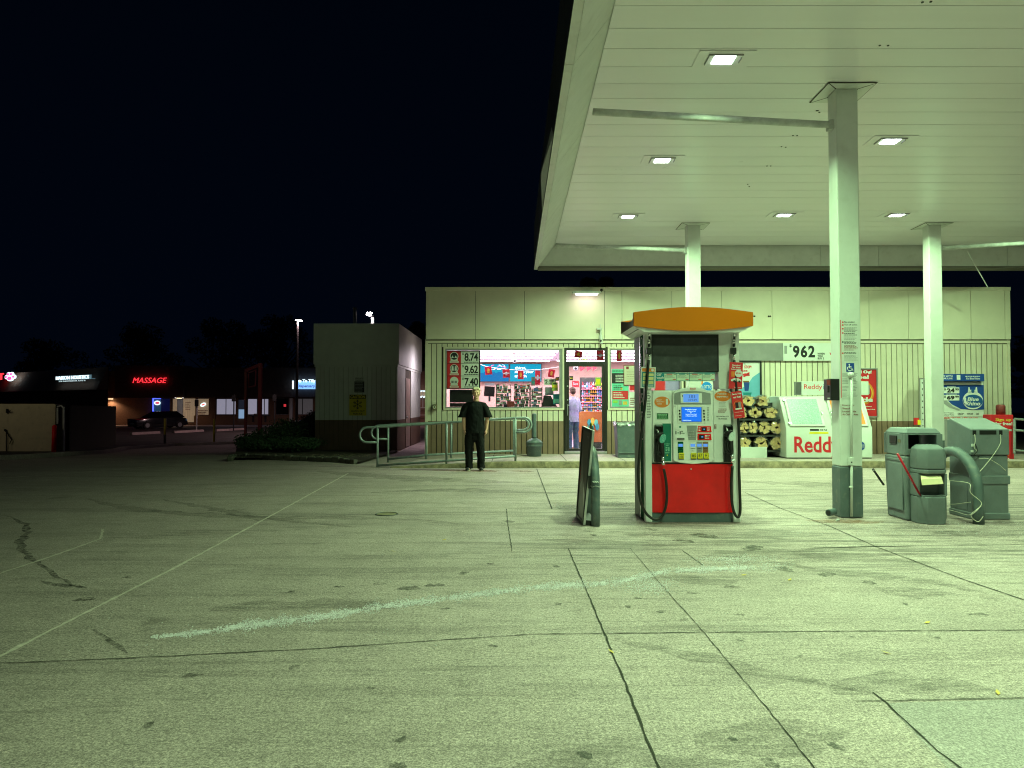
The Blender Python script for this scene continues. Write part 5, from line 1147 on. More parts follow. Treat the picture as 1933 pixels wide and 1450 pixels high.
for i in range(6): mb.lines(1334.5, 768 + i * 4.6, 1338.5, 771.4 + i * 4.6, CY_, 2, rag=.1, fill=.6)
mb.lines(1272, 765.5, 1277, 769, CY_, 2, rag=.3); mb.lines(1274, 748, 1281, 756, CY_ - .003, 4, rag=.1, fill=.25); mb.lines(1330, 748, 1338, 756, CY_ - .003, 4, rag=.1, fill=.25); mb.build('console_print', m_grey, con)
# receipt / card area
mb = MB(); mb.r(1273, 802, 1343.5, 833, CY_ - .003, .003); lp = mb.build('card_panel', m_pump, con, bevel=.002)
mb = MB(); c = P(1283.7, 806, CY_); mb.disc(c.x, c.z, CY_ - .006, .012, .012, .003); mb.build('sensor_dot', m_teg, lp)
mb = MB()
for x0, x1, y0, y1, mi_ in [(1275, 1277, 814, 820, 0), (1279, 1281, 816, 818.5, 1), (1283, 1285, 814, 820, 0), (1286, 1289, 813.5, 815, 0), (1286, 1289, 817, 818.5, 0), (1290, 1292, 817.5, 819.5, 2)]: mb.r(x0, y0, x1, y1, CY_ - .004, .001, mi=mi_)
mb.lines(1274.5, 811.3, 1285, 812.5, CY_ - .003, 1, mi=0); mb.build('icon_print', [m_ink, m_teg, m_green], lp)
mb = MB(); mb.r(1276.5, 824.5, 1293.5, 829.5, CY_ - .018, .014, mi=0); mb.r(1278, 827.3, 1292, 829.8, CY_ - .0185, .004, mi=1); mb.build('receipt_slot', [m_pump, m_black], lp)
mb = MB(); mb.prism([(PX(x, CY_), PZ(y, CY_)) for x, y in [(1295.5, 803.5), (1315, 803.5), (1313, 831), (1299, 831)]], 'y', CY_ - .0045, CY_ - .003); kp = mb.build('keypad_recess', m_pump2, lp)
mb = MB()
for r_ in range(4):
    for c_ in range(4): mb.r(1298.6 + c_ * 3.1 + r_ * .25, 813.6 + r_ * 3, 1301 + c_ * 3.1 + r_ * .25, 815.9 + r_ * 3, CY_ - .008, .0035)
mb.build('keys', m_alu, kp)
for y0, y1, nm in ((804.5, 815.8, 0), (818.8, 830.8, 1)):
    mb = MB(); mb.prism([(PX(x, CY_), PZ(y, CY_)) for x, y in [(1317 - nm, y0), (1341, y0), (1342.5, y1), (1315.5, y1)]], 'y', CY_ - .012, CY_ - .003)
    rd = mb.build('card_reader', m_red, lp, bevel=.003)
    mb = MB(); mb.r(1324.5 - nm * 5, y0 + 2.2, 1333.5 - nm * 4, y1 - 2, CY_ - .016, .004, mi=0); mb.r(1328 - nm * 4, y0 + 5, 1330.5 - nm * 3, y0 + 7, CY_ - .0165, .001, mi=1)
    mb.lines(1318.5 if not nm else 1331, y0 + 2, 1322.5 if not nm else 1339, y1 - 2, CY_ - .0105, 3, mi=2, fill=.6); mb.lines(1335, y0 + 2, 1340, y1 - 2, CY_ - .0105, 3, mi=2, fill=.6); mb.build('reader_face', [m_black, m_lcd, m_paper], rd)
# grade buttons
for x0, x1, gm, num, m2 in [(1279.5, 1290, m_green, '', m_ink), (1302.5, 1313.5, m_pump, '85', m_ink), (1315, 1325.5, m_pump2, '87', m_ink), (1326.5, 1337, m_olive, '91', m_ink)]:
    mb = MB(); mb.r(x0, 834.2, x1, 856, CY_ - .004, .004, mi=0); mb.r(x0 + 1, 838, x1 - 1, 843.4, CY_ - .0055, .002, mi=1); mb.lines(x0 + 1.5, 846.3, x1 - 1.5, 848, CY_ - .002, 1, mi=2, rag=0, fill=.8); mb.lines(x0 + 3, 850.5, x1 - 3, 852, CY_ - .002, 1, mi=2, rag=0, fill=.8)
    gs = mb.build('grade_strip', [gm, m_lcd, m_ink if num else m_paper], con)
    mb = MB(); mb.r(x0 + 2.2, 855, x1 + 1.8, 866, CY_ - .018, .016, mi=0); bt = mb.build('grade_button', m_yel, con, bevel=.006)
    mb = MB(); mb.r(x0 + 1.4, 857, x1 + 1.4, 867.6, CY_ - .009, .008); mb.build('button_shadow_seat', m_black, bt, bevel=.004)
    mb = MB()
    if num: mb.t(num, x0 + 3.8, 857.8, x1 + .2, 862.8, CY_ - .0185, bold=.01); mb.lines(x0 + 4, 855.8, x1 + .4, 857, CY_ - .0165, 1, rag=0); mb.lines(x0 + 4, 863.6, x1 + .4, 865, CY_ - .0165, 1, rag=0)
    else: mb.t('PRESS', x0 + 3.2, 857.5, x1 + .8, 859.8, CY_ - .0185, bold=.02); mb.t('DIESEL', x0 + 3.2, 861.5, x1 + .8, 863.8, CY_ - .0185, bold=.02)
    mb.build('button_lettering', m_ink, bt)
# panels' stickers
SYf = DY + .004
def oval(cx, cy, rx, ry, m_, par, Y, nm):
    c = P(cx, cy, Y); mb = MB(); mb.disc(c.x, c.z, Y - .004, rx * k, ry * k, .004); return mb.build(nm, m_, par)
o_ = oval(1249.8, 759, 14.6, 10.3, m_orp, pump, SYf, 'orange_sticker'); mb = MB(); mb.t('100% SAY', 1238, 754, 1249, 756.2, SYf - .004, bold=.02); mb.t('CIRCLE DAILY', 1238, 757.2, 1254, 759.4, SYf - .004, bold=.02); mb.lines(1241, 761, 1250, 764, SYf - .004, 2); mb.r(1257, 753, 1261, 764, SYf - .0065, .001); mb.build('sticker_print', m_paper, o_)
mb = MB(); mb.disc(P(1364, 748, SYf).x, P(1364, 748, SYf).z, SYf - .004, 15.5 * k, 9.6 * k, .004); o_ = mb.build('orange_sticker', m_orp, pump)
mb = MB(); mb.t('Fueled by', 1354.5, 741.5, 1372, 746, SYf - .004, bold=.025); mb.t('experience', 1352.5, 747, 1374.5, 751.5, SYf - .004, bold=.025); mb.build('sticker_print', m_paper, o_)
mb = MB(); mb.r(1240, 780.3, 1261.5, 791.5, SYf - .003, .003, mi=0); mb.lines(1241, 781.5, 1261, 790.8, SYf - .003, 4, mi=1, rag=.15, fill=.5); mb.build('green_notice', [m_green, mat('mint_ink', (.35, .65, .4), .6)], pump)
mb = MB(); mb.lines(1357, 759, 1370, 768, SYf, 4, rag=.1, fill=.3); mb.build('ghost_outline_print', m_pump2, pump)
mb = MB(); mb.t('WARNING', 1356, 771.2, 1371.5, 773.4, SYf, mi=0, bold=.02); mb.lines(1355, 774.3, 1372, 780, SYf, 3, mi=1, rag=.2, fill=.4); mb.t('MAY CONTAIN UP TO', 1352.5, 785, 1375.5, 787.4, SYf, mi=2, bold=.02); mb.t('10% ETHANOL', 1356, 789.6, 1372.5, 792, SYf, mi=2, bold=.02); mb.build('warning_print', [m_redd, m_redd, m_ink], pump)
mb = MB(); mb.r(1348.3, 801.5, 1352.3, 810, SYf - .003, .003, mi=0); mb.lines(1349, 802.5, 1352, 809.5, SYf - .003, 3, mi=1, rag=0, fill=.6); mb.build('small_red_tag', [m_redd, m_paper], pump)
mb = MB(); mb.r(1250.5, 799.5, 1267, 870.5, SYf - .004, .004); gp = mb.build('diesel_boot_panel', m_teg, pump, bevel=.006)
mb = MB(); mb.lines(1254, 837.5, 1265, 838.8, SYf - .004, 1, rag=0, fill=.7); mb.lines(1257, 840, 1262, 841.8, SYf - .004, 1, rag=0); mb.lines(1256.5, 844, 1260, 852, SYf - .004, 3, fill=.5); mb.r(1262, 844, 1263.5, 852, SYf - .006, .001); mb.lines(1255, 854, 1264, 856, SYf - .004, 1, rag=0); mb.build('boot_panel_print', mat('mint_ink2', (.4, .75, .6), .6), gp)
c = P(1259.5, 859.5, SYf); mb = MB(); mb.disc(c.x, c.z, SYf - .008, .008, .008, .003); mb.build('yellow_dot', m_yel, gp)
mb = MB(); mb.lines(1221, 741, 1228, 744, DY - .01, 2, fill=.5); mb.lines(1221, 754, 1229, 790, DY - .01, 12, fill=.35, rag=.2)
c = P(1224, 749.5, DY); mb.tube([(c.x + .02 * math.cos(a_), DY - .013, c.z + .02 * math.sin(a_)) for a_ in [6.283 * i / 16 for i in range(16)]], .003, n=5, closed=True); mb.build('pillar_print', m_ink, pump)
# nozzle boots
for bi, (x0, x1) in enumerate([(1234.6, 1250.6), (1364.5, 1381.5)]):
    mb = MB(); a, b = PX(x0, DY), PX(x1, DY); zt_, zb_ = Z(799.5), Z(872)
    mb.box(a, a + .014, DY - .04, DY + .03, zb_, zt_ - .03); mb.box(b - .014, b, DY - .04, DY + .03, zb_, zt_ - .03); mb.box(a + .014, b - .014, DY - .0, DY + .03, zb_, zt_ - .03)
    mb.add([(a, DY - .045, zt_ - .035), (b, DY - .045, zt_ - .035), (b - .012, DY + .03, zt_), (a + .012, DY + .03, zt_), (a, DY + .03, zt_ - .035), (b, DY + .03, zt_ - .035)], [(0, 1, 2, 3), (0, 3, 4), (1, 5, 2), (0, 4, 5, 1)])
    mb.box(a + .014, b - .014, DY - .04, DY - .0, zb_, zb_ + .12)
    boot = mb.build('nozzle_boot', m_black, pump, bevel=.006)
    mb = MB(); mb.add([(a + .02, DY - .0475, zt_ - .034), (b - .02, DY - .0475, zt_ - .034), (b - .026, DY - .008, zt_ - .016), (a + .026, DY - .008, zt_ - .016)], [(0, 1, 2, 3)]); mb.build('boot_cap', m_teal, boot)
def nozzle(px, py, label, facem, YN):
    t = thing('fuel_nozzle', label, 'nozzle', P(px, py, YN), 'hanging fuel nozzles'); q = lambda x, y, o=0: P(px + x, py + y, YN + o)
    mb = MB(); mb.tube([q(-8, -22, .05), q(-6, -17, .035), q(-4, -12, .01)], .011, n=10); mb.build('spout', m_chrome, t, smooth=True)
    mb = MB(); mb.cyl(q(-4.5, -13, .015), q(-3, -9, .0), .055, .06, n=18); mb.build('splash_guard', m_black, t, smooth=True)
    mb = MB(); mb.tube(spline([q(-3, -11), q(-.5, -3), q(1, 8), q(2.2, 18), q(2.6, 29)], 4), [.034, .034, .035, .038, .036, .034, .031, .029, .027, .025, .024, .023, .023, .023, .022, .021, .02][:17], n=12); mb.build('body', m_black, t, smooth=True)
    mb = MB(); mb.tube(spline([q(-3, -2), q(-9, 6), q(-9, 18), q(-5, 26), q(1, 29)], 5), .008, n=8); mb.build('guard', m_black, t, smooth=True)
    mb = MB(); mb.tube(spline([q(-2, 2), q(-5.5, 9), q(-4.5, 20), q(0, 23)], 4), .006, n=8); mb.build('lever', m_dark, t, smooth=True)
    mb = MB(); mb.M = Matrix.Translation(q(2.4, -5, -.03)) @ Matrix.Rotation(.35, 4, 'Y'); mb.prism([(.036 * math.cos(6.283 * i / 20), .058 * math.sin(6.283 * i / 20)) for i in range(20)], 'y', -.012, .012); mb.build('face_plate', facem, t, bevel=.004)
    mb = MB(); mb.cyl(q(2.6, 29), q(3.2, 37), .017, n=12); mb.cyl(q(3.2, 38), q(4.2, 45), .02, n=12); mb.build('swivel', m_chrome, t, smooth=True)
    return t
m_facea = mat('teal_face', (.10, .38, .34), .35, spots=.8, ss=60, spc=(.5, .65, .6)); m_faceb = mat('pale_face', (.62, .70, .68), .35, spots=.8, ss=50, spc=(.1, .3, .25))
nozzle(1248.5, 833, 'black diesel nozzle hanging in its boot beside the green panel', m_facea, DY - .10)
nozzle(1379, 829, 'black nozzle with a pale round face on the red tag side of the pump', m_faceb, DY - .10)
# hoses
def hose(pts, label, valve):
    t = thing('fuel_hose', label, 'hose', P(*pts[-1]), 'black fuel hoses')
    mb = MB(); mb.tube(spline([P(*p) for p in pts], 6), .0165, n=12); mb.build('hose', m_rubber, t, smooth=True)
    vx, y0, Y = valve
    mb = MB(); mb.cyl(P(vx, y0, Y), P(vx, y0 + 10, Y), .016); mb.cyl(P(vx - 1, y0 + 16, Y), P(vx - 1, y0 + 24, Y), .017); mb.cyl(P(vx, y0 + 43, Y), P(vx - 1, y0 + 52, Y), .015); mb.build('coupling', m_chrome, t, smooth=True)
    mb = MB(); mb.cyl(P(vx, y0 + 8, Y), P(vx, y0 + 18, Y), .014); mb.cyl(P(vx - .5, y0 + 23, Y), P(vx - .5, y0 + 30, Y), .017); mb.r(vx - 5, y0 + 31, vx + 4.5, y0 + 43, Y - .03, .06); mb.build('breakaway_valve', m_black, t, bevel=.005)
YV = DY - .07
hose([(1224.5, 680, YV), (1221, 720, YV - .02), (1218, 760, YV - .05), (1213, 800, YV - .06), (1208, 845, YV - .06), (1205, 895, YV - .05), (1208, 940, YV - .04), (1219, 968, YV - .04), (1236, 980.5, YV - .05), (1250, 974, YV - .05), (1258, 950, YV - .04), (1258, 915, YV - .03), (1253, 885, YV - .03)], 'long black hose looping low on the diesel side of the pump', (1226, 625, YV))
hose([(1386, 680, YV), (1389, 720, YV - .02), (1392, 770, YV - .02), (1395, 820, YV - .02), (1395, 880, YV - .02), (1396.5, 930, YV - .02), (1397.5, 962, YV - .02), (1394, 976, YV - .03), (1387, 970, YV - .03), (1382, 950, YV - .03), (1380.5, 915, YV - .03), (1382.5, 880, YV - .03)], 'long black hose looping on the red tag side of the pump', (1386, 625, YV))
# tags tied to the hoses
def tagsign(name, label, c, w_, h_, rot, mats, fn, yaw=0):
    mb = MB(); mb.M = Matrix.Translation(c) @ Matrix.Rotation(yaw, 4, 'Z') @ Matrix.Rotation(rot, 4, 'Y'); mb.box(-w_ / 2, w_ / 2, 0, .006, -h_ / 2, h_ / 2, 0); fn(mb, w_, h_)
    return mb.build(name, mats, label=label, cat='hose tag')
def f1(mb, w_, h_):
    mb.text('Standard', -w_ * .3, w_ * .3, h_ * .36, h_ * .42, -.002, 1, bold=.03); mb.text('Car Wash', -w_ * .32, w_ * .32, h_ * .28, h_ * .34, -.002, 1, bold=.03); mb.text('Subscription', -w_ * .38, w_ * .38, h_ * .2, h_ * .26, -.002, 1, bold=.03)
    mb.disc(w_ * .2, h_ * .08, -.003, w_ * .28, w_ * .28, .002, mi=1); mb.text('$9.99', 0, w_ * .4, h_ * .05, h_ * .12, -.004, 0, bold=.03)
    mb.box(-w_ * .35, -w_ * .1, -.003, -.001, -h_ * .05, h_ * .15, 2); mb.prism([(-w_ * .35, -h_ * .22), (w_ * .4, -h_ * .22), (w_ * .42, -h_ * .16), (w_ * .2, -h_ * .10), (-w_ * .1, -h_ * .10), (-w_ * .36, -h_ * .16)], 'y', -.004, -.002, mi=1); mb.disc(-w_ * .1, -h_ * .22, -.005, w_ * .09, w_ * .09, .001, mi=3); mb.disc(w_ * .28, -h_ * .22, -.005, w_ * .08, w_ * .08, .001, mi=3)
    mb.text('Learn more', -w_ * .1, w_ * .42, -h_ * .46, -h_ * .42, -.002, 1, bold=.02)
def f2(mb, w_, h_):
    mb.text('Save 10¢', -w_ * .42, w_ * .42, h_ * .36, h_ * .44, -.002, 1, bold=.04); mb.text('on fuel', -w_ * .34, w_ * .34, h_ * .25, h_ * .33, -.002, 1, bold=.04)
    mb.disc(0, -.0 - h_ * .02, -.003, w_ * .42, w_ * .42, .002, mi=2); mb.disc(0, -h_ * .02, -.004, w_ * .37, w_ * .37, .001, mi=0); mb.box(-w_ * .25, w_ * .02, -.006, -.004, -h_ * .12, h_ * .09, 3); mb.box(w_ * .04, w_ * .26, -.006, -.004, -h_ * .12, h_ * .09, 4)
    mb.box(-w_ * .3, w_ * .3, -.0065, -.0045, -h_ * .18, -h_ * .13, 1); mb.text('Download app', -w_ * .4, w_ * .4, -h_ * .29, -h_ * .26, -.002, 1, bold=.02); mb.text('terms apply', -w_ * .42, w_ * .2, -h_ * .42, -h_ * .39, -.002, 1, bold=.02)
tm = [m_redp, m_paper, m_orp, m_ink, m_grey]
tagsign('car_wash_tag', 'red hose tag with a white car and a round price, upper of two', P(1389, 709, YV - .03), 25 * k, 49.5 * k, .05, tm, f1)
tagsign('fuel_savings_tag', 'tilted red hose tag about saving on fuel, lower of two', P(1393, 764, YV - .05), 20 * k, 50 * k, -.13, tm, f2)
def f3(mb, w_, h_):
    mb.box(-w_ * .42, w_ * .42, -.002, -.0005, h_ * .28, h_ * .44, 1); mb.disc(w_ * .28, h_ * .36, -.003, w_ * .09, w_ * .09, .001, mi=0); mb.box(-w_ * .42, w_ * .42, -.002, -.0005, -h_ * .44, h_ * .26, 2)
    for i, (z0, z1) in enumerate([(.08, .2), (-.12, .04), (-.3, -.16)]):
        for x0, x1 in ((-.36, -.03), (.03, .36)): mb.box(w_ * x0, w_ * x1, -.0035, -.002, h_ * z0, h_ * z1, 3)
    for z0 in (-.36, -.41): mb.box(-w_ * .36, w_ * .36, -.0035, -.002, h_ * z0, h_ * (z0 + .03), 0)
tagsign('price_list_tag', 'cream tag with orange and teal blocks on the diesel hose', P(1223.5, 713, DY - .04), 28 * k, 40 * k, .03, [m_paper, m_orp, m_teal2, mat('tag_gold', (.7, .62, .3), .5)], f3)
# topper
TY = 8.40; TD = 1.0
def TZ(py): return PZ(py, TY)
ax, bx = PX(1197, TY), PX(1423, TY); n = 16
up = [(ax + (bx - ax) * i / n, TZ(589.5) + (TZ(579.5) - TZ(589.5)) * math.sin(math.pi * i / n)) for i in range(n + 1)]
lo_ = [(ax + (bx - ax) * i / n, TZ(615) - (TZ(615) - TZ(624.5)) * math.sin(math.pi * i / n)) for i in range(n + 1)]
mb = MB(); mb.prism(lo_ + up[::-1], 'y', TY, TY + .03); top = mb.build('topper', m_orange, pump)
mb = MB(); mb.prism(lo_ + up[::-1], 'y', TY + TD - .03, TY + TD); mb.build('rear_face', m_orange, top)
mb = MB(); mb.prism([(x, z + .004) for x, z in lo_] + [(x, z - .006) for x, z in up[::-1]], 'y', TY + .031, TY + .06); mb.build('face_rim', m_yel if False else m_orange, top)
# concave bowed ends and top
for xe, sg in ((ax, 1), (bx, -1)):
    mb = MB(); m = 10; vs = []
    for i in range(m + 1):
        u = i / m; y = TY + .031 + (TD - .062) * u; s_ = math.sin(math.pi * u); 
        vs += [(xe + sg * .05 * s_, y, TZ(615) - .02 * s_ + 0), (xe + sg * .05 * s_, y, TZ(590) - .045 * s_)]
    mb.add(vs, [(2 * i, 2 * i + 1, 2 * i + 3, 2 * i + 2) for i in range(m)])
    mb.add([(v[0] + sg * .02, v[1], v[2]) for v in vs], [(2 * i, 2 * i + 2, 2 * i + 3, 2 * i + 1) for i in range(m)])
    mb.build('end_panel', m_brside, top)
mb = MB(); mb.box(ax + .06, bx - .06, TY + .06, TY + TD - .06, TZ(624) + .02, TZ(590) - .06); mb.build('core', m_pump2, top)
mb = MB(); vs = []
mb.prism([(x, z - .0) for x, z in [(ax + .004, TZ(615) + .002), (ax + .13, TZ(626)), (ax + .2, TZ(626.5)), (bx - .2, TZ(626.5)), (bx - .13, TZ(626)), (bx - .004, TZ(615) + .002)]], 'y', TY + .032, TY + TD - .032); mb.build('underside', m_pump, top)

# ================================================================== COLUMN FITTINGS
ux0, ux1 = col_a.location.x, 0; c0 = 4.154; c1 = 4.436
cy0 = 9.0 - .001
t = thing('rules_sign', 'tall white notice of no smoking rules on the front of the thick column', 'notice', P(1604, 697, cy0)); mb = MB(); mb.r(1587, 604, 1620.5, 683, cy0 - .003, .003); mb.r(1587, 684, 1620.5, 751, cy0 - .003, .003); mb.build('sheet', m_white, t)
mb = MB(); mb.r(1587.2, 604, 1588, 751, cy0 - .005, .001, mi=0)
for y in (606.5, 612, 619, 627, 644, 665): mb.disc(P(1590.7, y + 1.8, cy0).x, P(1590.7, y + 1.8, cy0).z, cy0 - .005, .010, .010, .001, n=12, mi=0 if y != 644 else 1)
mb.t('No smoking', 1593.5, 606.5, 1613.5, 610, cy0 - .002, mi=1, bold=.02); mb.t('Turn off engine', 1593.5, 611.8, 1618, 615.2, cy0 - .002, mi=1, bold=.02)
for y0, y1, n_, mi_ in [(618, 624.5, 3, 1), (625, 634, 3, 1), (635, 642, 3, 2), (643, 650, 3, 1), (651, 662, 5, 3), (664, 669, 2, 1), (670, 681, 5, 2)]: mb.lines(1593.5, y0, 1619, y1, cy0 - .002, n_, mi=mi_, fill=.4)
for y0, y1 in [(704, 712), (714, 725), (728, 739), (741, 749)]: mb.lines(1590, y0, 1602, y1, cy0 - .002, 4, mi=2, fill=.45); mb.lines(1606, y0, 1619, y1, cy0 - .002, 4, mi=2, fill=.45)
mb.build('sign_print', [m_redp, m_ink, m_grey, m_redd], t)
t = thing('accessible_sign', 'small blue wheelchair symbol sign on the thick column', 'sign', P(1605, 702, cy0)); mb = MB(); mb.r(1597.3, 685.5, 1612.7, 702, cy0 - .006, .003); mb.build('plate', m_blue, t, bevel=.002)
mb = MB(); g = lambda x, y: (PX(x, cy0), cy0 - .009, PZ(y, cy0))
mb.disc(PX(1603.3, cy0), PZ(688.4, cy0), cy0 - .010, .009, .009, .002, n=14); mb.tube([g(1603.4, 690), g(1603.8, 695), g(1607.5, 695), g(1609.3, 699.3), g(1611, 698.8)], .005, n=6); mb.tube([g(1603.6, 692.4), g(1607, 692.4)], .004, n=6)
mb.tube([g(1604.2 + 4.3 * math.cos(a_), 696 + 4.3 * math.sin(a_)) for a_ in [-2.2 - .35 * i for i in range(13)]], .0045, n=6); mb.build('wheelchair_symbol', m_paper, t)
mb = MB(); mb.r(1587.2, 763, 1588, 785, cy0 - .003, .001, mi=0)
for i, s_ in enumerate(['Emergency', 'Shutoff', 'Located Inside', 'At Cashier Area']): mb.t(s_, 1590, 763.5 + i * 5.7, (1613, 1606, 1616, 1620)[i], 767 + i * 5.7, cy0, bold=.02, mi=0)
mb.build('shutoff_notice', m_redd, label='dark red stencilled shutoff notice low on the thick column', cat='notice')
mb = MB(); mb.tube([P(1607.5, y, cy0 - .03) for y in (705, 780, 868)], .0165, n=10); mb.tube([P(1607.5, y, cy0 - .03) for y in (878, 900, 975)], .0165, n=10); mb.build('conduit', m_white, can, smooth=True)
mb = MB(); q = P(1606.5, 708, cy0 - .03); mb.ball(q, .038); mb.cyl(q, q + Vector((0, .03, .0)), .03); mb.r(1603.5, 863, 1612.5, 879, cy0 - .055, .05); mb.r(1605, 918, 1611, 922, cy0 - .05, .045); mb.build('conduit_box', m_white, can, bevel=.006)
mb = MB(); mb.r(1606.8, 871.5, 1609, 874, cy0 - .058, .003); mb.build('knockout', m_black, can)
t = thing('paper_towel_box', 'black wall box fixed to the side of the thick column', 'box', P(1570, 757, 9.1))
mb = MB(); mb.box(4.154 - .115, 4.154 - .001, 9.0, 9.2, PZ(756, 9.0), PZ(715, 9.0)); mb.build('case', m_black, t, bevel=.006)
mb = MB(); mb.r(1560.5, 717, 1567.5, 727, 8.998, .002, mi=0); mb.r(1562, 729, 1566, 741, 8.998, .001, mi=1); mb.r(1562, 751, 1567, 752.4, 8.998, .001, mi=2); mb.build('case_print', [m_redd, m_hide, m_paper], t)
mb = MB(); mb.mi = 0
for s_, y0 in (('F', 786), ('L', 793), ('2', 805), ('5', 812)): pass
q0 = P(1565, 967, 9.02)
mb = MB(); mb.tube([q0 + Vector((-.03, -.05, 0)), q0 + Vector((.04, .0, 0)), q0 + Vector((.09, .06, 0))], .042, n=14); mb.mi = 1; mb.cyl(q0 + Vector((-.034, -.053, 0)), q0 + Vector((-.031, -.051, 0)), .031, n=14)
mb.build('pipe_stub', [m_teal, m_black], label='short capped pipe stub sticking out at the foot of the thick column', cat='pipe', smooth=False)
mb = MB(); q = GP(1580, 985); random.seed(4)
vs = [(q.x + random.uniform(-.035, .035), q.y + random.uniform(-.035, .035), random.uniform(.003, .04)) for _ in range(12)]
mb.add(vs, [(i, (i + 3) % 12, (i + 5) % 12) for i in range(12)]); mb.build('crumpled_paper', m_paper, label='crumpled scrap of white paper on the ground by the thick column', cat='litter')

# ================================================================== TRASH AND SQUEEGEE STATION
TBx0, TBx1, TBy0, TBy1 = 4.835, 5.30, 8.75, 9.25
ztp = 1.12
t = thing('trash_bin', 'grey plastic forecourt trash bin with an open window in its hood', 'trash bin', ((TBx0 + TBx1) / 2, 9.0, 0))
zs0 = .90
mb = MB(); mb.hexa([(TBx0 + .02, TBy0 + .02, 0), (TBx1 - .02, TBy0 + .02, 0), (TBx1 - .02, TBy1 - .02, 0), (TBx0 + .02, TBy1 - .02, 0), (TBx0, TBy0, .86), (TBx1, TBy0, .86), (TBx1, TBy1, .86), (TBx0, TBy1, .86)]); mb.v = [Vector((v.x, v.y, min(v.z, .80))) if v.z > .8 else v for v in mb.v]; mb.build('bin_body', m_bin, t, bevel=.03, seg=3)
mb = MB(); mb.box(TBx0 - .001, TBx0 + .01, TBy0 + .07, TBy1 - .07, .12, .70); mb.box(TBx0 - .005, TBx0 + .01, TBy0 + .03, TBy1 - .03, .725, .755); mb.build('side_panel', m_bin, t, bevel=.008)
# hood with openings: four posts, rails, roof
mb = MB(); z0, z1 = .81, 1.10; wz0, wz1 = PZ(848, TBy0), PZ(821, TBy0); hx0, hx1 = PX(1713.5, TBy0), PX(1767, TBy0)
mb.box(TBx0, hx0, TBy0, TBy0 + .05, z0, z1 - .03); mb.box(hx1, TBx1, TBy0, TBy0 + .05, z0, z1 - .03); mb.box(hx0, hx1, TBy0, TBy0 + .05, z0, wz0); mb.box(hx0, hx1, TBy0, TBy0 + .05, wz1, z1 - .03)
mb.box(TBx0, hx0, TBy1 - .05, TBy1, z0, z1 - .03); mb.box(hx1, TBx1, TBy1 - .05, TBy1, z0, z1 - .03); mb.box(hx0, hx1, TBy1 - .05, TBy1, z0, wz0 - .04); mb.box(hx0, hx1, TBy1 - .05, TBy1, wz1 - .01, z1 - .03)
mb.box(TBx0, TBx0 + .04, TBy0 + .05, TBy1 - .05, z0, z1 - .03); mb.box(TBx1 - .04, TBx1, TBy0 + .05, TBy1 - .05, z0, z1 - .03)
mb.v = [Vector(((v.x - 5.0675) * (1.0 + .0 * v.z) + 5.0675, v.y, v.z)) for v in mb.v]
mb.build('hood', m_bin, t, bevel=.012)
mb = MB(); mb.hexa([(TBx0, TBy0, z1 - .03), (TBx1, TBy0, z1 - .03), (TBx1, TBy1, z1 - .03), (TBx0, TBy1, z1 - .03), (TBx0 + .05, TBy0 + .05, ztp + .02), (TBx1 - .05, TBy0 + .05, ztp + .02), (TBx1 - .05, TBy1 - .05, ztp + .02), (TBx0 + .05, TBy1 - .05, ztp + .02)]); mb.build('lid', m_bin, t, bevel=.02, seg=3)
mb = MB(); mb.box(PX(1737, TBy0), hx1 - .01, TBy1 - .12, TBy1 - .1, wz0 - .02, wz1 + .0); mb.box(TBx0 - .012, TBx0 + .0, TBy0 + .18, TBy0 + .34, .94, 1.04); mb.build('dark_panel', m_black, t)
mb = MB(); q = P(1745, 845, 8.95); mb.add([(q.x - .09, q.y, q.z - .03), (q.x + .03, q.y - .02, q.z - .02), (q.x + .07, q.y + .03, q.z + .05), (q.x - .04, q.y + .04, q.z + .02)], [(0, 1, 2, 3)]); mb.build('discarded_newspaper', m_paper, label='crumpled newspaper lying in the window of the trash bin', cat='newspaper')
mb = MB(); mb.box(TBx0 - .003, TBx0 + .0, TBy0 + .10, TBy0 + .16, .96, 1.0); mb.build('stained_sticker', m_curb, t)
# squeegee unit
t = thing('squeegee_station', 'grey eight sided windscreen washer unit holding paper towels, fixed to the trash bin', 'washer unit', (5.08, 8.6, 0))
pl = [(4.885, 8.745), (4.885, 8.60), (4.96, 8.50), (5.17, 8.50), (5.245, 8.60), (5.245, 8.745)]
def scale(pl, s_, dy=0): return [(5.065 + (x - 5.065) * s_, 8.745 + (y - 8.745) * s_ + dy) for x, y in pl]
def loft(mb, levels):
    n = len(levels[0][0]); vs = [(x, y, z) for pp, z in levels for x, y in pp]
    mb.add(vs, [tuple(range(n - 1, -1, -1)), tuple(range((len(levels) - 1) * n, len(levels) * n))] + [(l * n + i, l * n + (i + 1) % n, (l + 1) * n + (i + 1) % n, (l + 1) * n + i) for l in range(len(levels) - 1) for i in range(n)])
    return mb
loft(MB(), [(scale(pl, .96), .0), (scale(pl, .97), .04), (pl, .06), (pl, .325)]).build('tank', m_bin, t, bevel=.012)
mb = MB(); z = .33
mb.box(4.885, 4.92, 8.58, 8.745, z, .60); mb.box(5.21, 5.245, 8.58, 8.745, z, .60); mb.box(4.92, 5.21, 8.71, 8.745, z, .60); mb.build('back_shell', m_bin, t, bevel=.008)
mb = MB(); fr_ = [(4.93, 5.2, 8.53, 8.55), (4.93, 5.2, 8.68, 8.70), (4.93, 4.95, 8.55, 8.68), (5.18, 5.2, 8.55, 8.68)]
for a, b, c, d in fr_: mb.box(a, b, c, d, .328, .345)
mb.build('tank_rim', m_bin, t); mb = MB(); mb.box(4.95, 5.18, 8.55, 8.68, .329, .334); mb.build('tank_water', m_hide, t)
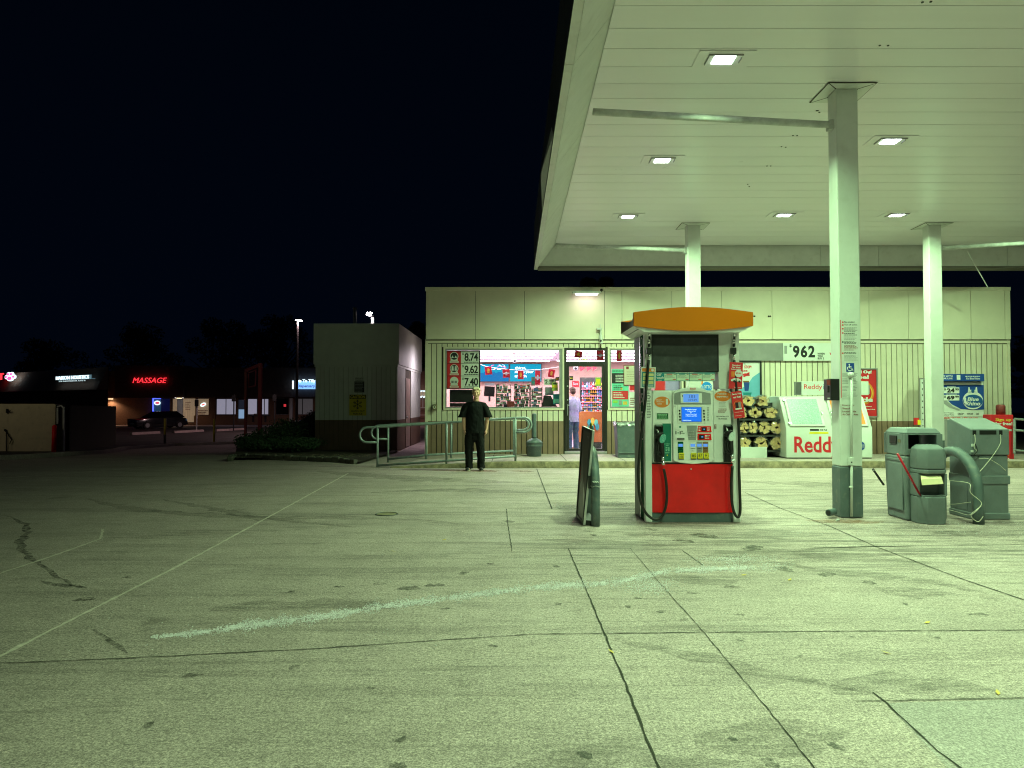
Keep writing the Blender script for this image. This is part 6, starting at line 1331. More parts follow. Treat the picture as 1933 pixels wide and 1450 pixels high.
loft(MB(), [(scale(pl, 1.0), .605), (scale(pl, 1.01), .65)]).build('shell_band', m_bin, t, bevel=.01)
loft(MB(), [(scale(pl, .98), .655), (scale(pl, 1.0), .69), (scale(pl, 1.0), .83), (scale(pl, .93), .90), (scale(pl, .62), .945)]).build('towel_housing', m_bin, t, bevel=.014)
mb = MB(); q = lambda x, y, Y: P(x, y, Y)
vs = [q(1738, 898, 8.56), q(1776, 898, 8.54), q(1738.5, 905, 8.49), q(1778, 903, 8.475), q(1740.5, 916, 8.47), q(1781, 913.5, 8.455)]
mb.add(vs, [(0, 1, 3, 2), (2, 3, 5, 4)]); mb.build('paper_towel', m_straw, label='sheet of pale paper towel hanging from the washer unit', cat='paper towel')
mb = MB(); mb.cyl(P(1739, 939, 8.60), P(1694, 856.5, 8.45), .0125, n=12); mb.build('squeegee', mat('red_handle', (.5, .01, .03), .35), label='long red squeegee handle standing in the washer tank', cat='squeegee', smooth=True)
mb = MB(); mb.cyl(P(1668, 915, 9.0), P(1648, 886, 8.9), .014, n=10); mb.mi = 1; mb.ball(P(1649.5, 888, 8.88), .006); mb.build('black_squeegee', [m_black, m_paper], label='black squeegee handle sticking out behind the trash bin', cat='squeegee')

# ================================================================== BIG GREY BIN
gx0, gx1, gy0, gy1 = 5.735, 6.185, 8.87, 9.34
t = thing('tall_grey_bin', 'tall grey plastic bin with a sloping hood tied up with white rope', 'bin', ((gx0 + gx1) / 2, 9.1, 0))
mb = MB(); mb.hexa([(gx0, gy0, .02), (gx1, gy0, .02), (gx1, gy1, .02), (gx0, gy1, .02), (gx0, gy0, .80), (gx1, gy0, .80), (gx1, gy1, .80), (gx0, gy1, .80)]); mb.build('bin_body', m_bin, t, bevel=.016)
mb = MB(); mb.box(gx0 - .008, gx1 + .012, gy0 - .012, gy1 + .01, 0.0, .085); mb.build('foot_band', m_bin, t, bevel=.014)
mb = MB(); mb.box(gx0 - .006, gx1 + .016, gy0 - .014, gy1 + .006, .44, .545); mb.build('waist_band', m_bin, t, bevel=.01)
mb = MB(); mb.box(gx0 - .004, gx0 + .01, gy0 + .1, gy1 - .06, .10, .5); mb.build('side_panel', m_bin, t, bevel=.01)
zf, zr = PZ(810, gy0), PZ(795, gy1) + .02
mb = MB(); mb.prism([(gy0 - .02, .80), (gy0 - .02, zf), (gy1 - .06, zr + .02), (gy1 + .01, zr), (gy1 + .01, .80)], 'x', gx0 - .02, gx1 + .01); hd = mb.build('hood', m_bin, t, bevel=.018)
mb = MB(); Yh = gy0 - .02
mb.r(1836, 812.5, 1843, 821, Yh - .002, .004); mb.r(1849, 812.5, 1881, 820.5, Yh - .002, .004); mb.r(1886, 812.5, 1892.5, 821, Yh - .002, .004); mb.build('hood_slots', m_hide, hd)
mb = MB(); mb.r(1834, 838, 1840, 843, Yh - .01, .01); mb.r(1833, 850, 1838, 854, Yh - .01, .01); mb.build('latch_plate', m_white, hd)
rp = thing('rope', 'white cord tied through the hood slots and around the curved pipe', 'rope', P(1860, 980, 8.5))
for pts in [[(1840, 820, Yh - .02), (1841, 832, Yh - .03), (1839, 845, Yh - .03), (1843, 850, Yh - .03), (1842, 858, Yh - .03)], [(1888, 820, Yh - .01), (1888, 838, Yh - .03), (1870, 866, Yh - .04), (1848, 892, Yh - .05)],
            [(1848, 866, Yh - .02), (1865, 866, Yh - .03), (1885, 877, Yh - .03), (1898, 888, Yh - .0)], [(1782, 905, 8.9), (1800, 908, 8.8), (1830, 913, 8.55), (1832, 930, 8.5), (1853, 951, 8.48), (1833, 972, 8.48), (1846, 985, 8.47), (1856, 975, 8.47)],
            [(1782, 950, 8.9), (1800, 952, 8.8), (1832, 948, 8.52)], [(1783, 960, 9.0), (1805, 966, 8.85), (1832, 972, 8.5), (1852, 955, 8.46)]]:
    mb = MB(); mb.tube(spline([P(*p) for p in pts], 6), .0042, n=6); mb.build('cord', m_rope, rp, smooth=True)
mb = MB(); mb.tube(spline([P(1841, 838, Yh - .035), P(1845, 850, Yh - .04), P(1840, 858, Yh - .04), P(1848, 862, Yh - .04), P(1838, 870, Yh - .03)], 5), .007, n=6); mb.build('lock_chain', m_dark, rp)

# ================================================================== ARCHED PIPE BOLLARDS
def arch(x, y0, y1, ztop, r, label):
    t = thing('arched_bollard', label, 'bollard', (x, (y0 + y1) / 2, 0), 'arched steel pipe guards beside the pump island')
    R_ = (y1 - y0) / 2; zc_ = ztop - r - R_; pts = [(x, y0, 0), (x, y0, zc_ * .5)] + [(x, (y0 + y1) / 2 - R_ * math.cos(a_), zc_ + R_ * math.sin(a_)) for a_ in [math.pi * i / 20 for i in range(21)]] + [(x, y1, zc_ * .5), (x, y1, 0)]
    mb = MB(); mb.tube(pts, r, n=20); mb.build('pipe', m_teal, t, smooth=True); return t, zc_
t1, zc1 = arch(.985, 8.41, 9.28, PZ(841, 8.8), .052, 'grey green arched steel pipe with rust rings, holding the leaning sign')
mb = MB()
for dz in (0, .0): mb.tube([(.985 + .0535 * math.cos(a_), 8.41 + .0535 * math.sin(a_), zc1 + .03 + .008 * math.sin(3 * a_)) for a_ in [6.283 * i / 20 for i in range(20)]], .005, n=6, closed=True)
for i in range(9): q = P(1119 + i * 1.3, 909 + (i % 3), 8.36); mb.ball(q, .006 + .002 * (i % 2), n=4)
mb.build('chipped_paint_ring', m_white, t1)
arch(PX(1843, 8.56), 8.56, 9.5, PZ(843, 9.0), .062, 'grey green arched steel pipe in front of the tall grey bin, wrapped in cord')

# ================================================================== LEANING SIGN BOARD
bl = [Vector((.842, 8.45, .01)), Vector((.823, 9.08, .01)), Vector((.897, 9.0, 1.16)), Vector((.958, 8.47, 1.125))]   # near-bottom, far-bottom, far-top, near-top
t = thing('leaning_sign', 'tall black framed poster board leaning on the arched pipe, seen nearly edge on', 'sign board', (.84, 8.76, 0))
nrm = (bl[1] - bl[0]).cross(bl[3] - bl[0]).normalized()
if nrm.x > 0: nrm = -nrm
def bp(u, v, o): 
    a = bl[0].lerp(bl[1], u); b = bl[3].lerp(bl[2], u); return a.lerp(b, v) + nrm * o
def slab(mb, u0, u1, v0, v1, o0, o1, mi=None): mb.hexa([bp(u0, v0, o1), bp(u1, v0, o1), bp(u1, v0, o0), bp(u0, v0, o0), bp(u0, v1, o1), bp(u1, v1, o1), bp(u1, v1, o0), bp(u0, v1, o0)], mi)
mb = MB(); slab(mb, 0, 1, 0, 1, -.028, -.002); mb.build('backing', m_alu, t)
mb = MB(); slab(mb, 0, .07, 0, 1, -.002, .012); slab(mb, .93, 1, 0, 1, -.002, .012); slab(mb, .07, .93, 0, .035, -.002, .012); slab(mb, .07, .93, .965, 1, -.002, .012); mb.build('sign_frame', m_black, t)
mb = MB(); slab(mb, .07, .93, .035, .965, -.002, .001, 0)
for u0, u1, v0, v1, mi_ in [(.3, .8, .84, .92, 1), (.2, .85, .76, .80, 2), (.25, .7, .70, .73, 1), (.15, .5, .62, .68, 3), (.2, .9, .36, .58, 2), (.2, .8, .10, .30, 4)]: slab(mb, u0, u1, v0, v1, .001, .002, mi_)
for i in range(5): slab(mb, .2, .88, .40 + i * .035, .415 + i * .035, .002, .003, 3)
mb.build('poster', [mat('poster_dim', (.09, .08, .08), .4), m_grey, m_redd, m_redp, mat('poster_green', (.05, .12, .1), .5)], t)
mb = MB(); slab(mb, 0, 1, .0, .05, -.16, -.029); mb.build('foot_wedge', m_black, t)
mb = MB(); 
for (u, v, mi_, r1) in [(.25, 1.015, 0, .035), (.45, 1.03, 1, .04), (.62, 1.02, 2, .045), (.75, .985, 0, .04), (.7, .95, 3, .05)]: mb.ball(bp(u, v, -.035 - .01 * mi_), r1, n=6, mi=mi_, sc=(.35, 1, 1))
mb.build('coloured_topper', [mat('sky_blob', (.05, .35, .6), .4), m_gold, m_teg, m_green], t)
mb = MB(); mb.box(.905, .955, 8.42, 8.47, PZ(922, 8.45), PZ(898, 8.45)); mb.build('clamp', m_black, t)
# ================================================================== PEOPLE
class Blob:
    def __init__(s): s.bm = bmesh.new()
    def ell(s, c, r, rot=None):
        M_ = Matrix.Translation(c) @ (rot if rot else Matrix()) @ Matrix.Diagonal((r[0], r[1], r[2], 1)); bmesh.ops.create_icosphere(s.bm, subdivisions=3, radius=1, matrix=M_); return s
    def cap(s, pts, rad, flat=1.0):
        "rounded tapered limb through pts; flat squeezes it front to back"
        for (a, b), (ra, rb) in zip(zip(pts, pts[1:]), zip(rad, rad[1:])):
            a = Vector(a); b = Vector(b); n = max(2, int((b - a).length / (min(ra, rb) * .35)))
            for i in range(n + 1):
                t_ = i / n; r_ = ra + (rb - ra) * t_; M_ = Matrix.Translation(a.lerp(b, t_)) @ Matrix.Diagonal((r_, r_ * flat, r_, 1)); bmesh.ops.create_icosphere(s.bm, subdivisions=2, radius=1, matrix=M_)
        return s
    def loft(s, rings, n=28):
        "rings: (cx, cy, z, rx, ry)"
        vs = [[s.bm.verts.new((cx + rx * math.cos(6.2832 * i / n), cy + ry * math.sin(6.2832 * i / n), z)) for i in range(n)] for cx, cy, z, rx, ry in rings]
        for a, b in zip(vs, vs[1:]):
            for i in range(n): s.bm.faces.new((a[i], a[(i + 1) % n], b[(i + 1) % n], b[i]))
        s.bm.faces.new(vs[0][::-1]); s.bm.faces.new(vs[-1]); return s
    def build(s, name, m, parent, origin, M_, vox=.007, smooth=2, label=None, fn=None):
        me = bpy.data.meshes.new('tmp'); s.bm.to_mesh(me); s.bm.free(); ob = bpy.data.objects.new('tmp', me); COL.objects.link(ob)
        r = ob.modifiers.new('r', 'REMESH'); r.mode = 'VOXEL'; r.voxel_size = vox
        sm = ob.modifiers.new('s', 'SMOOTH'); sm.iterations = smooth; sm.factor = .5
        bpy.context.view_layer.update(); dg = bpy.context.evaluated_depsgraph_get(); m2 = bpy.data.meshes.new_from_object(ob.evaluated_get(dg)); bpy.data.objects.remove(ob); bpy.data.meshes.remove(me)
        m2.name = name
        if fn:
            for v in m2.vertices: v.co = fn(v.co)
        off = Vector(origin) - ORG[parent.name]
        for v in m2.vertices: v.co = (M_ @ v.co) + off
        m2.materials.clear(); m2.materials.append(m)
        for p in m2.polygons: p.use_smooth = True; p.material_index = 0
        o = bpy.data.objects.new(name, m2); COL.objects.link(o); o.parent = parent; ORG[o.name] = ORG[parent.name]; return tagp(o, label)
def hand(B, wr, dirv, side, palmn, curl=.5, s=1.0):
    "palm, four bent fingers of unequal length and a thumb off the palm's side; dirv = fingers' way, side = towards the thumb, palmn = way the palm faces"
    d = Vector(dirv).normalized(); t_ = Vector(side).normalized(); n = Vector(palmn).normalized(); w_ = Vector(wr)
    for i in range(4):
        o_ = w_ + t_ * (.027 - .018 * i) * s; B.cap([o_ + d * .012, o_ + d * .085 * s], [.014 * s, .0125 * s])
    for i, ln in enumerate((.068, .078, .072, .056)):
        a = w_ + t_ * (.028 - .0185 * i) * s + d * .085 * s; cu = curl * (.8 + .15 * i)
        b = a + (d * math.cos(cu * .4) + n * math.sin(cu * .4)) * ln * .45 * s; c = b + (d * math.cos(cu * 1.1) + n * math.sin(cu * 1.1)) * ln * .32 * s; e_ = c + (d * math.cos(cu * 1.6) + n * math.sin(cu * 1.6)) * ln * .25 * s
        B.cap([a, b, c, e_], [.0098 * s, .009 * s, .0082 * s, .007 * s])
    a = w_ + t_ * .024 * s + d * .028 * s; b = a + (t_ * .55 + d * .75 + n * .25) * .036 * s; c = b + (t_ * .15 + d * .9 + n * .35) * .030 * s
    B.cap([a, b, c], [.0145 * s, .0115 * s, .0088 * s])
def head(B, c, s=1.0, jaw=1.0):
    c = Vector(c); v = lambda x, y, z: c + Vector((x, y, z)) * s
    B.ell(v(0, .012, .035), (.074 * s, .094 * s, .088 * s)); B.ell(v(0, -.018, -.02), (.064 * s, .074 * s, .080 * s)); B.ell(v(0, -.032, -.072), (.044 * s * jaw, .048 * s, .040 * s)); B.ell(v(0, -.064, -.090), (.022 * s, .018 * s, .018 * s))
    B.cap([v(0, -.090, .018), v(0, -.106, -.022)], [.0085 * s, .0125 * s]); B.ell(v(-.011, -.097, -.026), (.009 * s, .010 * s, .008 * s)); B.ell(v(.011, -.097, -.026), (.009 * s, .010 * s, .008 * s))
    for sx in (-1, 1):
        B.cap([v(sx * .012, -.087, .030), v(sx * .045, -.074, .030)], [.010 * s, .009 * s]); B.ell(v(sx * .044, -.066, -.018), (.022 * s, .018 * s, .020 * s)); B.ell(v(sx * .074, .008, -.004), (.010 * s, .018 * s, .030 * s)); B.ell(v(sx * .030, -.076, .008), (.0145 * s, .010 * s, .009 * s))
    B.cap([v(-.020, -.087, -.052), v(.020, -.087, -.052)], [.0062 * s, .0062 * s]); B.cap([v(-.016, -.086, -.061), v(.016, -.086, -.061)], [.0066 * s, .0066 * s])
from mathutils import noise as mnoise
def crease(amp, fz, ph=0):
    def f(co):
        q = Vector((co.x * fz * .35 + ph, co.y * fz * .35, co.z * fz * .22 + co.x * fz * .12)); n_ = mnoise.noise(q) + .5 * mnoise.noise(q * 2.3)
        d = Vector((co.x, co.y * 1.3, 0)); d = d.normalized() if d.length > .01 else d
        return Vector((co.x, co.y, co.z)) + d * n_ * amp * 2.2
    return f

# --- the person standing by the ramp rail
pq = P(897, 887, 15.35); pq.z = 0
per = thing('person', 'blond person in loose black t-shirt and baggy black trousers standing outside by the rail', 'person', pq)
I = Matrix(); o0 = (pq.x + .0, pq.y, 0)
hx, hz = .022, 1.655
B = Blob(); head(B, (hx, -.01, hz), 1.04, .95); B.cap([(hx, .012, hz - .085), (.010, .02, 1.47)], [.062, .070])
B.loft([(0, .01, .86, .165, .115), (0, .0, 1.0, .15, .10), (0, .0, 1.15, .155, .10), (0, .0, 1.30, .18, .11), (0, .01, 1.42, .17, .09), (.005, .02, 1.49, .07, .06)])
armL = [(-.165, .0, 1.365), (-.248, .01, 1.13), (-.232, -.03, .885)]; armR = [(.165, 0, 1.365), (.256, .01, 1.13), (.246, -.03, .885)]
for A_, sx in ((armL, -1), (armR, 1)):
    B.cap(A_, [.050, .046, .031]); m_ = Vector(A_[1]).lerp(Vector(A_[2]), .3); B.ell(m_, (.046, .046, .08))
    hand(B, Vector(A_[2]) + Vector((0, 0, .01)), (-.02 * sx, -.06, -1), (-sx * .35, -1, 0), (-sx, .2, 0), curl=.75, s=.95)
for sx in (-1, 1): B.cap([(sx * .09, .0, .88), (sx * .115, -.01, .5), (sx * .125, .01, .09)], [.085, .055, .042]); B.cap([(sx * .125, .03, .05), (sx * .14, -.12, .04)], [.035, .03])
B.build('body', m_skin, per, o0, I, vox=.0055, smooth=2)
B = Blob(); sh_ = .0
B.loft([(0, .0, .80, .208, .14), (0, .0, .95, .206, .138), (0, .0, 1.12, .200, .135), (0, .0, 1.27, .198, .13), (0, .005, 1.38, .205, .122), (0, .01, 1.435, .175, .10), (.004, .015, 1.472, .115, .082), (.008, .018, 1.492, .074, .066)])
for sx in (-1, 1): B.loft([(sx * .292, 0, 1.14, .088, .095), (sx * .266, 0, 1.22, .076, .088), (sx * .228, 0, 1.31, .072, .082), (sx * .19, 0, 1.39, .070, .075), (sx * .14, .0, 1.43, .05, .06)])
for sx in (-1, 1): B.cap([(sx * .10, .012, 1.425), (sx * .18, .008, 1.392), (sx * .225, .0, 1.33), (sx * .262, 0, 1.22)], [.062, .075, .078, .076])
B.build('tshirt', m_shirt, per, o0, I, vox=.008, smooth=3, fn=crease(.0045, 34))
B = Blob()
for sx, x1, x2 in ((-1, -.138, -.132), (1, .108, .128)):
    B.loft([(x2, -.01, .045, .084, .10), (x2, -.005, .10, .078, .095), (x2 - .002, .0, .30, .084, .095), (x1, .0, .50, .092, .105), (x1 * .92, .0, .66, .100, .115), (x1 * .84, .0, .80, .106, .12), (x1 * .8, .0, .88, .098, .12)])
B.ell((-.01, .0, .80), (.17, .118, .10)); B.ell((-.01, .0, .70), (.14, .105, .10)); B.build('trousers', m_pant, per, o0, I, vox=.008, smooth=3, fn=crease(.0065, 42, 1))
for sx, x2 in ((-1, -.128), (1, .112)):
    B = Blob(); B.cap([(x2, .04, .045), (x2 + sx * .03, -.16, .040)], [.044, .038]); B.ell((x2 + sx * .03, -.17, .035), (.045, .06, .034))
    B.build('shoe', m_black, per, o0, I, vox=.007, fn=lambda co: Vector((co.x, co.y, max(co.z, .022))))
    so = MB(); so.M = Matrix.Translation(pq); so.prism([(x2 + sx * .015 + .048 * math.cos(a_) + sx * .012 * -math.sin(a_) , -.07 + .15 * math.sin(a_)) for a_ in [6.283 * i / 20 for i in range(20)]], 'z', .0, .024); so.build('shoe_sole', mat('shoe_sole_white%d' % sx, (.4, .36, .32), .6), per, bevel=.004)
B = Blob(); random.seed(9)
B.ell((hx, .022, hz + .052), (.083, .099, .084)); B.ell((hx, .045, hz + .00), (.082, .078, .085))
for i in range(34):
    a_ = random.uniform(0, 6.28); e_ = random.uniform(.35, 1.3); d = Vector((math.cos(a_) * math.cos(e_), math.sin(a_) * math.cos(e_), math.sin(e_))); c = Vector((hx, .018, hz + .05)); p = c + Vector((d.x * .082, d.y * .096, d.z * .082)); B.cap([p, p + Vector((d.x * .012 + .01, d.y * .012, -.012))], [.015, .008])
for x_ in (-.05, -.03, -.01, .012, .034, .055): B.cap([(hx + x_ * .9, -.045, hz + .118), (hx + x_ * 1.1 + .008, -.078, hz + .092)], [.018, .008])
for sx in (-1, 1): B.cap([(hx + sx * .076, -.02, hz + .06), (hx + sx * .080, -.02, hz + .01)], [.013, .007])
B.build('hair', m_hair, per, o0, I, vox=.005, smooth=1)
mb = MB(); mb.M = Matrix.Translation(pq)
for sx in (-1, 1): mb.ball((hx + sx * .030, -.0925, hz + .008), .0095, n=6, mi=0, sc=(1.3, .5, .55)); mb.ball((hx + sx * .030, -.0965, hz + .008), .0052, n=4, mi=1); mb.tube([(hx + sx * .016, -.099, hz + .0255), (hx + sx * .032, -.097, hz + .030), (hx + sx * .046, -.087, hz + .027)], .0042, n=5, mi=2)
mb.build('eyes', [m_paper, m_ink, m_olive], per)
mb = MB(); mb.M = Matrix.Translation(pq); mb.tube([(hx - .021, -.0915, hz - .056), (hx, -.0955, hz - .055), (hx + .021, -.0915, hz - .056)], .0038, n=6); mb.build('lips', mat('lips', (.42, .16, .13), .5), per)

# --- the shopper inside the door, seen from behind, in profile towards the counter side
cq = P(1081, 852, 20.0); cq.z = FL
cu_ = thing('person', 'shopper in a lilac shirt and blue jeans standing inside the glass door', 'person', cq)
Rm = Matrix.Rotation(math.radians(-150), 4, 'Z'); o1 = tuple(cq)
B = Blob(); head(B, (0, -.03, 1.64)); B.cap([(0, .0, 1.56), (0, .02, 1.46)], [.056, .064])
B.loft([(0, .01, .84, .17, .13), (0, -.03, 1.05, .18, .15), (0, -.02, 1.2, .17, .13), (0, .0, 1.38, .17, .1), (0, .02, 1.47, .07, .06)])
for sx in (-1, 1):
    el = (sx * .25, .03, 1.12); wr = (sx * .20, -.22, 1.02); B.cap([(sx * .19, .0, 1.39), el, wr], [.055, .043, .029]); hand(B, wr, (-.2 * sx, -1, -.15), (-sx, 0, .3), (0, 0, -1), curl=.9)
    B.cap([(sx * .09, 0, .86), (sx * .10, -.01, .48), (sx * .11, .02, .09)], [.085, .055, .042])
B.build('body', m_skin, cu_, o1, Rm, vox=.008)
B = Blob(); B.loft([(0, .0, .78, .195, .155), (0, -.02, .95, .20, .165), (0, -.015, 1.12, .195, .15), (0, 0, 1.3, .19, .13), (0, .01, 1.41, .17, .105), (.0, .015, 1.49, .075, .068)])
for sx in (-1, 1): B.cap([(sx * .17, .0, 1.39), (sx * .25, .03, 1.13), (sx * .225, -.08, 1.09)], [.072, .062, .055])
B.build('shirt', m_lilac, cu_, o1, Rm, vox=.011, smooth=3, fn=crease(.007, 30))
B = Blob()
for sx in (-1, 1): B.loft([(sx * .11, -.0, .04, .068, .085), (sx * .11, .0, .3, .07, .085), (sx * .105, .0, .5, .08, .095), (sx * .09, 0, .75, .095, .12), (sx * .085, 0, .88, .095, .12)])
B.ell((0, 0, .82), (.175, .13, .1)); B.build('jeans', m_jean, cu_, o1, Rm, vox=.011, smooth=3, fn=crease(.008, 40))
for sx in (-1, 1): B = Blob(); B.cap([(sx * .11, .03, .045), (sx * .12, -.16, .04)], [.044, .036]); B.build('shoe', m_olive, cu_, o1, Rm, vox=.01, fn=lambda co: Vector((co.x, co.y, max(co.z, .004))))
B = Blob(); B.ell((0, .0, 1.69), (.085, .1, .085)); B.ell((0, .03, 1.63), (.082, .075, .08)); B.build('hair', m_hair2, cu_, o1, Rm, vox=.01)

# ================================================================== SHED, HEDGE, PLANTER
SY = 21.0
def sx_(px): return PX(px, SY)
a, b = sx_(595), sx_(750); d0, d1 = SY, 26.3; zt, zm, zb_ = PZ(611, SY), PZ(688, SY), PZ(793, SY)
shed = thing('utility_shed', 'small windowless cream and brown shed with a side door next to the store', 'shed', ((a + b) / 2, 23, 0))
mb = MB(); mb.box(a + .03, b - .03, d0 + .03, d1 - .03, 0, zm + .1); mb.build('wall', m_gap, shed)
mb1, mb2 = MB(), MB(); sp2 = 8.9 * SY / F; x = a
while x < b - .02:
    x1 = min(x + sp2, b); mb1.box(x + .005, x1 - .005, d0, d0 + .028, zb_, zm); mb2.box(x + .005, x1 - .005, d0, d0 + .028, .01, zb_ - .001); x = x1
y = d0 + .03; YD0, YD1 = 21.0 * 216.5 / (767.5 - 966.5) * -1, 0
dy0 = -3.393 * F / (766 - CX); dy1 = -3.393 * F / (774.5 - CX)
while y < d1 - .02:
    y1 = min(y + sp2, d1)
    if not (y1 > dy0 and y < dy1): mb1.box(b - .028, b, y + .005, y1 - .005, zb_, zm); mb2.box(b - .028, b, y + .005, y1 - .005, .01, zb_ - .001)
    y = y1
mb1.build('siding', m_shed, shed); mb2.build('wainscot_siding', m_shedb, shed)
mb = MB(); mb.box(a - .12 * .4, b + .05, d0 - .05, d1 + .05, zm + .0, zt); mb.build('parapet', m_shed, shed, bevel=.006)
mb = MB(); mb.box(a - .02, b + .02, d0 - .02, d0 - .001, zm - .07, zm - .002); mb.box(b + .001, b + .02, d0, d1, zm - .07, zm - .002); mb.build('trim_band', m_shed, shed)
mb = MB(); mb.box(b - .03, b + .002, dy0 + .03, dy1 - .03, .04, 2.25); dd = mb.build('door', mat('shed_door', (.30, .22, .19), .5), shed)
mb = MB(); mb.ball((b + .03, dy0 + .12, 1.0), .035); mb.build('door_handle', m_alu, dd)
mb = MB(); mb.box(a, b, d0 - .015, d1, 0, .012); mb.build('footing', m_stone, shed)
# two signs on the shed
t = thing('parking_notice', 'small dark parking notice high on the shed front', 'sign', P(678, 741, SY - .02)); mb = MB(); mb.r(668.5, 712, 688, 741.5, SY - .012, .01, mi=0); mb.r(669, 720, 687.5, 741, SY - .014, .002, mi=1); mb.t('PRIVATE', 671, 713, 686, 715.6, SY - .012, mi=1, bold=.03); mb.t('PARKING', 671, 716.4, 686, 719, SY - .012, mi=1, bold=.03); mb.t('PATRONS ONLY', 670.5, 721.5, 686, 724, SY - .015, mi=2, bold=.02); mb.lines(670.5, 725, 686.5, 740, SY - .014, 6, mi=2)
mb.build('plate', [m_shed, m_ink, m_grey], t)
t = thing('ice_warning_sign', 'yellow caution sign with a black snowflake on the shed front', 'sign', P(675, 784, SY - .02)); mb = MB(); mb.r(659.5, 745, 691, 784.5, SY - .012, .01); mb.build('plate', mat('caution_yellow', (.62, .52, .03), .5), t)
mb = MB(); mb.r(660, 745.3, 690.5, 753, SY - .014, .002, mi=0); mb.mi = 1; mb.t('CAUTION', 661.5, 746.5, 689, 752, SY - .015, bold=.03); mb.mi = 0; mb.t('WATCH OUT', 662.5, 774.5, 688.5, 778, SY - .012, bold=.03); mb.t('FOR ICE', 666.5, 779.5, 684, 783, SY - .012, bold=.03)
c = P(675, 763.5, SY - .015); kk = SY / F
for i in range(6):
    a_ = math.pi / 6 + i * math.pi / 3; d = Vector((math.cos(a_), 0, math.sin(a_))); mb.tube([c, c + d * 9 * kk], .011, n=4)
    for r_ in (.5, .78):
        for sg in (-1, 1): d2 = Vector((math.cos(a_ + sg * .9), 0, math.sin(a_ + sg * .9))); mb.tube([c + d * 9 * kk * r_, c + d * 9 * kk * r_ + d2 * 2.8 * kk], .009, n=4)
mb.build('sign_print', [m_ink, m_yel], t)
mb = MB(); q = P(670, 611, 24.5); mb.cyl((q.x, 24.5, zt - .2), (q.x, 24.5, PZ(582, 24.5)), .06); mb.cyl((q.x, 24.5, PZ(583, 24.5)), (q.x, 24.5, PZ(581, 24.5)), .085); mb.build('vent_pipe', m_teal, label='thin grey vent pipe rising from the shed roof', cat='pipe')
FY = 25.5
t = thing('floodlight', 'twin lit floodlight on a short white mast behind the shed roof', 'floodlight', P(703, 611, FY))
mb = MB(); q = P(703, 611, FY); mb.box(q.x - .05, q.x + .05, FY, FY + .1, zt - .6, PZ(598, FY)); mb.build('mast', m_white, t); mb = MB(); mb.cyl(P(696, 597, FY), P(706, 597, FY), .03); mb.build('crossbar', m_dark, t)
for px in (694.2, 699.8):
    mb = MB(); mb.M = Matrix.Translation(P(px, 592.5, FY)) @ Matrix.Rotation(.45, 4, 'Y'); mb.box(-.05, .05, -.03, .05, -.065, .065); h_ = mb.build('lamp_head', m_dark, t)
    mb = MB(); mb.M = Matrix.Translation(P(px, 592.5, FY - .04)) @ Matrix.Rotation(.45, 4, 'Y'); mb.box(-.042, .042, -.01, .01, -.055, .055); mb.build('lens', m_lampw, h_)
L = bpy.data.lights.new('flood', 'SPOT'); L.energy = 60; L.color = (1, .85, .95); L.spot_size = 2.4; L.spot_blend = .6; lo = bpy.data.objects.new('flood', L); COL.objects.link(lo); lo.parent = t; lo.location = (-.15, -.12, .35); lo.rotation_euler = (math.radians(60), 0, math.radians(15))
# lamp on the store's side wall that lights the passage by the shed
t = thing('passage_lamp', 'wall lamp on the store side wall lighting the passage to the shed', 'wall light', (XA - .1, 24.0, 3.0))
mb = MB(); mb.box(XA - .22, XA - .001, 23.85, 24.15, 3.0, 3.16); mb.build('housing', m_dark, t, bevel=.01); mb = MB(); mb.box(XA - .20, XA - .02, 23.87, 24.13, 2.985, 2.999); mb.build('lens', m_lampw, t)
L = bpy.data.lights.new('passage', 'AREA'); L.size = .25; L.energy = 26; L.color = (1.0, .82, .98); lo = bpy.data.objects.new('passage', L); COL.objects.link(lo); lo.parent = t; lo.location = (-.1, 0, -.04); lo.rotation_euler = (0, math.radians(28), 0)
def leaves(mb, c, r, n, s, flat=1.0, mi=None, seed=0):
    for _ in range(n):
        while True:
            d = Vector((random.uniform(-1, 1), random.uniform(-1, 1), random.uniform(-1, 1)))
            if .35 < d.length < 1: break
        p = Vector(c) + Vector((d.x * r[0], d.y * r[1], d.z * r[2])); u = Vector((random.gauss(0, 1), random.gauss(0, 1), random.gauss(0, 1))).normalized(); v = u.orthogonal().normalized(); ss = s * random.uniform(.6, 1.4)
        mb.add([p - u * ss, p + v * ss * .45, p + u * ss, p - v * ss * .45], [(0, 1, 2, 3)], mi)
# juniper hedge: spreading shrubs in the edged bed before the shed
random.seed(21)
for i, (px, py, Y, rx, rz, lb) in enumerate([(483, 848, 21.0, .62, .36, 'low dark spreading shrub at the driveway tip of the bed'), (520, 838, 21.4, .72, .52, 'dark spreading shrub in the middle of the bed'), (560, 824, 21.8, .75, .72, 'tall dark shrub close to the shed corner'), (590, 812, 22.3, .5, .85, 'tallest dark shrub, touching the shed wall'), (545, 850, 20.4, .95, .30, 'low dark shrub along the stone edging')]):
    c = P(px, py, Y); t = thing('shrub', lb, 'shrub', (c.x, c.y, .05), 'dark shrubs in the bed beside the shed'); mb = MB(); z_ = max(.05 + rz * .8, .3)
    for _ in range(9): leaves(mb, (c.x + random.uniform(-.6, .6) * rx, c.y + random.uniform(-.4, .4), z_ * random.uniform(.6, 1.1)), (rx * .6, .5, rz * .55), 420, .035)
    mb.build('foliage', m_leafd, t); mb = MB()
    for _ in range(5): mb.tube([(c.x, c.y, .05), (c.x + random.uniform(-.3, .3) * rx, c.y, z_ * .6), (c.x + random.uniform(-.7, .7) * rx, c.y + random.uniform(-.3, .3), z_)], [.03, .02, .008], n=5)
    mb.build('stem', m_bark, t)
ed = [(440, 868), (452, 862), (470, 860), (520, 862), (600, 866), (680, 870)]
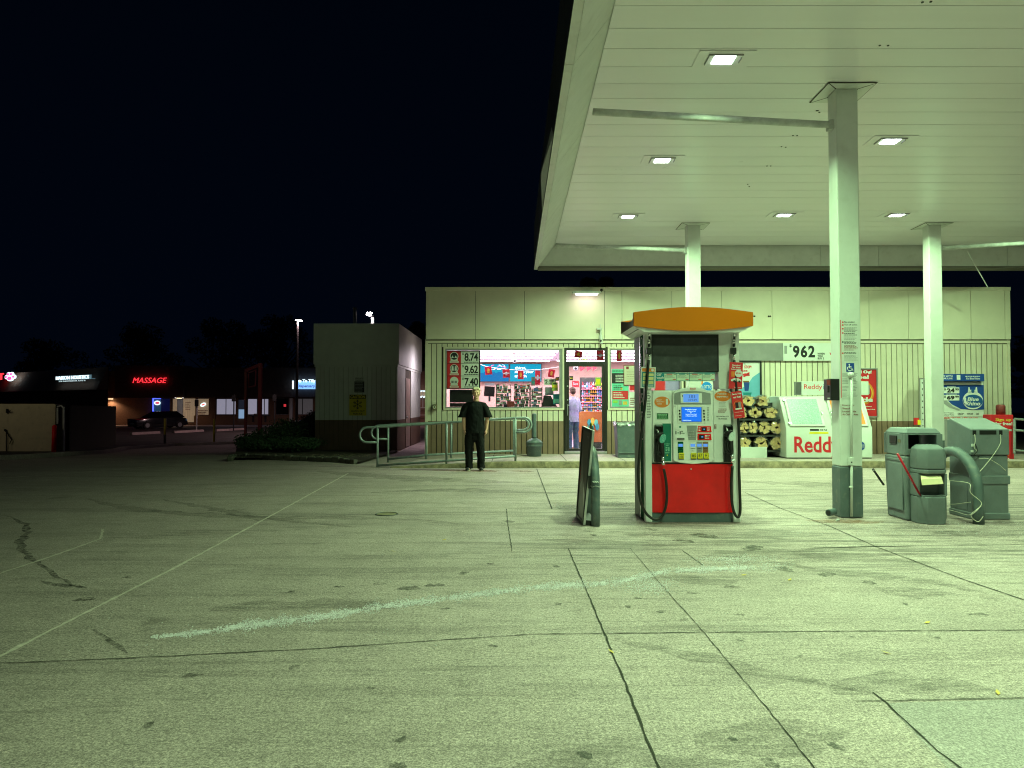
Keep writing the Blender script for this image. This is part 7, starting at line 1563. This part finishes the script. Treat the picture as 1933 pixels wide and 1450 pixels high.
for i, ((x0, y0), (x1, y1)) in enumerate(zip(ed, ed[1:])): pass
mb = MB(); pts = [(438, 866), (447, 861.5), (470, 862), (520, 864), (580, 866), (640, 869), (678, 873)]
random.seed(8); path = []
for (x0, y0), (x1, y1) in zip(pts, pts[1:]):
    for j in range(4): path.append((x0 + (x1 - x0) * j / 4, y0 + (y1 - y0) * j / 4))
mbp = MB()
for (x0, y0), (x1, y1) in zip(path, path[1:]):
    a = GP(x0, y0 + 5); b = GP(x1, y1 + 5); d = (b - a).normalized(); nn = Vector((-d.y, d.x, 0)) * .12
    h_ = random.uniform(.11, .15); mbp.hexa([a, b - d * .02, b - d * .02 + nn, a + nn, a + Vector((0, 0, h_)), b - d * .02 + Vector((0, 0, h_)), b - d * .02 + nn + Vector((0, 0, h_)), a + nn + Vector((0, 0, h_))])
mbp.build('bed_edging', m_stone, bevel=.02, label='low dark stone edging curb around the shrub bed', cat='edging')
bl_ = [GP(438, 870), GP(520, 869), GP(600, 871), GP(678, 878)]
mb = MB(); mb.add([(bl_[0].x, bl_[0].y + .15, .06), (bl_[1].x, bl_[1].y + .15, .06), (bl_[2].x, bl_[2].y + .15, .06), (bl_[3].x, bl_[3].y + .15, .06), (-3.3, 21, .06), (-5.7, 21.2, .06), (-6.4, 23.5, .06), (-8.6, 22.2, .06)], [tuple(range(8))])
mb.build('planting_bed', mat('bark_mulch', (.05, .035, .025), .95, var=.6, vs=30, bump=1, bs=50), kind='structure')
mb = MB(); random.seed(31)
for _ in range(220):
    q = GP(random.uniform(460, 700), random.uniform(862, 868), .07); a_ = random.random() * 6.28; l_ = random.uniform(.03, .12); mb.add([(q.x, q.y, .065), (q.x + math.cos(a_) * l_, q.y + math.sin(a_) * l_, .08), (q.x + .01, q.y + .01, .07)], [(0, 1, 2)])
mb.build('dead_grass', mat('straw', (.3, .25, .15), .9), kind='stuff', label='scattered dry grass and twigs along the bed edging', cat='dry grass')

# ================================================================== FAR SIDE: kerb, parking lot, strip of shops
kpts = [(-300, 885), (-60, 872), (60, 866), (115, 862), (235, 849), (330, 842), (450, 838), (560, 836), (640, 834), (760, 832)]
kb = MB(); path = []
for (x0, y0), (x1, y1) in zip(kpts, kpts[1:]):
    A_, B_ = GP(x0, y0), GP(x1, y1); path += [A_.lerp(B_, j / 6) for j in range(6)]
path.append(GP(*kpts[-1]))
for a, b in zip(path, path[1:]):
    d = (b - a).normalized(); nn = Vector((-d.y, d.x, 0)) * .16
    za, zb2 = hgt(a.x, a.y), hgt(b.x, b.y)
    kb.hexa([(a.x, a.y, za - .05), (b.x, b.y, zb2 - .05), (b.x + nn.x, b.y + nn.y, zb2 - .05), (a.x + nn.x, a.y + nn.y, za - .05), (a.x, a.y, za + .12), (b.x, b.y, zb2 + .12), (b.x + nn.x, b.y + nn.y, zb2 + .12), (a.x + nn.x, a.y + nn.y, za + .12)])
kb.build('far_kerb', m_walk, kind='structure')
lot = MB(); vs = []; N = 26
for a in path:
    for j in range(N):
        y = a.y + .17 + (95 - a.y) * (j / (N - 1)) ** 1.5; x = a.x * (1 + (y - a.y) / a.y * 1.0); vs.append((x, y, hgt(x, y) + .02))
lot.add(vs, [(i * N + j, (i + 1) * N + j, (i + 1) * N + j + 1, i * N + j + 1) for i in range(len(path) - 1) for j in range(N - 1)]); lot.build('parking_lot', m_asph, kind='structure', smooth=True)
# yellow bollards
for i, (px, y0, y1, lb) in enumerate([(404, 791, 835, 'yellow steel bollard at the far kerb, the taller one'), (311, 790, 838, 'yellow topped bollard at the far kerb in front of the parked car')]):
    b_ = GP(px, y1); mb = MB(); r_ = .055; t = thing('yellow_bollard', lb, 'bollard', b_, 'yellow bollards along the far kerb'); mb.cyl((b_.x, b_.y, b_.z if i == 0 else b_.z + .45), (b_.x, b_.y, PZ(y0, b_.y)), r_, n=12); mb.build('post', m_yelb, t, smooth=True)
    if i: mb = MB(); mb.cyl((b_.x, b_.y, b_.z - .1), (b_.x, b_.y, b_.z + .45), r_, n=12); mb.build('worn_base', m_stone, t)
# red sign frame, dark
t = thing('red_sign_frame', 'empty dark red steel sign frame standing behind the shrubs', 'frame', GP(478, 836)); FYa, FYb = 33.0, 29.0
xa, xb = PX(464, FYa), PX(491, FYb); pa = (xa, FYa); pb = (xb, FYb)
for (x, y), r_, tp_ in ((pa, .05, 697), (pb, .065, 686)): mb = MB(); mb.box(x - r_, x + r_, y - r_, y + r_, hgt(x, y) - .1, PZ(tp_, y)); mb.build('post', m_redd, t)
mb = MB(); q = .05; A_ = Vector((xa, FYa, PZ(697, FYa))); B_ = Vector((xb, FYb, PZ(686, FYb)))
mb.hexa([A_ + Vector((-q, 0, -.13)), B_ + Vector((-q, 0, -.13)), B_ + Vector((q, 0, -.13)), A_ + Vector((q, 0, -.13)), A_ + Vector((-q, 0, 0)), B_ + Vector((-q, 0, 0)), B_ + Vector((q, 0, 0)), A_ + Vector((q, 0, 0))]); mb.build('crossbar', m_redd, t)
mb = MB(); g = [P(469, 704, 32), P(483, 699, 30), P(482, 728, 30), P(470, 731, 32)]; mb.tube(g, .03, n=6, closed=True); mb.build('inner_frame', m_redd, t)
# ---- dumpster enclosure
GY = 28.0; zg = hgt(-16, GY)
encl = thing('dumpster_enclosure', 'beige double gated dumpster enclosure with a chained latch', 'enclosure', (PX(50, GY), GY, zg))
for nm, x0, x1 in (('gate_leaf', -60, 15), ('gate_leaf', 16.5, 104)):
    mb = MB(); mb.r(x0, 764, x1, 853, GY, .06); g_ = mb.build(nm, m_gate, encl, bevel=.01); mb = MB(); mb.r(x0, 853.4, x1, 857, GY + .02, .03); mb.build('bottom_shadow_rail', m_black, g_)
mb = MB(); mb.r(11, 772, 14, 780, GY - .06, .05); mb.tube([P(12, 775, GY - .08), P(17, 777, GY - .1), P(20, 775, GY - .08)], .02, n=6); mb.cyl(P(12, 811, GY - .06), P(12, 856, GY - .06), .018); mb.tube([P(8, 812, GY - .07), P(14, 818, GY - .09), P(19, 826, GY - .07), P(22, 830, GY - .07), P(18, 838, GY - .07)], .018, n=6); mb.ball(P(10, 812, GY - .07), .05); mb.build('latch_chain', m_black, encl)
mb = MB(); mb.box(PX(105, GY), PX(123, GY), GY + .0, GY + .3, zg, PZ(764, GY)); mb.build('gap_post', m_hide, encl)
mb = MB(); mb.cyl(P(120.5, 857, GY - .1), P(120.5, 768, GY - .1), .04); mb.tube([P(108, 768, GY - .05), P(116, 766, GY - .05), P(121, 772, GY - .1)], .03, n=6); mb.cyl(P(109, 800, GY - .05), P(109, 770, GY - .05), .04); mb.build('gate_post', m_fascia, encl)
mb = MB(); A_ = Vector((PX(123, GY), GY + .1, 0)); B_ = Vector((PX(219.5, 33), 33.0, 0)); zt_ = PZ(765, GY)
mb.hexa([(A_.x, A_.y, zg - .1), (B_.x, B_.y, zg - .2), (B_.x - .2, B_.y + .2, zg - .2), (A_.x, A_.y + .3, zg - .1), (A_.x, A_.y, PZ(765, GY)), (B_.x, B_.y, PZ(767, 33)), (B_.x - .2, B_.y + .2, PZ(767, 33)), (A_.x, A_.y + .3, PZ(765, GY))]); mb.build('side_wall', mat('dark_block', (.10, .09, .07), .9), encl)
mb = MB(); mb.r(-60, 762.5, 104, 764, GY + .05, .3); mb.build('top_rail', m_gate, encl)
q = GP(103.5, 857); mb = MB(); mb.cyl((PX(103.5, 27.6), 27.6, hgt(PX(103.5, 27.6), 27.6)), (PX(104, 27.6), 27.6, PZ(806, 27.6)), .085, n=12); mb.ball((PX(104, 27.6), 27.6, PZ(806, 27.6)), .084); mb.build('red_post', m_red, label='round topped red guard post at the dumpster gate corner', cat='bollard', smooth=True)
mb = MB(); q = GP(146, 845)
mb.tube([q, q + Vector((-.03, 0, .2)), q + Vector((.03, 0, .3))], .03, n=6); mb.tube([q + Vector((-.03, 0, .2)), q + Vector((-.1, 0, .33))], .02, n=6); mb.build('water_spigot', m_fascia, label='small pale pipe stub on the ground by the enclosure wall', cat='pipe')
# ---- strip mall
MY = 70.0; zm_ = -.72
def mz(py, Y=MY): return PZ(py, Y)
mall = thing('strip_mall', 'dark low strip of shops with lit windows across the parking lot', 'building', (PX(400, MY), MY, zm_))
mb = MB(); mb.r(217, 690, 345, 751, MY - 1.2, 2); mb.r(345, 694, 820, 750, MY - .6, 2); mb.build('upper_facade', mat('dark_facade', (.10, .075, .065), .9, var=.3), mall)
mb = MB(); mb.box(PX(190, MY), PX(820, MY), MY + .05, MY + 9, zm_, mz(700)); mb.build('wall', m_brick, mall)
mb = MB()
for x0, x1 in [(395, 407), (446, 450), (462, 467), (508, 519), (546, 556)]: mb.box(PX(x0, MY), PX(x1, MY), MY - .1, MY + .04, zm_, mz(751))
for x0, x1 in [(325, 345), (367, 396), (408, 446), (467, 508), (519, 546), (556, 600)]: mb.box(PX(x0, MY) + .01, PX(x1, MY) - .01, MY - .08, MY + .04, zm_, mz(784.5))
mb.build('brick_base', m_brick, mall)
def mwin(x0, x1, y0, y1, m_, muls=(), nm='window', label=None):
    mb = MB(); mb.r(x0 - .8, y0 - .8, x1 + .8, y1 + .8, MY - .02, .04); wn = mb.build(nm + '_frame' if nm == 'door' else nm, m_wframe, mall, label=label); mb = MB(); mb.r(x0, y0, x1, y1, MY - .04, .015); mb.build('pane', m_, wn)
    if muls:
        mb = MB()
        for xm in muls: mb.r(xm - .5, y0, xm + .5, y1, MY - .07, .03)
        mb.build('mullion', m_frame, wn)
    return wn
mwin(288.5, 303.5, 753.5, 781.5, mat('blue_dim_window', (.05, .1, .15), .5, es=.10, ec=(.1, .35, .75)), label='blue lit window pane with a neon sign')
mwin(304.5, 320, 753, 781.5, mat('blue_dim_window2', (.01, .01, .05), .5, es=.03, ec=(.05, .08, .8)))
mb = MB(); mb.r(288, 752, 289.6, 782, MY - .1, .04); mb.r(288, 752, 303, 753, MY - .1, .04); mb.build('blue_neon_tube', m_neonb, mall)
for px, py, rx_, ry_ in ((296.8, 760.7, 5.2, 3.3), (383.5, 764, 4.5, 3)):
    c = P(px, py, MY - .15); kk = MY / F; mb = MB(); mb.tube([(c.x + rx_ * kk * math.cos(a_), c.y, c.z + ry_ * kk * math.sin(a_ + (.5 if px > 350 else 0))) for a_ in [6.283 * i / 24 for i in range(24)]], .05, n=6, closed=True, mi=0); mb.t('OPEN', px - 3.2, py - 1.3, px + 3.2, py + 1.4, MY - .16, mi=1, bold=.04)
    t = mb.build('open_sign', [m_neonw, m_neonr], label='oval neon open sign in the %s' % ('blue lit window' if px < 350 else 'warm curtained window'), cat='neon sign')
mwin(326.5, 334, 753, 783, m_warmw, label='narrow warm lit window'); mwin(335, 344.5, 754, 783, m_blindd)
mb = MB(); mb.r(346, 752.5, 368, 797, MY - .02, .03); dd = mb.build('door', m_warmw, mall, label='curtained door'); 
mb = MB(); mb.lines(350, 758, 361, 775, MY - .03, 5, fill=.3); mb.lines(374, 774, 392, 783, MY - .1, 3, fill=.5); mb.build('red_window_writing', m_redd, dd)
mwin(374, 393.5, 753, 783, m_warmw)
mwin(409.5, 425.5, 753.5, 782, m_blind, label='white lit blind'); mwin(427.5, 444.5, 753.5, 782, m_blind)
mwin(450.5, 461.5, 755, 772, mat('door_dark', (.02, .02, .03), .3, es=.02, ec=(.5, .6, 1)), nm='door'); mb = MB(); mb.r(450.5, 773, 461.5, 790, MY - .05, .02); mb.build('lit_door_panel', mat('ice_blue_lit', (.2, .3, .5), .5, es=.45, ec=(.42, .66, 1.0)), mall)
mwin(468.5, 484.5, 753.5, 782, m_blind); mwin(487, 506, 753.5, 782, m_blind, muls=(493, 499))
mwin(521.5, 544.5, 753, 782, mat('dark_pane', (.006, .006, .008), .2)); mb = MB(); mb.r(535.5, 763, 540, 768, MY - .08, .02); mb.build('red_led_square', mat('red_led', (.5, .02, .02), .5, es=.5, ec=(1, .06, .08)), mall)
mb = MB(); mb.r(546.5, 752, 551, 795, MY - .4, .3); mb.build('white_post', m_white, mall)
mwin(559.5, 590, 753, 782, m_blindd, muls=(571,))
mb = MB(); mb.box(PX(180, MY), PX(830, MY), MY - 4, MY - .12, zm_ - .1, zm_ + .02); mb.build('shop_sidewalk', m_walk, kind='structure')
mb = MB()
for px, lb in ((337, ''),): mb.r(330, 749.5, 344, 751.5, MY - 1.0, .3)
mb.build('canopy_lamp', mat('soffit_lamp_lit', (1, .9, .8), .5, es=3, ec=(1, .9, .82)), mall)
# oblique wing with mansard roof
wing = thing('shop_wing', 'angled shop wing with a sloping brown mansard roof and lit signs', 'building', (PX(110, 72), 74, zm_))
A0 = Vector((PX(203, 62), 62, 0)); B0 = Vector((PX(-160, 92), 92, 0))
def wp(u, z, o=0.0):
    p = A0.lerp(B0, u); d = (B0 - A0).normalized(); nn = Vector((d.y, -d.x, 0)); nn = nn if nn.y < 0 else -nn; q = p + nn * o; return Vector((q.x, q.y, z))
zr0, zr1 = PZ(736, 62), PZ(693, 62)
mb = MB(); vs = []
for u in [i / 20 for i in range(21)]: vs += [wp(u, zr0, .9), wp(u, zr1, .0), wp(u, zr0, 0)]
mb.add(vs, [(3 * i, 3 * i + 3, 3 * i + 4, 3 * i + 1) for i in range(20)] + [(0, 1, 2)] + [(3 * i, 3 * i + 2, 3 * i + 5, 3 * i + 3) for i in range(20)]); mb.build('mansard_roof', m_shingle, wing)
mb = MB(); a, b = wp(0, 0), wp(1, 0); mb.hexa([(a.x, a.y + .1, zm_), (a.x - 5.7, a.y + 9, zm_), (b.x, b.y + 10, zm_), (b.x, b.y + .1, zm_), (a.x, a.y + .1, zr1 - .2), (a.x - 5.7, a.y + 9, zr1 - .2), (b.x, b.y + 10, zr1 - .2), (b.x, b.y + .1, zr1 - .2)]); mb.build('wall', m_brick, wing)
def wsign(name, label, px0, px1, py0, py1, Y, parts_):
    t = thing(name, label, 'lit sign', P((px0 + px1) / 2, py1, Y))
    for nm, mb, m_ in parts_: mb.build(nm, m_, t)
    return t
mb = MB(); mb.text('MASSAGE', PX(250, MY - 1.4), PX(312, MY - 1.4), mz(723, MY - 1.4), mz(713, MY - 1.4), MY - 1.42, bold=.0, shear=.28, th=.04)
wsign('massage_sign', 'red neon script sign reading MASSAGE on the dark facade', 248, 312, 712, 724, MY - 1.4, [('lettering', mb, m_neonr)])
def wing_u(px):
    a_, b_ = 0.0, 1.0
    for _ in range(40):
        m_ = (a_ + b_) / 2; q = wp(m_, 0, 1.0); (a_, b_) = (m_, b_) if q.x / q.y * F + CX > px else (a_, m_)
    return a_
def wing_frame(px0, px1, py1):
    "local frame on the angled wing: x along the front, -y out of it, from the lower corner of a pixel box"
    p0 = wp(wing_u(px0), 0, 1.0); p1 = wp(wing_u(px1), 0, 1.0); p0.z = p1.z = PZ(py1, (p0.y + p1.y) / 2)
    d = (p1 - p0); L_ = d.length; d.normalize(); bk = Vector((-d.y, d.x, 0)); M_ = Matrix.Translation(p0) @ Matrix(((d.x, bk.x, 0, 0), (d.y, bk.y, 0, 0), (0, 0, 1, 0), (0, 0, 0, 1))); return M_, L_, (p0.y + p1.y) / 2 / F
M_, L_, kk = wing_frame(108, 170, 721)
mb = MB(); mb.M = M_; mb.text('MAIKON HOLISTICS', 0, L_, 4.9 * kk, 11.5 * kk, -.15, bold=.01, th=.05); mb.text('3750 GLENWOOD DR, SUITE 20', L_ * .1, L_ * .91, .3 * kk, 2.9 * kk, -.15, bold=.0)
mb2 = MB(); mb2.M = M_; mb2.box(0, L_ * 1.01, 0, .1, 4.2 * kk, 12.2 * kk); mb2.box(L_ * .05, L_ * .1, .1, 1.0, 5 * kk, 6 * kk); mb2.box(L_ * .9, L_ * .95, .1, 1.0, 5 * kk, 6 * kk)
wsign('holistics_sign', 'white lit letters over a pale glowing bar on the mansard roof', 108, 170, 709, 720, M_.translation.y, [('lettering', mb, m_neonw), ('glow_bar', mb2, m_neonh)])
M_, L_, kk = wing_frame(-6, 28, 720)
mb = MB(); mb.M = M_; u_ = L_ / 34.0; mb.box(0, 11 * u_, 0, .1, 13.5 * kk, 16 * kk); mb.box(4.8 * u_, 7.8 * u_, 0, .1, 3.5 * kk, 13.4 * kk); pm = MB(); pm.M = M_
pw = [(0, -2.2, 5.6, 4.6), (-6.5, .5, 2.7, 3.2), (-2.8, 5.4, 2.7, 3.4), (2.8, 5.4, 2.7, 3.4), (6.8, .5, 2.7, 3.2)]
for dx, dz, rx_, rz_ in pw: pm.disc(24.3 * u_ + dx * u_, 7.5 * kk + dz * kk, 0, (rx_ + .7) * u_, (rz_ + .7) * kk, .1, mi=0, n=16); pm.disc(24.3 * u_ + dx * u_, 7.5 * kk + dz * kk, -.06, rx_ * .7 * u_, rz_ * .75 * kk, .03, mi=1, n=16)
wsign('paw_sign', 'glowing white and pink paw print sign with a red letter T', 0, 28, 702, 719, M_.translation.y, [('letter', mb, m_neonr), ('paw', pm, [m_neonw, mat('pink_neon', (1, .1, .4), .5, es=1.4, ec=(1, .12, .4))])])
mb = MB(); mb.r(559.5, 720, 596.5, 734.5, MY - 1.0, .3); mb2 = MB(); mb2.t('nts To Tilly', 560, 716, 596, 723.5, MY - 1.1, bold=.05, fr=.05); mb2.r(551.5, 718.5, 554, 734.5, MY - 1.1, .1); mb3 = MB(); mb3.t('Dispensary', 561, 726, 595, 733, MY - 1.05, bold=.03, fr=.05)
wsign('dispensary_sign', 'white and blue lit box sign reading Dispensary next to the shed', 551, 597, 716, 735, MY - 1, [('light_box', mb, m_signb), ('lettering', mb2, m_neonw), ('blue_lettering', mb3, mat('blue_letter', (.02, .05, .3), .5, es=.3, ec=(.2, .3, .9)))])
# wall lamps of the strip
for px, py, Y, en, lb in [(209, 753, 69.9, 120, 'lit wall lamp on the brick at the wing corner'), (84, 752, 75.0, 160, 'wall lamp glowing above the dumpster wall'), (338, 751.5, 68.3, 30, 'small lamp under the eave above the curtained door')]:
    c = P(px, py, Y); t = thing('wall_lamp', lb, 'wall lamp', c); mb = MB(); mb.box(c.x - .12, c.x + .3, c.y - .3, c.y, c.z, c.z + .1); mb.build('hood', m_fascia, t); mb = MB(); mb.box(c.x - .1, c.x + .26, c.y - .28, c.y - .02, c.z - .03, c.z - .001); mb.build('lens', m_lampo, t)
    L = bpy.data.lights.new('wall_lamp', 'SPOT'); L.energy = en; L.color = (1, .62, .36); L.spot_size = 2.6; L.spot_blend = .5; L.shadow_soft_size = .1; lo = bpy.data.objects.new('wall_lamp', L); COL.objects.link(lo); lo.parent = t; lo.location = (0, -.35, -.08)
# neighbour building seen in the gap beside the store
NY = 60.0
nb = thing('far_shop', 'brown far shop with a lit string of bulbs seen between shed and store', 'building', (PX(795, NY), NY, -.7))
mb = MB(); mb.r(770, 700, 812, 812, NY + .3, 5); mb.build('wall', m_shingle, nb)
mb = MB()
for i in range(16): mb.ball(P(787 + i * 1.2, 738.5 + .7 * math.sin(i * 2.1), NY), .05, n=4, mi=0); mb.ball(P(787 + i * 1.2, 749 + 1.0 * math.sin(i * 1.3), NY), .055, n=4, mi=0)
mb.build('bulb_string', m_neonw, nb)
mb = MB(); mb.r(787, 739, 805, 748, NY + .2, .05); mb.build('lit_window', m_warmw, nb); mb = MB(); mb.r(797.5, 738, 798.8, 770, NY - .05, .05); mb.r(786, 769, 806, 770.5, NY - .06, .05); mb.r(786, 783, 803, 784, NY - .06, .05); mb.build('mullion', m_fascia, nb)
# street lamp
LY = 52.0; q = P(560, 800, LY); zq = hgt(q.x, LY)
t = thing('street_lamp', 'tall black parking lot lamp post with a bright flat head', 'street lamp', (q.x, LY, zq))
mb = MB(); mb.cyl((q.x, LY, zq), (q.x, LY, PZ(605, LY)), .11, .07); mb.build('pole', m_dark, t); mb = MB(); mb.cyl((q.x, LY, zq), (q.x, LY, zq + .7), .28); mb.build('pole_base', m_stone, t)
mb = MB(); mb.box(q.x - .12, q.x + .32, LY - .25, LY + .25, PZ(604.5, LY), PZ(602, LY)); mb.build('lamp_head', m_dark, t); mb = MB(); mb.box(q.x - .1, q.x + .3, LY - .2, LY + .2, PZ(605.6, LY), PZ(604.6, LY)); mb.build('lens', m_lampw, t)
L = bpy.data.lights.new('street', 'SPOT'); L.energy = 3200; L.color = (1, .66, .66); L.spot_size = 2.75; L.spot_blend = .4; L.shadow_soft_size = .15; lo = bpy.data.objects.new('street', L); COL.objects.link(lo); lo.parent = t; lo.location = (.1, 0, PZ(607, LY) - zq)
t = thing('street_lamp', 'parking lot lamp post lighting the dumpster gates from outside the picture', 'street lamp', (-23, 19.5, hgt(-23, 19.5)))
mb = MB(); mb.cyl((-23, 19.5, hgt(-23, 19.5)), (-23, 19.5, 6.2), .09, .06); mb.build('pole', m_dark, t); mb = MB(); mb.box(-23.1, -22.6, 19.3, 19.7, 6.2, 6.3); mb.build('lamp_head', m_dark, t); mb = MB(); mb.box(-23.05, -22.65, 19.35, 19.65, 6.17, 6.198); mb.build('lens', m_lampw, t)
L = bpy.data.lights.new('lot_lamp', 'SPOT'); L.energy = 420; L.color = (1, .95, .58); L.spot_size = 2.7; L.spot_blend = .7; L.shadow_soft_size = .15; lo = bpy.data.objects.new('lot_lamp', L); COL.objects.link(lo); lo.parent = t; lo.location = (.15, 0, 6.5); lo.rotation_euler = (math.radians(30), 0, math.radians(-30))
# parked dark car
def car(px, Y, yaw, label):
    c = P(px, 800, Y); z = hgt(c.x, Y) + .02; t = thing('parked_car', label, 'car', (c.x, Y, z)); M_ = Matrix.Translation((c.x, Y, z)) @ Matrix.Rotation(yaw, 4, 'Z')
    W2 = .88; mb = MB(); mb.M = M_; sec = []
    low = [(-2.15, .35, .62), (-2.05, .28, .78), (-1.5, .22, .86), (-.8, .2, .93), (.9, .2, .95), (1.7, .22, .95), (2.1, .3, .85), (2.18, .38, .6)]
    for x, zb2, zt2 in low: w_ = W2 * (.86 if abs(x) > 2.0 else 1.0); sec.append([(x, -w_, zb2), (x, -w_ * 1.02, (zb2 + zt2) / 2), (x, -w_ * .93, zt2), (x, -w_ * .5, zt2 + .03), (x, w_ * .5, zt2 + .03), (x, w_ * .93, zt2), (x, w_ * 1.02, (zb2 + zt2) / 2), (x, w_, zb2)])
    n = 8; mb.add([p for s_ in sec for p in s_], [(i * n + j, i * n + (j + 1) % n, (i + 1) * n + (j + 1) % n, (i + 1) * n + j) for i in range(7) for j in range(8)] + [tuple(range(n)), tuple(range(62, 54, -1))][:1] + [tuple(range(63, 55, -1))]); mb.build('body', m_car, t, bevel=.02)
    mb = MB(); mb.M = M_
    vs = [(-1.15, -.80, .94), (-1.15, .80, .94), (1.95, .78, .96), (1.95, -.78, .96), (-.35, -.62, 1.42), (-.35, .62, 1.42), (1.35, .60, 1.44), (1.35, -.60, 1.44)]
    mb.add(vs, [(0, 1, 5, 4), (1, 2, 6, 5), (2, 3, 7, 6), (3, 0, 4, 7), (4, 5, 6, 7)]); mb.build('cabin_glass', m_carw, t); mb = MB(); mb.M = M_; mb.hexa([(-.36, -.62, 1.42), (1.36, -.6, 1.44), (1.36, .6, 1.44), (-.36, .62, 1.42), (-.3, -.56, 1.47), (1.3, -.56, 1.49), (1.3, .56, 1.49), (-.3, .56, 1.47)]); mb.build('roof', m_car, t)
    for x in (-1.35, 1.4):
        for y in (-.86, .86):
            mb = MB(); mb.M = M_; mb.cyl((x, y - .1, .32), (x, y + .1, .32), .32, n=18); wl = mb.build('wheel', m_rubber, t); mb = MB(); mb.M = M_; mb.cyl((x, y - .105, .32), (x, y + .105, .32), .19, n=10); mb.build('rim', m_alu, wl)
    for y in (-.6, .6): mb = MB(); mb.M = M_; mb.ball((-2.1, y, .66), .14, sc=(.5, 1.2, .6)); mb.build('headlight', m_chrome, t)
    mb = MB(); mb.M = M_; mb.box(-2.22, -2.16, -.3, .3, .4, .52); mb.build('number_plate', m_paper, t)
    return t
car(299, 61, math.radians(52), 'small dark hatchback parked before the blue lit window')
car(604, 44, math.radians(15), 'dark parked car mostly hidden behind the shed and shrubs')
# wheel stops, parking signs, bins
for px0, px1, py, lb in [(250, 303, 822, 'pale concrete wheel stop nearest the enclosure'), (330, 385, 818.5, 'pale concrete wheel stop behind the yellow bollards'), (410, 462, 815, 'pale concrete wheel stop before the white blinds'), (268, 330, 809, 'low concrete wheel stop by the parked car')]:
    a = GP(px0, py); b = GP(px1, py - 3); d = (b - a).normalized(); nn = Vector((-d.y, d.x, 0)) * .2; u_ = Vector((0, 0, .16)); f_ = Vector((0, 0, .0)); a.z += .02; b.z += .02
    mb = MB(); mb.hexa([a, b, b + nn, a + nn, a + u_ + nn * .2, b + u_ + nn * .2, b + nn * .8 + u_, a + nn * .8 + u_]); mb.build('wheel_stop', m_walk, label=lb, cat='wheel stop', group='concrete wheel stops in the parking lot')
for px, y0, y1, lb in [(371, 754, 813, 'dark parking sign on a pale post before the warm window'), (441, 745, 812, 'dark parking sign on a post before the white blinds'), (518, 744, 808, 'dark parking sign on a post before the dark window')]:
    b = P(px, y1, 55.0); zq = hgt(b.x, 55); t = thing('parking_sign', lb, 'sign', (b.x, 55, zq), 'parking signs in front of the shops'); mb = MB(); mb.cyl((b.x, 55, zq), (b.x, 55, PZ(y0, 55)), .05, n=8); mb.build('post', m_fascia if px == 371 else m_dark, t); mb = MB(); mb.r(px - 3.6, y0 + 1, px + 3.6, y0 + 13, 54.9, .03); mb.build('plate', m_dark, t)
for px, Y, w_, y0, y1, lb in [(247.5, 66, 13, 791, 805, 'square black trash bin against the brick wall by the enclosure'), (548, 50, 5, 800, 808, 'tiny pale can on the lot beside the shrubs')]:
    mb = MB(); c = P(px, y1, Y); mb.lathe((c.x, Y, hgt(c.x, Y) + .02), [(w_ / 2 * Y / F * .85, 0), (w_ / 2 * Y / F, .3), (w_ / 2 * Y / F, (y1 - y0) * Y / F), (w_ / 2 * Y / F * .8, (y1 - y0) * Y / F + .05)], n=12); mb.build('lot_trash_can', m_dark if px < 300 else m_stone, label=lb, cat='trash can')
# picnic bench before the blinds
t = thing('bench', 'dark bench table in front of the lit white blinds', 'bench', P(487, 797, 66)); mb = MB(); mb.r(470, 784, 505, 786, 66, .8); mb.build('bench_top', m_dark, t)
for px in (476, 499): mb = MB(); mb.r(px, 786, px + 2, 797, 66.2, .3); mb.build('leg', m_dark, t)
mb = MB(); mb.r(479, 781, 487, 784, 66.2, .3); mb.build('planter', m_stone, label='low tray on top of the dark bench', cat='tray')
# trees behind, unlit
random.seed(77)
def tree(x, y, h_, r_, label, seed):
    random.seed(seed); z0 = hgt(x, y) - .1; t = thing('tree', label, 'tree', (x, y, z0), 'dark trees behind the shops')
    mb = MB(); mb.tube([(x, y, z0), (x + .2, y, z0 + h_ * .3), (x - .1, y, z0 + h_ * .6), (x, y, z0 + h_ * .85)], [.4, .3, .2, .06], n=8)
    for _ in range(7):
        a_ = random.random() * 6.28; zz = z0 + h_ * random.uniform(.3, .6); mb.tube([(x, y, zz), (x + math.cos(a_) * r_ * .5, y + math.sin(a_) * r_ * .5, zz + h_ * .18), (x + math.cos(a_) * r_ * .8, y + math.sin(a_) * r_ * .8, zz + h_ * .28)], [.14, .09, .03], n=6)
    mb.build('trunk', m_bark, t); mb = MB()
    for _ in range(26):
        a_ = random.random() * 6.28; rr = r_ * random.uniform(.15, .95); zz = z0 + h_ * random.uniform(.42, 1.0); rr *= 1.0 - .55 * max(0, (zz - z0) / h_ - .65) / .35
        leaves(mb, (x + math.cos(a_) * rr, y + math.sin(a_) * rr, zz), (r_ * .3, r_ * .3, r_ * .22), 170, .22)
    mb.build('crown', m_leafn, t)
for i, (px, Y, py, w_, lb) in enumerate([(255, 95, 620, 160, 'broad dark tree behind the MASSAGE shop'), (420, 100, 612, 150, 'dark tree crown above the lit blinds'), (530, 98, 598, 130, 'dark tree behind the lamp post'), (640, 90, 640, 120, 'dark tree behind the shed roof'), (785, 80, 610, 80, 'dark tree in the gap between shed and store'), (90, 110, 655, 160, 'dark tree behind the mansard roof')]):
    tree(PX(px, Y), Y, (PZ(py, Y) + .8), w_ / 2 * Y / F, lb, 100 + i)
tree(PX(1125, 60), 60, PZ(533, 60) + .5, 2.2, 'dark treetop barely showing over the store roof', 120)
tree(PX(1990, 45), 45, PZ(640, 45) + .5, 3.5, 'dark tree beyond the far end of the store', 121)
